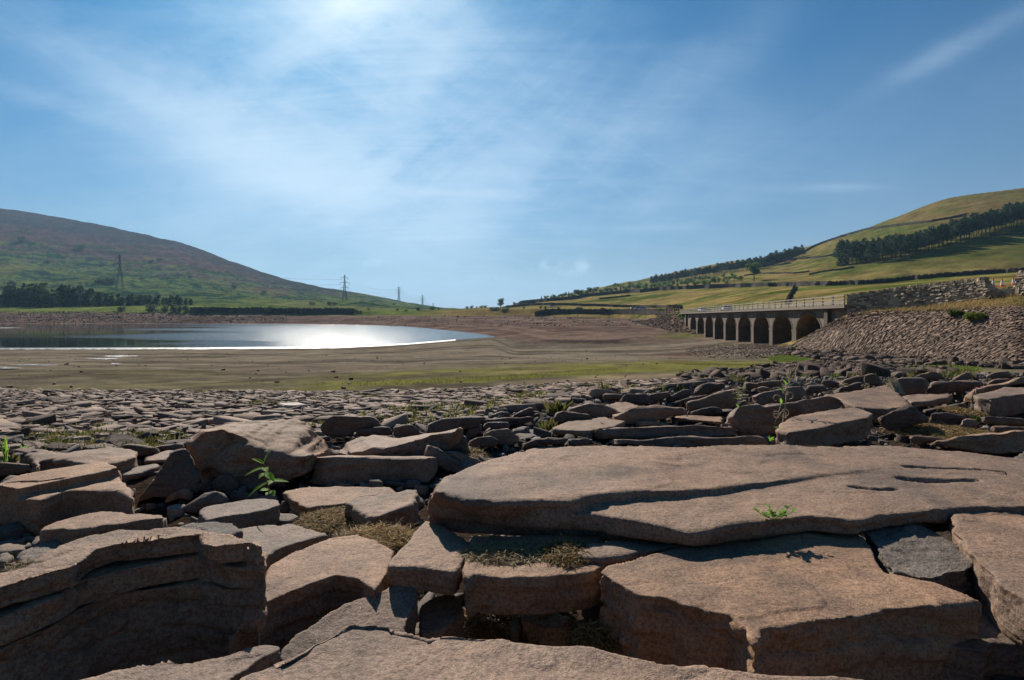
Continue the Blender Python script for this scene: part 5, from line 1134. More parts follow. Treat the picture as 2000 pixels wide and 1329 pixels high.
plant('seedling', 'green seedling with a red stem and pointed leaves growing in front of the boulder', foot, tp, 0.0018,
      [(1.0, (0.35, -0.2, 1.0), 34 * px_, 5 * px_), (0.98, (-0.7, -0.2, 0.6), 24 * px_, 5.5 * px_), (0.86, (-1.0, -0.3, -0.15), 36 * px_, 5.5 * px_), (0.85, (0.6, -0.8, 0.05), 20 * px_, 7 * px_),
       (0.70, (0.9, -0.6, -0.25), 30 * px_, 8 * px_), (0.68, (-0.3, -0.9, -0.1), 18 * px_, 6 * px_), (0.42, (1.0, -0.1, 0.22), 42 * px_, 6 * px_), (0.38, (-1.0, -0.3, -0.45), 42 * px_, 6.5 * px_),
       (0.30, (0.2, 0.8, 0.3), 22 * px_, 5 * px_), (0.14, (-0.6, -0.7, 0.35), 20 * px_, 7 * px_), (0.10, (0.7, -0.7, 0.0), 20 * px_, 8 * px_), (0.06, (-0.1, -0.9, 0.1), 15 * px_, 6 * px_)], M['stem'], M['leaf'], bend=-0.03)
# low leafy weed on the rear edge of the pointed slab
dW = 1.25; root = empty('leafy_weed', hitp(1510, 1016, dW)); tag(root, 'low bright green weed with toothed leaves behind the pointed slab', 'weed')
ro = root.location; q = dW / F
for (sx0, sy0, n) in [(-38, 22, 5), (-22, 16, 4), (-8, 30, 6), (6, 20, 5), (20, 18, 5), (32, 26, 5), (46, 20, 4)]:
    mb = MB(); mb.tube([(0, 0, 0), (sx0 * q * 0.6, 0, sy0 * q * 0.5), (sx0 * q, 0, sy0 * q)], 0.0007, 5); st_ = mb.build('stem', M['leaf'], root, True)
    for i in range(n):
        f = 0.35 + 0.65 * i / n; l_ = MB(); a = random.uniform(0, 6.28)
        leaf(l_, Vector((sx0 * q * f, 0, sy0 * q * f)), Vector((math.cos(a), math.sin(a) - 0.3, random.uniform(0.1, 0.6))), Vector((0, 0, 1)), random.uniform(9, 15) * q, random.uniform(4, 6.5) * q); l_.build('leaf', M['leaf'], root, True)
# tall wispy willowherbs gone to seed, with curled pods
def willowherb(label, fx, fy, tx, ty, d, pods, leaves_, branches=(), flower=False):
    foot = hitp(fx, fy, d); root = empty('willowherb', foot); tag(root, label, 'wild plant')
    k = d / F
    def rel(px, py): return Vector(((px - fx) * k, 0, (fy - py) * k))
    m_ = 8; top = rel(tx, ty)
    pts = [top * (i / m_) + Vector((math.sin(i * 0.9) * 2 * k, math.sin(i) * 2 * k, 0)) for i in range(m_ + 1)]
    mb = MB(); mb.tube(pts, [k * 1.3 * (1 - 0.55 * i / m_) for i in range(m_ + 1)], 5); mb.build('stem', M['drystem'], root, True)
    for (ax, ay, bx, by) in branches:
        mb = MB(); a, b_ = rel(ax, ay), rel(bx, by); mb.tube([a, a.lerp(b_, 0.5) + Vector((0, 0, -2 * k)), b_], [k * 0.8, k * 0.6, k * 0.3], 5); mb.build('branch', M['drystem'], root, True)
    for (ax, ay, r_, sgn, turns) in pods:
        mb = MB(); c = rel(ax, ay); P_ = []
        for i in range(15):
            a = i / 14 * turns * 2 * math.pi; rr = r_ * k * (1 - 0.35 * i / 14)
            P_.append(c + Vector((sgn * (math.sin(a) * rr + rr * 0.9), math.cos(i) * 0.6 * k, -math.cos(a) * rr + rr)))
        mb.tube(P_, k * 0.75, 4); mb.build('curled_pod', M['pod'], root, True)
    for (ax, ay, dx_, dz_, ln) in leaves_:
        l_ = MB(); leaf(l_, rel(ax, ay), Vector((dx_, -0.3, dz_)), Vector((0, 0, 1)), ln * k, ln * 0.16 * k); l_.build('leaf', M['leaf'], root, True)
    if flower:
        mb = MB(); 
        for i in range(5): leaf(mb, rel(tx, ty), Vector((math.cos(i * 1.25), math.sin(i * 1.25), 0.4)), Vector((0, 0, 1)), 4 * k, 2 * k)
        mb.build('flower', plain('pink_petal', (0.6, 0.12, 0.35), 0.6), root)
    return root
willowherb('tall wispy willowherb with curled dry seed pods left of the sunlit leaning slab', 1524, 848, 1545, 722, 3.15,
           [(1524, 815, 7, 1, 0.9), (1522, 815, 7, -1, 0.9), (1528, 817, 5, 1, 1.1), (1520, 817, 5, -1, 1.1), (1534, 780, 9, 1, 0.7), (1524, 784, 8, -1, 0.7), (1526, 813, 9, 1, 0.6), (1530, 772, 6, 1, .8)],
           [(1524, 838, 0.9, 0.5, 18), (1523, 842, -0.8, 0.8, 20), (1526, 790, -0.2, 1, 16), (1524, 848, 0.2, 1, 20), (1530, 765, -0.9, 0.9, 18), (1533, 760, 0.8, 1, 20), (1538, 745, 0.6, 1, 16), (1524, 836, -.6, .3, 14), (1536, 752, -.5, .9, 16), (1540, 740, .5, .8, 14)],
           [(1530, 770, 1560, 712), (1532, 765, 1518, 748), (1535, 745, 1535, 705), (1536, 742, 1558, 708), (1528, 782, 1512, 830)], False)
willowherb('smaller wispy willowherb beside the angular dark block', 1442, 800, 1440, 735, 3.9, [(1441, 775, 5, 1, .8), (1440, 770, 5, -1, .8)],
           [(1442, 780, -0.8, .4, 14), (1442, 775, 0.8, .5, 16), (1441, 768, -.9, .2, 14), (1442, 790, .6, .8, 12), (1441, 760, .9, .4, 18), (1442, 797, -.4, .9, 12), (1441, 765, .9, -.1, 14)], [(1441, 760, 1428, 725), (1441, 762, 1455, 762)])
willowherb('pink stemmed willowherb before the sunlit block at the right edge', 1903, 785, 1908, 758, 4.2, [(1903, 775, 3, 1, .8)], [(1903, 780, -.8, .5, 8), (1904, 772, .8, .5, 8)], [(1904, 772, 1899, 764)], True)
willowherb('thin curly sprig on the long ridge stone', 1690, 760, 1689, 736, 4.9, [(1690, 758, 4, 1, .9), (1690, 757, 5, 1, .7), (1688, 757, 3, -1, .8)], [(1690, 756, .9, .3, 9), (1690, 745, -.8, .3, 6)], ())
willowherb('little curly sprig left of the ridge stone', 1645, 757, 1650, 749, 4.9, [(1646, 756, 4, 1, .9), (1650, 756, 4, 1, .8), (1645, 756, 3, -1, .8)], [(1646, 755, .9, .5, 8)], ())
def tuft(name, label, px, py, d, n, hgt, w, mat, spread=0.5, cat='plant', group=None, leafy=True):
    k = d / F; root = hitp(px, py, d); mb = MB()
    for i in range(n):
        a = random.uniform(0, 6.28); sp = random.uniform(0, spread)
        o_ = Vector((random.gauss(0, w * 0.3 * k), random.gauss(0, w * 0.3 * k), 0)); dv = Vector((math.cos(a) * sp, math.sin(a) * sp, 1))
        leaf(mb, o_, dv, Vector((math.cos(a + 1.5), math.sin(a + 1.5), 0.2)), hgt * k * random.uniform(0.5, 1.1), hgt * k * (0.10 if leafy else 0.035))
    o = mb.build(name, mat, None, True); o.location = root; tag(o, label, cat, group); return o
tuft('sprout', 'small bright green sprout right of the brown litter', 1906, 828, 3.9, 9, 26, 4, M['leaf'], 0.7)
tuft('sprout', 'small bright sprout left of the curly plant foot', 1504, 862, 3.0, 8, 13, 6, M['leaf'], 1.0)
tuft('grass_tuft', 'upright green grass tuft at the left edge of the view', 10, 902, 2.5, 9, 50, 8, M['leaf'], 0.35, leafy=False)
tuft('grass_tuft', 'low green tuft right of the upright one at the left edge', 45, 880, 3.0, 10, 12, 10, M['leaf'], 1.0)
tuft('leafy_weed', 'leafy green weed with a reddish stalk at the left end of the middle pile', 1072, 840, 3.6, 40, 22, 26, M['weed'], 0.7)
tuft('leafy_weed', 'green weed behind the reddish stalked weed', 1085, 808, 4.1, 40, 30, 22, M['weed'], 0.8)
tuft('leafy_weed', 'dense green weed clump left of the square dark stone', 1170, 782, 5.0, 34, 18, 14, M['weed'], 0.7)
tuft('leafy_weed', 'tallest thin weed behind the square dark stone', 1182, 770, 5.6, 34, 30, 16, M['weed'], 0.5, leafy=False)
tuft('leafy_weed', 'thin green weed right of the tallest thin weed', 1230, 768, 5.8, 26, 22, 16, M['weed'], 0.5, leafy=False)
tuft('leafy_weed', 'yellow green weed tuft on the crest beside the peaked rock', 1330, 758, 6.1, 26, 16, 16, M['weed'], 0.7, leafy=False)
tuft('leafy_weed', 'wide yellow green weed tuft right of the peaked rock', 1440, 756, 6.2, 60, 26, 16, M['weed'], 0.6, leafy=False)
tuft('leafy_weed', 'pale weed tuft on the crest behind the rounded dark stone', 1570, 748, 6.6, 40, 20, 14, M['weed'], 0.6, leafy=False)
tuft('leafy_weed', 'yellow weed tuft on the crest above the ridge stone', 1628, 742, 6.9, 26, 14, 10, M['gorse'], 0.7)
tuft('leafy_weed', 'weed tuft by the small crest stone near the right edge', 1878, 742, 6.7, 20, 12, 10, M['weed'], 0.7)
# small ground weeds between the stones of the floor
def weeds(name, n, accf, box, h0, h1, mat, label, per=6, cat='ground cover'):
    x = rng.uniform(box[0], box[1], n); y = rng.uniform(box[2], box[3], n); z = terrain(x, y); px = CX + F * x / y; py = HY - (z - CZ) / y * F
    ok = accf(px, py, x, y); x, y, z = x[ok], y[ok], z[ok]; m_ = len(x)
    x = np.repeat(x, per); y = np.repeat(y, per); z = np.repeat(z, per); k = len(x)
    h = rng.uniform(h0, h1, k); a = rng.uniform(0, 6.28, k); x = x + rng.normal(0, h0 * 0.8, k); y = y + rng.normal(0, h0 * 0.8, k)
    lx, ly = np.cos(a) * h * rng.uniform(0.1, 0.9, k), np.sin(a) * h * rng.uniform(0.1, 0.9, k); w = h * 0.13
    wx, wy = -np.sin(a) * w, np.cos(a) * w
    V = np.stack([np.stack([x - wx, y - wy, z], 1), np.stack([x + wx, y + wy, z], 1), np.stack([x + lx * .6 + wx * .8, y + ly * .6 + wy * .8, z + h * 0.7], 1), np.stack([x + lx, y + ly, z + h], 1)], 1).reshape(-1, 3)
    tag(link(name, quads_mesh(name, V), mat), label, cat, kind='stuff')
def n2(x, y, s, o=0): return fbm(np.stack([x * s + o, y * s, 0 * x], 1), 3)
weeds('weeds', 26000, lambda px, py, x, y: (px > -50) & (px < 1420) & (py > edge_top(px)) & (py < edge_bot(px) + 12) & (n2(x, y, 0.9) > 0.55) & (n2(x, y, 3.3, 9) > 0.0), (-8, 5.6, 2.6, 14.5), 0.02, 0.07, M['weed'], 'tiny green and yellow weeds growing between the flat stones')
weeds('weeds', 500, lambda px, py, x, y: (np.abs(px - 880) < 170) & (py > 795) & (py < 822) & (n2(x, y, 2.0) > -0.2), (-1.2, 0.4, 4.4, 7.5), 0.03, 0.08, M['weed'], 'strip of grassy weeds behind the rocks right of the boulder')
weeds('weeds', 2200, lambda px, py, x, y: (px > 40) & (px < 330) & (py > 852) & (py < 885), (-4.0, -1.5, 3.0, 4.8), 0.02, 0.06, M['weed'], 'little weeds at the near left rim of the stony floor')
weeds('weeds', 9000, lambda px, py, x, y: (px > 1330) & (px < 1900) & (py < 760) & (n2(x, y, 0.6) > 0.1), (1.5, 16, 6.5, 18), 0.03, 0.10, M['weed'], 'sparse weeds beyond the rubble crest')
weeds('weeds', 60000, lambda px, py, x, y: ((((px - 1830) / 85) ** 2 + ((py - 722) / 6.5) ** 2) < 1) | ((((px - 1545) / 45) ** 2 + ((py - 701) / 7) ** 2) < 1), (14, 36, 20, 62), 0.04, 0.12, M['gorse'], 'patch of green grass at the foot of the embankment', per=5)
weeds('grass', 90000, lambda px, py, x, y: (px > 380) & (px < 1520) & (np.abs(py - np.interp(px, [400, 600, 800, 1000, 1200, 1400, 1560], [760, 757, 748, 738, 724, 713, 706])) < 5) & (n2(x, y, 0.35) > -0.1), (-12, 26, 13, 52), 0.02, 0.06, M['weed'], 'thin green growth following the old waterline on the mud', per=3, cat='grass')
# ------------------------------------------------------------------ viaduct
D0B = 80.0; O = Vector((551 / F * D0B, D0B, 0)); STEP = Vector((18.2 / F * D0B, 0.1255 * D0B, 0)); SP = STEP.length
E = STEP.normalized(); NL = Vector((-E.y, E.x, 0))       # along the bridge, and out of its left face
def deckz(t): return CZ + 0.40 - 0.1217 * t - 0.36        # underside of the deck slab
def crownz(t): return CZ - 0.54 - 0.145 * t
def springz(t): return CZ - 2.84 - 0.15 * t
T0, T1 = -1.72, 9.30; WB = 8.0
vroot = empty('viaduct', O + Vector((0, 0, CZ - 7))); tag(vroot, 'long brown stone viaduct with nine arches and a post and rail parapet', 'viaduct')
VO = vroot.location
def bp3(t, out_, z): return O + E * (t * SP) + NL * out_ + Vector((0, 0, z)) - VO
def uvmesh(name, faces, mat, parent):
    """faces: list of (verts, uvs)"""
    me = bpy.data.meshes.new(name); v = []; f = []; uv = []
    for vs, us_ in faces: b0 = len(v); v += [tuple(p) for p in vs]; f.append(tuple(range(b0, b0 + len(vs)))); uv += us_
    me.from_pydata(v, [], f); me.update(); ul = me.uv_layers.new(name='UVMap')
    for i, u in enumerate(uv): ul.data[i].uv = u
    return link(name, me, mat, parent)
PW = 0.078                                               # half pier width, in bay units
faces = []; 
def q4(a, b_, c, d, ua, ub, uc, ud): faces.append(([a, b_, c, d], [ua, ub, uc, ud]))
ts = [T0]
for k in range(-1, 9):
    a0 = k + PW; a1 = k + 1 - PW
    if k == -1: ts.append(-1 - PW)
    if k < 8: ts += list(np.linspace(a0, a1, 21)) 
    else: ts += [a0]
ts += [T1]; ts = sorted(set([round(float(t_), 5) for t_ in ts]))
def lowz(t):
    k = math.floor(t); f = t - k
    if t < -1 + 0 or t > 8: return springz(t) - 3.2
    if f < PW or f > 1 - PW: return springz(t)
    g_ = (f - 0.5) / (0.5 - PW); zs = springz(t); return zs + (crownz(k + .5) - zs) * math.sqrt(max(0, 1 - g_ * g_))
for a, b_ in zip(ts[:-1], ts[1:]):
    m_ = (a + b_) / 2; fm = m_ - math.floor(m_); solid = m_ < -1 or m_ > 8 or fm < PW or fm > 1 - PW
    za, zb = (lowz(a), lowz(b_)) if not solid else ((springz(a), springz(b_)) if -1 < m_ < 8 else (springz(a) - 3.2, springz(b_) - 3.2))
    da, db = deckz(a), deckz(b_)
    for o_, flip in ((0, False), (-WB, True)):
        p = [bp3(a, o_, za), bp3(b_, o_, zb), bp3(b_, o_, db), bp3(a, o_, da)]; u = [(a * SP, za), (b_ * SP, zb), (b_ * SP, db), (a * SP, da)]
        if not flip: p = p[::-1]; u = u[::-1]
        faces.append((p, u))
    faces.append(([bp3(a, 0, za), bp3(a, -WB, za), bp3(b_, -WB, zb), bp3(b_, 0, zb)][::-1], [(a * SP, 0), (a * SP, WB), (b_ * SP, WB), (b_ * SP, 0)]))
uvmesh('spandrel_wall', faces, M['masonry'], vroot)
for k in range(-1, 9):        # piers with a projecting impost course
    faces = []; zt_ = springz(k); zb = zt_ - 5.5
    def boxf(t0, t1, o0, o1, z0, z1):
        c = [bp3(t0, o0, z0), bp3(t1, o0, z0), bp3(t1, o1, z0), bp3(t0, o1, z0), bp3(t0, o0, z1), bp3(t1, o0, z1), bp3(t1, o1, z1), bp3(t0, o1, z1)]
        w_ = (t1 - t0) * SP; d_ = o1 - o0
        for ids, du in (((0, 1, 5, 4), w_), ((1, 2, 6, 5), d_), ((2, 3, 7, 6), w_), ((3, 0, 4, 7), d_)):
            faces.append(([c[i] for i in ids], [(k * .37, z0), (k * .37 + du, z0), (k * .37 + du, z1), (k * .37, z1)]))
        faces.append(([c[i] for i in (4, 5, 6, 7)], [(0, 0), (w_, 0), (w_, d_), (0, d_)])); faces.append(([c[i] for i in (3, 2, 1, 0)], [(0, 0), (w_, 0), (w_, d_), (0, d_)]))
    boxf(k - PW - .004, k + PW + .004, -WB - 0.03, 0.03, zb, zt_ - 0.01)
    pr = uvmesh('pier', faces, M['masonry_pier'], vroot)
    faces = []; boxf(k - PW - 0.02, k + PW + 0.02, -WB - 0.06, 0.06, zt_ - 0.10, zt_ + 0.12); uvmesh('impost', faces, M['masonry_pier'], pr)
# arch rings
for k in range(-1, 8):
    mb = MB(); n = 22
    for i in range(n):
        aa = [math.pi * (i + e) / n for e in (0.06, 0.94)]; vs = []
        for a in aa:
            for rr, oo in ((0.0, 0.005), (0.42, 0.005), (0.0, 0.035), (0.42, 0.035)):
                hx = (0.5 - PW) + rr / SP; hz0 = crownz(k + .5) - springz(k + .5) + rr
                t_ = k + 0.5 - math.cos(a) * hx; vs.append(bp3(t_, oo, springz(t_) + math.sin(a) * hz0 + 0.0))
        mb.add(vs, [(2, 3, 7, 6), (0, 2, 6, 4), (1, 5, 7, 3), (0, 1, 3, 2), (4, 6, 7, 5)])
    mb.build('arch_ring', M['masonry'], vroot)
# pilasters at the ends
for t_ in (-1.16, 8.45):
    faces = []; 
    mb = MB(); mb.add([bp3(t_ - .05, 0.01, springz(t_) - 3), bp3(t_ + .05, 0.01, springz(t_) - 3), bp3(t_ + .05, 0.01, deckz(t_)), bp3(t_ - .05, 0.01, deckz(t_)), bp3(t_ - .05, 0.45, springz(t_) - 3), bp3(t_ + .05, 0.45, springz(t_) - 3), bp3(t_ + .05, 0.45, deckz(t_)), bp3(t_ - .05, 0.45, deckz(t_))],
                     [(0, 1, 2, 3), (7, 6, 5, 4), (0, 4, 5, 1), (1, 5, 6, 2), (3, 2, 6, 7), (0, 3, 7, 4)]); mb.build('pilaster', M['masonry'], vroot)
# deck slab
mb = MB(); nseg = 24; tt_ = np.linspace(T0, T1, nseg + 1); vs = []
for t_ in tt_:
    z0 = deckz(t_) + 0.01; vs += [bp3(t_, 0.75, z0 + 0.04), bp3(t_, 0.75, z0 + 0.38), bp3(t_, -WB - .75, z0 + 0.38), bp3(t_, -WB - .75, z0 + 0.04)]
fs = []
for i in range(nseg):
    for j in range(4): fs.append((i * 4 + j, i * 4 + (j + 1) % 4, (i + 1) * 4 + (j + 1) % 4, (i + 1) * 4 + j))
fs += [(0, 3, 2, 1), (nseg * 4, nseg * 4 + 1, nseg * 4 + 2, nseg * 4 + 3)]
mb.add(vs, fs); mb.build('deck', M['concrete'], vroot)
for side in (0.6, -WB - 0.6):
    for i in range(39):
        t_ = T0 + 0.03 + (T1 - T0 - 0.06) * i / 38; z0 = deckz(t_) + 0.37; mb = MB()
        b0, b1 = bp3(t_, side - 0.07, z0), bp3(t_, side + 0.07, z0)
        mb.box((b0 + b1) / 2 + Vector((0, 0, 0.56)), (0.07, 0.07, 0.57), Matrix.Rotation(math.atan2(E.y, E.x), 3, 'Z')); mb.build('railing_post', M['rail'], vroot)
    for h_ in (0.30, 0.68, 1.06):
        mb = MB(); pts = [bp3(t_, side + 0.10, deckz(t_) + 0.37 + h_) for t_ in tt_]; vs = []
        for p in pts: vs += [p + Vector((-0.03, 0, -0.06)), p + Vector((0.03, 0, -0.06)), p + Vector((0.03, 0, 0.06)), p + Vector((-0.03, 0, 0.06))]
        mb.add(vs, [tuple([i * 4 + j, i * 4 + (j + 1) % 4, (i + 1) * 4 + (j + 1) % 4, (i + 1) * 4 + j]) for i in range(nseg) for j in range(4)] + [(0, 3, 2, 1), (nseg * 4, nseg * 4 + 1, nseg * 4 + 2, nseg * 4 + 3)])
        mb.build('rail', M['rail'], vroot)
if True:                                     # wire mesh infill of the newest railing bays
    pass

# ------------------------------------------------------------------ masonry retaining wall and coping
def rubble_wall(name, label, path, sh, sl_, thick, mat, coping=True, seed=1, out_=None, jit=0.12):
    """path: list of (point, top z, foot z); built of individual rough blocks"""
    r_ = random.Random(seed); mb = MB(); cp = MB(); core = MB(); L_ = [0]
    for a, b_ in zip(path[:-1], path[1:]): L_.append(L_[-1] + (Vector(b_[0][:2]) - Vector(a[0][:2])).length)
    def at(s):
        s = min(max(s, 0), L_[-1] - 1e-6); i = next(j for j in range(len(L_) - 1) if L_[j + 1] > s); f = (s - L_[i]) / (L_[i + 1] - L_[i])
        a, b_ = path[i], path[i + 1]; d = (Vector(b_[0][:2]) - Vector(a[0][:2])).normalized()
        return Vector(a[0][:2]).lerp(Vector(b_[0][:2]), f), a[1] * (1 - f) + b_[1] * f, a[2] * (1 - f) + b_[2] * f, d
    s = 0.0; rows = 0
    zmax = max(p[1] - p[2] for p in path); nrow = int(zmax / sh) + 1
    for rw in range(nrow):
        s = r_.uniform(0, sl_)
        while s < L_[-1]:
            ln = sl_ * r_.uniform(0.45, 1.6); p, zt_, zf, d = at(s + ln / 2); z0 = zt_ - (rw + 1) * sh * 1.0
            if z0 + sh > zf - 0.1:
                rot = Matrix.Rotation(math.atan2(d.y, d.x) + r_.uniform(-.10, .10), 3, 'Z') @ Matrix.Rotation(r_.uniform(-.05, .05), 3, 'Y') @ Matrix.Rotation(R(-9) if name == 'stone_wall' else 0.0, 3, 'X')
                mb.box((p.x, p.y, z0 + sh / 2), (ln / 2 * 0.97, thick / 2 * (1 + r_.uniform(-.12, .12)), sh / 2 * r_.uniform(0.82, 1.0)), rot, jit)
            s += ln
    s = 0
    while coping and s < L_[-1]:
        ln = sl_ * r_.uniform(0.25, 0.55); p, zt_, zf, d = at(s + ln / 2); h_ = sh * r_.uniform(0.8, 1.8)
        rot = Matrix.Rotation(math.atan2(d.y, d.x) + r_.uniform(-.15, .15), 3, 'Z') @ Matrix.Rotation(r_.uniform(-.2, .2), 3, 'Y')
        cp.box((p.x, p.y, zt_ + h_ / 2 - 0.02), (ln / 2 * 0.9, thick / 2 * 0.95, h_ / 2), rot, 0.12); s += ln * 1.05
    vs = []
    n = max(2, int(L_[-1] / (sl_ * 2)))
    for i in range(n + 1):
        p, zt_, zf, d = at(L_[-1] * i / n); nn_ = Vector((-d.y, d.x)) * thick * 0.40
        vs += [(p.x + nn_.x, p.y + nn_.y, zf - 0.3), (p.x - nn_.x, p.y - nn_.y, zf - 0.3), (p.x - nn_.x, p.y - nn_.y, zt_ - 0.05), (p.x + nn_.x, p.y + nn_.y, zt_ - 0.05)]
    core.add(vs, [tuple([i * 4 + j, i * 4 + (j + 1) % 4, (i + 1) * 4 + (j + 1) % 4, (i + 1) * 4 + j]) for i in range(n) for j in range(4)] + [(0, 3, 2, 1), (n * 4, n * 4 + 1, n * 4 + 2, n * 4 + 3)])
    mb.add(core.v, core.f)
    w = mb.build(name, mat); tag(w, label, 'wall')
    if coping: cp.build('coping', mat, w)
    return w
def wp(px, d, ytop, yfoot):
    return (((px - CX) / F * d, d), CZ + (HY - ytop) / F * d, CZ + (HY - yfoot) / F * d)
rubble_wall('stone_wall', 'tall pale dry stone wall between the viaduct and the orange cones', [wp(1657, 63.3, 580, 615), wp(1740, 59, 569, 609), wp(1830, 54.4, 558.5, 600), wp(1900, 51, 551, 590), wp(1926, 49.8, 548, 586)], 0.20, 0.42, 0.6, M['wall_stone'], True, 3)
rubble_wall('stone_wall', 'broken low stretch of stone wall under the orange cones', [wp(1924, 49.8, 553, 588), wp(1930, 49.5, 558, 586), wp(1938, 49.2, 564, 583), wp(1955, 48.8, 567, 580), wp(1975, 48.2, 564, 578), wp(1990, 47.6, 558, 576)], 0.2, 0.42, 0.6, M['wall_stone'], False, 4, jit=0.25)
rubble_wall('stone_wall', 'rough end of the stone wall at the right edge above the cones', [wp(1988, 47.5, 556, 576), wp(1994, 47.2, 536, 575), wp(2040, 45, 532, 572), wp(2120, 43, 522, 568)], 0.2, 0.42, 0.6, M['wall_stone'], True, 5, jit=0.2)
# dry grass berm at the wall foot
def grassm(name, n, accf, box, h0, h1, mat, label, wd=0.05, cat='grass'):
    x = rng.uniform(box[0], box[1], n); y = rng.uniform(box[2], box[3], n); z, K_, px, D_ = base_terrain(x, y); z = terrain(x, y); py = HY - (z - CZ) / y * F
    ok = accf(px, py, K_, x, y); x, y, z = x[ok], y[ok], z[ok]; k = len(x); h = rng.uniform(h0, h1, k); a = rng.uniform(0, 6.28, k); ln = h * rng.uniform(0.1, 0.6, k)
    wx, wy = -np.sin(a) * h * wd, np.cos(a) * h * wd; lx, ly = np.cos(a) * ln, np.sin(a) * ln
    V = np.stack([np.stack([x - wx, y - wy, z - 0.02], 1), np.stack([x + wx, y + wy, z - 0.02], 1), np.stack([x + lx * .5 + wx * .7, y + ly * .5 + wy * .7, z + h * 0.6], 1), np.stack([x + lx, y + ly, z + h], 1)], 1).reshape(-1, 3)
    tag(link(name, quads_mesh(name, V), mat), label, cat, kind='stuff')
grassm('dry_grass', 90000, lambda px, py, K_, x, y: (K_ > 5.95) & (K_ < 7.1) & (px > 1655) & (px < 2200) & (rng.random(len(px)) < np.interp(px, [1655, 1730, 1800, 2000], [0.1, 0.35, 1, 1])), (34, 60, 40, 66), 0.10, 0.36, M['drygrass'], 'tall straw coloured grass along the foot of the pale stone wall')
def bushy(name, label, px, py, wpx, hpx, d=None, mat='gorse', cat='bush', n=900, group=None, leafs=None, zoff=0):
    if d is None: X0, D0, Z0 = hit(px, py)
    else: X0, D0 = (px - CX) / F * d, d; Z0 = tz(X0, D0)
    w = wpx / F * D0; h_ = hpx / F * D0; ls = leafs or max(0.10, D0 * 0.0022)
    k = n; u = rng.normal(0, 1, (k, 3)); u /= np.linalg.norm(u, axis=1)[:, None]; r_ = rng.uniform(0.45, 1.0, k) ** 0.5
    lump = 1 + 0.22 * vn(u * 2.3 + px)
    c = u * (r_ * lump)[:, None] * np.array([w / 2, w / 2 * 0.8, h_ / 2]); c[:, 2] += h_ / 2
    V = leafquads(c, ls)
    o = link(name, quads_mesh(name, V), M[mat], None, loc=(X0, D0, Z0 - h_ * 0.06 + zoff)); tag(o, label, cat, group); return o
def leafquads(c, ls):
    k = len(c); a = rng.normal(0, 1, (k, 3)); a /= np.linalg.norm(a, axis=1)[:, None]; b_ = rng.normal(0, 1, (k, 3)); b_ = np.cross(a, b_); b_ /= np.linalg.norm(b_, axis=1)[:, None]
    s = ls * rng.uniform(0.6, 1.3, k)[:, None]; a = a * s; b_ = b_ * s * 0.7
    return np.stack([c - a, c - b_, c + a, c + b_], 1).reshape(-1, 3)
bushy('gorse_bush', 'dense yellow green bush on the embankment top, larger of two', 1905, 604, 42, 16, 47.3, n=1400, leafs=0.07)
bushy('gorse_bush', 'smaller yellow green bush on the embankment top', 1866, 605, 26, 14, 49.5, n=900, leafs=0.07)

# orange and white cones
def cone(label, px, ytop, ybase, d):
    h_ = (ybase - ytop) / F * d; b0 = Vector(((px - CX) / F * d, d, CZ + (HY - ybase) / F * d)); root = empty('traffic_cone', b0)
    tag(root, label, 'traffic cone', 'traffic cones behind the stone wall')
    def ring(z0, z1, mat, nm, parent):
        mb = MB(); n = 20; r = lambda z_: 0.19 * h_ * (1 - z_) + 0.035 * h_ * z_
        vs = [(math.cos(2 * math.pi * i / n) * r(z_), math.sin(2 * math.pi * i / n) * r(z_), z_ * h_) for z_ in (z0, z1) for i in range(n)]
        mb.add(vs, [(i, (i + 1) % n, n + (i + 1) % n, n + i) for i in range(n)] + [tuple(range(n, 2 * n)), tuple(range(n - 1, -1, -1))]); return mb.build(nm, mat, parent, False)
    ring(0.05, 0.17, M['red'], 'cone_body', root); ring(0.17, 0.68, M['white'], 'reflective_sleeve', root); ring(0.68, 1.0, M['red'], 'cone_top', root)
    mb = MB(); mb.box((0, 0, 0.03 * h_), (0.25 * h_, 0.25 * h_, 0.03 * h_)); mb.build('base', M['red'], root)
cone('orange and white traffic cone beside the broken wall end, leftmost', 1940, 543, 560, 51.2)
cone('orange and white traffic cone, second from the left', 1957, 543, 560, 51.6)
cone('orange and white traffic cone partly behind the rightmost cone', 1979, 541, 556.5, 50.8)
cone('orange and white traffic cone nearest the right edge', 1986, 538.5, 555, 50.0)

# ------------------------------------------------------------------ far walls
def wall_along(label, pts, hpx, dmin=30, name='field_wall', thick=0.7, hscale=1.0, mat='far_wall', up=None, dd=None):
    """dry stone wall following the ground through picture points"""
    P_ = []
    xs = []
    for (a, b_) in zip(pts[:-1], pts[1:]):
        n = max(2, int(abs(b_[0] - a[0]) / 8) + int(abs(b_[1] - a[1]) / 6) + 1)
        for i in range(n): xs.append((a[0] + (b_[0] - a[0]) * i / n, a[1] + (b_[1] - a[1]) * i / n))
    xs.append(pts[-1])
    ds = []
    for (px, py) in xs: X0, D0, Z0 = hit(px, py, dmin); ds.append(D0)
    ds = np.array(ds); 
    if len(ds) > 4 and abs(pts[-1][0] - pts[0][0]) > 60:      # keep the line from jumping where the ground is seen edge on
        med = np.array([np.median(ds[max(0, i - 4):i + 5]) for i in range(len(ds))]); ds = med
    for (px, py), D0 in zip(xs, ds):
        X0 = (px - CX) / F * D0; g_ = tz(X0, D0); P_.append(((X0, D0), g_ + hpx / F * D0 * hscale, g_ - 0.5))
    Dm = float(np.mean(ds)); hm = hpx / F * Dm
    return rubble_wall(name, label, P_, max(0.25, hm / 4), max(0.6, Dm * 0.004), thick, M[mat], True, int(pts[0][0]), jit=0.2)
z3 = lambda L_: [(1250 + x / 2.667, 350 + y / 2.667) for x, y in L_]
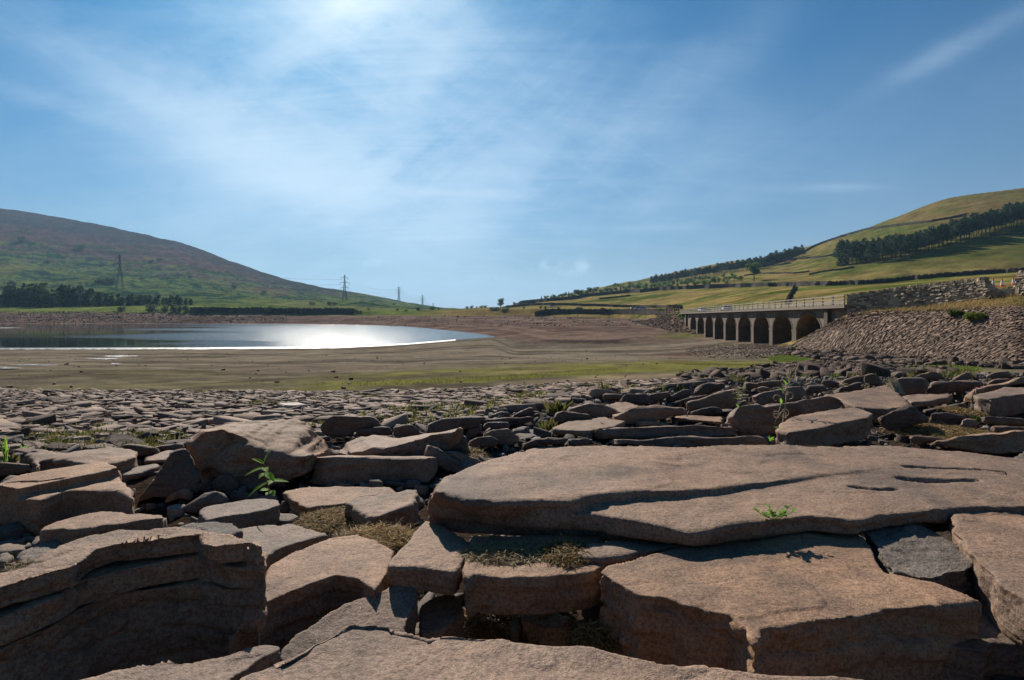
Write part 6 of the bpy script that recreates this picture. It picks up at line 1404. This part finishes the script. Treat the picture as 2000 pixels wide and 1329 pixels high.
z2 = lambda L_: [(600 + x / 2.857, 500 + y / 2.857) for x, y in L_]
wall_along('dark field wall running the whole width of the right hillside above the viaduct', z2([(1150, 272), (1400, 252), (1600, 226), (1800, 205)]) + z3([(0, 592), (100, 580), (400, 567), (650, 560), (800, 557), (1000, 555), (1200, 547), (1400, 528), (1600, 510), (1800, 495), (2060, 480)]), 5.5, 60)
wall_along('dark field wall just below the long hillside wall, left of the viaduct', z2([(1110, 292), (1200, 278), (1350, 275), (1600, 280), (1750, 287), (2000, 292), (2060, 291)]), 3.5, 60)
wall_along('dark roadside wall across the valley in front of the parked cars', z2([(1270, 318), (1400, 322), (1700, 325), (2000, 326), (2090, 326)]), 7.0, 200, thick=0.6)
wall_along('short field wall running straight downhill to the viaduct parapet', z3([(806, 562), (790, 600), (770, 632), (762, 660)]), 4.0, 100)
wall_along('curving wall along the skyline of the right hill above the pines', z3([(600, 470), (700, 440), (770, 420), (860, 380), (930, 340), (1000, 316), (1110, 285), (1180, 266), (1300, 250), (1500, 227), (1700, 193)]), 3.0, 150)
wall_along('thin hillside wall between the two pine belts', z3([(640, 462), (770, 425), (850, 416), (1015, 406)]), 2.5, 150)
wall_along('thin hillside wall under the pine belt at the right edge', z3([(1820, 293), (2060, 286)]), 2.2, 150)
wall_along('broken wall fragment on the hillside below the pine belt', z3([(880, 497), (1000, 478), (1110, 470)]), 2.5, 100)
wall_along('broken old wall line left of the wall fragment', z3([(540, 500), (640, 494), (760, 492), (880, 494)]), 1.8, 100)
wall_along('short wall line in the golden field beyond the mud', z2([(1630, 242), (1700, 236), (1800, 225)]), 2.2, 60)
wall_along('dark retaining wall along the far shore behind the water', [(372, 611), (450, 611.5), (540, 612.5), (640, 613.5), (690, 613.5)], 8.5, 300, thick=1.0, name='retaining_wall', hscale=1.0)

# ------------------------------------------------------------------ trees
def tree_mesh(kind, seed, n, ls, H=1.0):
    """unit-height crown points (height 1) and trunk mesh"""
    r_ = np.random.default_rng(seed); pts = []
    if kind == 'pine':
        nb = 9
        for i in range(nb):
            f = 0.40 + 0.58 * i / (nb - 1); rad = 0.26 * (1 - (f - 0.40) / 0.62) ** 0.6 + 0.03; k = int(n / nb * (0.4 + rad * 4.0) * 0.8)
            for c in range(4):
                a = r_.uniform(0, 6.28); cx, cy = math.cos(a) * rad * 0.55, math.sin(a) * rad * 0.55
                u = r_.normal(0, 1, (k // 4 + 1, 3)); u /= np.linalg.norm(u, axis=1)[:, None]; u *= r_.uniform(0.3, 1, len(u))[:, None] ** 0.5
                pts.append(u * np.array([rad * 0.62, rad * 0.62, 0.055]) + np.array([cx, cy, f + r_.uniform(-.03, .03)]))
    elif kind == 'spruce':
        nb = 12
        for i in range(nb):
            f = 0.08 + 0.90 * i / (nb - 1); rad = 0.22 * (1 - f) + 0.015; k = int(n / nb * (0.3 + rad * 7))
            u = r_.normal(0, 1, (k, 3)); u /= np.linalg.norm(u, axis=1)[:, None]; u *= (r_.uniform(0.4, 1, k) ** 0.5 * (1 + 0.25 * vn(u * 3 + i)))[:, None]
            pts.append(u * np.array([rad, rad, 0.06]) + np.array([0, 0, f]))
    else:
        for c in range(11):
            a = r_.uniform(0, 6.28); q = r_.uniform(0, 0.26); f = r_.uniform(0.42, 0.82) if c else 0.85; rad = r_.uniform(0.13, 0.22)
            if kind == 'bush': f = r_.uniform(0.14, 0.72); q = r_.uniform(0.05, 0.38); rad = r_.uniform(0.18, 0.3)
            if kind == 'full': f = 0.1 + 0.82 * c / 10; q = r_.uniform(0.0, 0.16); rad = r_.uniform(0.15, 0.22) * (1.15 - 0.6 * f)
            k = n // 11; u = r_.normal(0, 1, (k, 3)); u /= np.linalg.norm(u, axis=1)[:, None]; u *= r_.uniform(0.35, 1, k)[:, None] ** 0.45
            pts.append(u * np.array([rad, rad, rad * 0.8]) + np.array([math.cos(a) * q, math.sin(a) * q, f]))
    c = np.concatenate(pts); V = leafquads(c, ls)
    return quads_mesh(kind + '_crown', V)
def trunk_mesh(kind, seed):
    random.seed(seed); mb = MB(); top = {'pine': 0.92, 'spruce': 0.9, 'broad': 0.6, 'bush': 0.3, 'full': 0.7}[kind]; r0 = {'full': 0.02, 'pine': 0.016, 'spruce': 0.018, 'broad': 0.03, 'bush': 0.03}[kind]
    pts = [(random.uniform(-.008, .008) * i, random.uniform(-.008, .008) * i, top * i / 5 - 0.02) for i in range(6)]
    mb.tube(pts, [r0 * (1.15 - 0.8 * i / 5) for i in range(6)], 6)
    for i in range(7):
        z_ = random.uniform(0.35, 0.8) * top / 0.9; a = random.uniform(0, 6.28); L_ = random.uniform(0.12, 0.24)
        mb.bar((0, 0, z_), (math.cos(a) * L_, math.sin(a) * L_, z_ + (0.02 if kind in ('pine', 'spruce') else 0.15)), r0 * 0.4, 4, r0 * 0.12)
    return mb.mesh('trunk')
PROT = {}
def proto(kind, mat, count, n, ls):
    L_ = []
    for i in range(count):
        cm = tree_mesh(kind, 11 + i, n, ls); cm.materials.append(M[mat]); tm = trunk_mesh(kind, 31 + i); tm.materials.append(M['bark']); L_.append((cm, tm))
    PROT[(kind, mat)] = L_
for a in [('pine', 'pine', 6, 900, 0.028), ('spruce', 'pine', 4, 1000, 0.030), ('spruce', 'broad', 3, 800, 0.034), ('broad', 'broad', 5, 1300, 0.034), ('bush', 'bush', 3, 1300, 0.045), ('bush', 'broad', 4, 900, 0.05), ('broad', 'young', 4, 700, 0.05), ('bush', 'young', 3, 700, 0.06), ('broad', 'pine', 3, 1300, 0.034), ('full', 'pine', 4, 1300, 0.034), ('full', 'broad', 4, 1300, 0.034)]: proto(*a)
random.seed(5)
TC = [0]
def tree(name, label, cat, kind, mat, px, py, hpx, group=None, d=None, wide=1.0, dmin=30, dj=0.0):
    if d is None: X0, D0, Z0 = hit(px, py, dmin)
    else: D0 = d; X0 = (px - CX) / F * d; Z0 = tz(X0, D0)
    if dj: D0 += dj; X0 = (px - CX) / F * D0; Z0 = tz(X0, D0)
    H = hpx / F * D0; L_ = PROT[(kind, mat)]; cm, tm = L_[random.randrange(len(L_))]
    root = empty(name, (X0, D0, Z0 - 0.02 * H), random.uniform(0, 6.28)); root.scale = (H * wide, H * wide, H)
    tag(root, label, cat, group)
    c = bpy.data.objects.new('crown', cm); COL.objects.link(c); c.parent = root
    t_ = bpy.data.objects.new('trunk', tm); COL.objects.link(t_); t_.parent = root
    return root
# the long pine belt on the right hillside
bx = [1632, 1680, 1740, 1800, 1870, 1930, 2000, 2060]; by = [519, 517, 508, 497, 476, 458, 442, 430]; ht = [46, 44, 42, 42, 44, 44, 44, 44]
N_ = 0
for row in range(3):
    px = 1640 + row * 3
    while px < 2040:
        py = np.interp(px, bx, by) - row * 5.5 + random.uniform(-1.5, 1.5)
        hh = np.interp(px, bx, ht) * random.uniform(0.80, 1.05) * (1 - 0.06 * row)
        tree('pine_tree', 'dark pine standing in the long belt on the right hillside', 'tree', 'pine', 'pine', px, py, hh, 'pines of the long belt on the right hillside', wide=1.0, dmin=150); px += random.uniform(6.5, 10.5); N_ += 1
tree('pine_tree', 'full branched pine at the low left end of the hillside belt', 'tree', 'spruce', 'pine', 1646, 519, 46, None, dmin=150, wide=1.3)
# second belt along the skyline
px = 1272
while px < 1566:
    base = np.interp(px, [1265, 1330, 1400, 1480, 1530, 1566], [556, 546, 534, 523, 510, 500]); hh = np.interp(px, [1265, 1330, 1400, 1480, 1530, 1566], [15, 17, 18, 20, 22, 22])
    for row in range(2):
        tree('pine_tree', 'small dark pine in the belt that climbs to the skyline beyond the viaduct', 'tree', 'pine', 'pine', px + random.uniform(-2, 2), base + row * 3.0, hh * random.uniform(0.8, 1.1), 'pines of the far skyline belt', wide=1.25, dmin=150)
    px += random.uniform(3.6, 5.6)
# young trees on the slope between
px = 1058
while px < 1450:
    base = np.interp(px, [1058, 1130, 1200, 1270, 1330, 1400, 1450], [588, 580, 573, 566, 560, 555, 550]); hh = np.interp(px, [1058, 1130, 1200, 1280, 1450], [8, 14, 14, 11, 12])
    kd = random.choice([('broad', 'young'), ('bush', 'young'), ('spruce', 'broad'), ('broad', 'broad')])
    tree('young_tree', 'young green tree in the loose planting on the far right slope', 'tree', kd[0], kd[1], px + random.uniform(-2, 2), base + random.uniform(-3, 1), hh * random.uniform(0.7, 1.15), 'young trees of the loose planting', wide=1.2, dmin=150)
    if 1200 < px < 1430: tree('young_tree', 'young green tree in the loose planting on the far right slope', 'tree', 'bush', 'young', px + random.uniform(-3, 3), base - random.uniform(5, 14), 7, 'young trees of the loose planting', wide=1.3, dmin=150)
    px += random.uniform(5, 8.5)
tree('broadleaf_tree', 'lone bushy tree on the slope at the end of the skyline pines', 'tree', 'broad', 'broad', 1473, 549, 38, None, wide=1.1, dmin=100)
tree('broadleaf_tree', 'lone round tree on the horizon in the middle of the valley', 'tree', 'broad', 'broad', 978, 605, 23, None, d=395, wide=0.9)
for (px, py, h_, w_, lb) in [(912, 604, 7, 1.5, 'small thorn tree at the left of the horizon group'), (921, 602, 8, 1.5, 'thorn tree second in the horizon group'), (931, 600, 6, 1.0, 'tiny thorn tree third in the horizon group'), (940, 600, 8, 1.6, 'wide thorn tree fourth in the horizon group'), (948, 600, 8, 1.5, 'wide thorn tree nearest the lone round tree')]:
    tree('thorn_tree', lb, 'tree', 'broad', 'broad', px, py, h_, None, d=520, wide=w_)
for i, (px, py, h_) in enumerate([(1131, 610, 15), (1163, 609, 9), (1190, 609, 10), (1065, 609, 8), (1091, 609, 9), (1272, 609, 7), (1305, 609, 6), (1024, 608, 6), (1055, 608, 7)]):
    tree('roadside_bush', ['rounded tall bush behind the roadside wall, biggest of its row', 'small bush behind the roadside wall right of the biggest', 'wide low bush behind the middle of the roadside wall', 'low bush near the left end of the roadside wall', 'slim bush between the left cars', 'dark small bush left of the chevron boards', 'dark small bush between the chevron boards', 'low bush at the foot of the golden mound', 'low bush where the roadside wall begins'][i], 'bush', 'bush', 'young' if i in (1, 2, 3, 4) else 'broad', px, py, h_, None, d=float(np.interp(px, [1000, 1200, 1330], [392, 322, 196])) , wide=0.9)
bushy('green_bush', 'wide green bush behind the far end of the viaduct railing', 1358, 607, 62, 12, 172, 'young', 'bush', 1800, leafs=0.35)
# left shore woodland
random.seed(9)
LF = [('spruce', 'pine'), ('full', 'pine'), ('full', 'broad'), ('full', 'pine')]
px = 8
while px < 375:
    top = np.interp(px, [0, 50, 90, 130, 170, 220, 280, 330, 375], [560, 555, 556, 560, 566, 573, 578, 580, 586]); 
    for row in range(2):
        kd = random.choice(LF if px < 200 else LF[1:3]); b0 = 600 - row * 4
        tree('shore_tree', 'dark tree in the wood on the far left shore', 'tree', kd[0], kd[1], px + random.uniform(-3, 3), b0, (b0 - top) * random.uniform(0.62, 1.15), 'trees of the left shore wood', d=455 + row * 22 + random.uniform(-8, 8), wide=1.6 if kd[0] == 'spruce' else 1.45)
    px += random.uniform(7, 11)
for i, (px, w_, h_) in enumerate([(237, 20, 13), (296, 30, 18), (321, 20, 15), (340, 22, 18), (362, 20, 15), (350, 14, 14)]):
    tree('willow_bush', ['small pale willow bush left on the far shore', 'largest round willow bush on the far shore', 'middle round willow bush right of the largest', 'tall round willow bush near the right end', 'last round willow bush of the far shore row', 'narrow willow bush squeezed before the last'][i], 'bush', 'bush', 'bush', px, 612, h_, None, d=393 - i * 0.3, wide=w_ / h_ * 0.85)
for (px, py, h_, lb) in [(403, 608, 17, 'round dark bush at the left end of the retaining wall'), (524, 610, 19, 'round dark tree in front of the retaining wall'), (537, 604, 7, 'small bush right of the round dark tree'), (450, 609, 8, 'little bush growing from the retaining wall'), (588, 610, 8, 'low bush on the right half of the retaining wall'), (577, 600, 5, 'dark bush on the meadow above the retaining wall')]:
    tree('shore_bush', lb, 'bush', 'bush', 'broad', px, py, h_, None, d=388, wide=1.0)
px = 640
while px < 705:
    tree('shore_bush', 'dark bush in the row at the right end of the far retaining wall', 'bush', 'bush', 'broad', px, 611, random.uniform(6, 13), 'bushes right of the retaining wall', d=392, wide=1.2); px += random.uniform(6, 9)
for i, (px, py, h_) in enumerate([(38, 472, 12), (157, 487, 13), (92, 513, 7), (207, 553, 18), (220, 552, 12), (195, 549, 12), (296, 514, 9), (313, 511, 8), (278, 545, 8), (372, 543, 6), (457, 563, 10), (513, 575, 9), (565, 585, 5), (440, 549, 4), (22, 558, 14), (610, 596, 8), (646, 597, 9), (655, 597, 8), (720, 606, 6), (775, 607, 5), (792, 608, 5), (726, 596, 5), (769, 596, 5), (817, 607, 8), (844, 606, 9), (858, 606, 5)]):
    tree('hill_bush', 'dark bush or small tree dotted alone on the left hillside', 'bush', 'bush', 'broad', px, py, h_, 'scattered bushes of the left hillside', wide=1.6, dmin=330)
# clump at (980..1000): shrubs and hedge by the lone tree
for px in (985, 992): tree('shore_bush', 'low hedge bush right of the lone round tree', 'bush', 'bush', 'broad', px, 605, 5, 'hedge bushes by the lone round tree', d=398, wide=1.8)
for (px, lb) in ((1018, 'tiny bush on the crest wall, left'), (1043, 'tiny bush on the crest wall, right')): tree('hill_bush', lb, 'bush', 'bush', 'broad', px, 592 if px < 1030 else 590, 5, None, dmin=300, wide=1.0)

# ------------------------------------------------------------------ pylons and lines
PYL = []
def pylon(label, px, ytop, d, yaw, thick):
    X0 = (px - CX) / F * d; Z0 = tz(X0, d); H = CZ + (HY - ytop) / F * d - Z0
    root = empty('pylon', (X0, d, Z0), yaw); tag(root, label, 'pylon', None)
    w0 = 0.085 * H
    def hw(f): return w0 * (1 - f / 0.62 * 0.72) if f < 0.62 else w0 * 0.28 * (1 - (f - 0.62) / 0.38 * 0.75)
    body = MB(); lv = [0, 0.16, 0.30, 0.42, 0.52, 0.60, 0.68, 0.76, 0.84, 0.92, 1.0]
    for a, b_ in zip(lv[:-1], lv[1:]):
        ca = [Vector((sx0 * hw(a), sy0 * hw(a), a * H)) for sx0, sy0 in ((1, 1), (-1, 1), (-1, -1), (1, -1))]; cb = [Vector((sx0 * hw(b_), sy0 * hw(b_), b_ * H)) for sx0, sy0 in ((1, 1), (-1, 1), (-1, -1), (1, -1))]
        for i in range(4):
            body.bar(ca[i], cb[i], thick); body.bar(ca[i], cb[(i + 1) % 4], thick * 0.6); body.bar(ca[(i + 1) % 4], cb[i], thick * 0.6); body.bar(cb[i], cb[(i + 1) % 4], thick * 0.5)
    body.build('lattice_tower', M['steel'], root)
    tips = []
    for f, L_ in ((0.90, 0.13), (0.72, 0.175), (0.555, 0.14)):
        for s in (-1, 1):
            mb = MB(); tip = Vector((s * L_ * H * 0.9, 0, f * H)); hb = hw(f)
            for sy0 in (-1, 1):
                mb.bar((s * hb, sy0 * hb, f * H), tip, thick * 0.8); mb.bar((s * hb, sy0 * hb, (f + 0.045) * H), tip, thick * 0.7)
            mb.bar((s * hb, 0, (f + .03) * H), tip.lerp(Vector((0, 0, f * H)), 0.45), thick * 0.5)
            arm = mb.build('crossarm', M['steel'], root)
            mb = MB(); mb.bar(tip, tip + Vector((0, 0, -0.07 * H)), thick * 0.8, 6); mb.build('insulator', M['wire'], arm)
            tips.append(Matrix.Translation(root.location) @ Matrix.Rotation(yaw, 4, 'Z') @ (tip + Vector((0, 0, -0.07 * H))))
    PYL.append(tips); return root
pylon('tall grey lattice pylon in front of the left hillside', 234, 497, 700, R(20), 0.26)
pylon('tallest looking lattice pylon against the sky, behind the valley meadow', 673, 537, 880, R(25), 0.28)
pylon('middle distance lattice pylon on the skyline', 779, 560, 1240, R(20), 0.34)
pylon('smallest lattice pylon on the skyline', 825, 576.5, 1700, R(20), 0.40)
pylon('far faint pylon at the tail of the hill', 846, 592, 2300, R(20), 0.35)
for a, b_ in zip(PYL[:-1], PYL[1:]):
    for j in range(6):
        p, q_ = Vector(a[j]), Vector(b_[j]); L_ = (q_ - p).length; mb = MB()
        pts = [p.lerp(q_, i / 16) + Vector((0, 0, -4 * (i / 16) * (1 - i / 16) * L_ * 0.022)) for i in range(17)]
        mb.tube(pts, [0.0000085 * 10 * (p_.y ** 1.0) * 0.9 for p_ in pts], 4)
        tag(mb.build('power_line', M['wire']), 'thin power line slung from pylon to pylon above the left meadow', 'cable', 'power lines between the pylons')

# ------------------------------------------------------------------ cars, chevron boards, barriers
def make_car(paint):
    root = empty('parked_car', (0, 0, 0))
    def loft(secs, name, mat, parent):
        mb = MB(); vs = []; n = len(secs[0])
        for s in secs: vs += s
        mb.add(vs, [(i * n + j, i * n + (j + 1) % n, (i + 1) * n + (j + 1) % n, (i + 1) * n + j) for i in range(len(secs) - 1) for j in range(n)] + [tuple(range(n))[::-1], tuple(range((len(secs) - 1) * n, len(secs) * n))]); return mb.build(name, mat, parent, True)
    def sec(x, w, z0, z1): return [(x, -w, z0), (x, -w * 0.97, z1 - 0.08), (x, -w * 0.85, z1), (x, w * 0.85, z1), (x, w * 0.97, z1 - 0.08), (x, w, z0)]
    loft([sec(-2.1, .75, .35, .75), sec(-2.0, .86, .25, .88), sec(-1.2, .9, .22, .95), sec(1.0, .9, .22, .95), sec(1.9, .86, .25, .80), sec(2.1, .74, .35, .65)], 'body', M[paint], root)
    loft([sec(-1.75, .70, .90, 1.0), sec(-1.2, .74, .90, 1.42), sec(-.2, .74, .90, 1.48), sec(.5, .72, .90, 1.40), sec(1.25, .68, .90, .98)], 'window', M['glass'], root)
    mb = MB(); mb.box((-.35, 0, 1.47), (.75, .62, .035)); mb.build('roof', M[paint], root)
    for x in (-1.35, 1.35):
        for y in (-.82, .82):
            mb = MB(); mb.bar((x, y - .1, .32), (x, y + .1, .32), .32, 14); mb.build('wheel', M['black'], root)
    return root
cars = {}
def place_car(label, paint, px, d, z_px=None, yaw=0.0):
    X0 = (px - CX) / F * d; Z0 = tz(X0, d) if z_px is None else z_px
    if paint not in cars: root = cars[paint] = make_car(paint)
    else:
        src = cars[paint]; root = src.copy(); COL.objects.link(root)
        for ch in src.children: c = ch.copy(); COL.objects.link(c); c.parent = root
    root.location = (X0, d, Z0); root.rotation_euler = (0, 0, yaw); tag(root, label, 'car'); return root
rd = lambda px: float(np.interp(px, [960, 1060, 1130, 1200, 1270, 1330], [394, 372, 345, 320, 262, 197]))
for px, paint, lb in [(965, 'car_white', 'white car just left of the lone round tree'), (971, 'car_silver', 'silver car under the lone round tree'), (961, 'car_blue', 'dark blue car left of the white one by the lone tree'), (988, 'car_white', 'white car right of the lone round tree'), (1079, 'car_white', 'white car behind the left part of the roadside wall'), (1129, 'car_silver', 'silver car beside the biggest roadside bush'), (1136, 'car_white', 'white car beside the biggest roadside bush'), (1178, 'car_red', 'red car behind the middle of the roadside wall'), (1240, 'car_white', 'white car, left of the parked row before the chevron boards'), (1248, 'car_silver', 'silver car in the parked row before the chevron boards'), (1256, 'car_white', 'white car, right of the parked row before the chevron boards')]:
    d = rd(px) + 3.5; X0 = (px - CX) / F * d; place_car(lb, paint, px, d, tz(X0, d) + (1.3 if px > 1000 else 0.2), R(random.uniform(-12, 12)))
for t_, paint, lb in ((7.8, 'car_white', 'white car at the far end of the viaduct deck'), (5.1, 'car_silver', 'silver van-like car halfway along the viaduct deck')):
    p = O + E * (t_ * SP) - NL * 3.0; c = place_car(lb, paint, 1000, 50); c.location = (p.x, p.y, deckz(t_) + 0.39); c.rotation_euler = (0, 0, math.atan2(E.y, E.x))
def chevron(label, px, y0, y1, w, d):
    k = d / F; root = empty('chevron_sign', ((px - CX) * k, d, CZ + (HY - y1) * k)); tag(root, label, 'road sign'); H = (y1 - y0) * k; Wd = w * k
    mb = MB(); mb.box((0, 0, H / 2), (Wd / 2, 0.04, H / 2)); mb.build('board', M['yellow'], root)
    mb = MB(); mb.box((0, -0.05, H / 2), (Wd * 0.40, 0.006, H * 0.36)); pn = mb.build('panel', M['black'], root)
    for s in (-0.5, 0.5):
        mb = MB(); cx = s * Wd * 0.36; hh = H * 0.32; th = Wd * 0.11; ww = Wd * 0.13
        for sg in (-1, 1):
            a = [(cx - ww, -0.062, H / 2), (cx - ww + th, -0.062, H / 2), (cx + ww * .4 + th, -0.062, H / 2 + sg * hh), (cx + ww * .4, -0.062, H / 2 + sg * hh)]
            mb.add(a, [(0, 1, 2, 3) if sg > 0 else (3, 2, 1, 0)])
        mb.build('chevron', M['yellow'], pn)
    for s in (-1, 1):
        mb = MB(); mb.bar((s * Wd * 0.4, 0.06, -1.6), (s * Wd * 0.4, 0.06, H * 0.8), 0.05, 6); mb.build('post', M['steel'], root)
chevron('yellow sign with black chevrons pointing left, left of the two', 1291, 603.3, 608.3, 11, 205)
chevron('yellow sign with black chevrons pointing left, right one at the viaduct end', 1321.5, 602.5, 608.3, 13, 186)
def barrier(label, px, y1, d, w):
    k = d / F; root = empty('barrier', ((px - CX) * k, d, CZ + (HY - y1) * k)); tag(root, label, 'barrier')
    for z_ in (0.35, 0.85):
        mb = MB(); mb.box((0, 0, z_), (w * k / 2, 0.03, 0.14)); mb.build('board', M['red'], root)
    for s in (-1, 0, 1):
        mb = MB(); mb.box((s * w * k * 0.45, 0, 0.5), (0.05, 0.05, 0.5)); mb.build('post', M['white'], root)
barrier('orange road barrier on the wall below the left chevron sign', 1305, 612.5, 186.5, 12)
barrier('orange road barrier on the wall below the right chevron sign', 1322, 612.5, 180, 14)
# ------------------------------------------------------------------ air: pale even haze through which the far hills fade
_z0, _z1 = min(float(Zt.min()), CZ - 31) - 1.0, float(Zt.max()) + 4.0
mb = MB(); mb.box((0, 0, (_z0 + _z1) / 2), (8400, 8400, (_z1 - _z0) / 2)); print('haze', _z0, _z1, float(np.hypot(rr * np.sin(TH), rr * np.cos(TH)).max()))
hzo = mb.build('haze', None); tag(hzo, kind='stuff')
m = bpy.data.materials.new('haze'); m.use_nodes = True; t = m.node_tree; t.nodes.remove(t.nodes['Principled BSDF'])
pv = t.nodes.new('ShaderNodeVolumePrincipled'); pv.inputs['Color'].default_value = (0.42, 0.70, 1.0, 1); pv.inputs['Density'].default_value = 0.00008; pv.inputs['Anisotropy'].default_value = 0.3
t.links.new(pv.outputs[0], t.nodes['Material Output'].inputs['Volume']); hzo.data.materials.append(m)
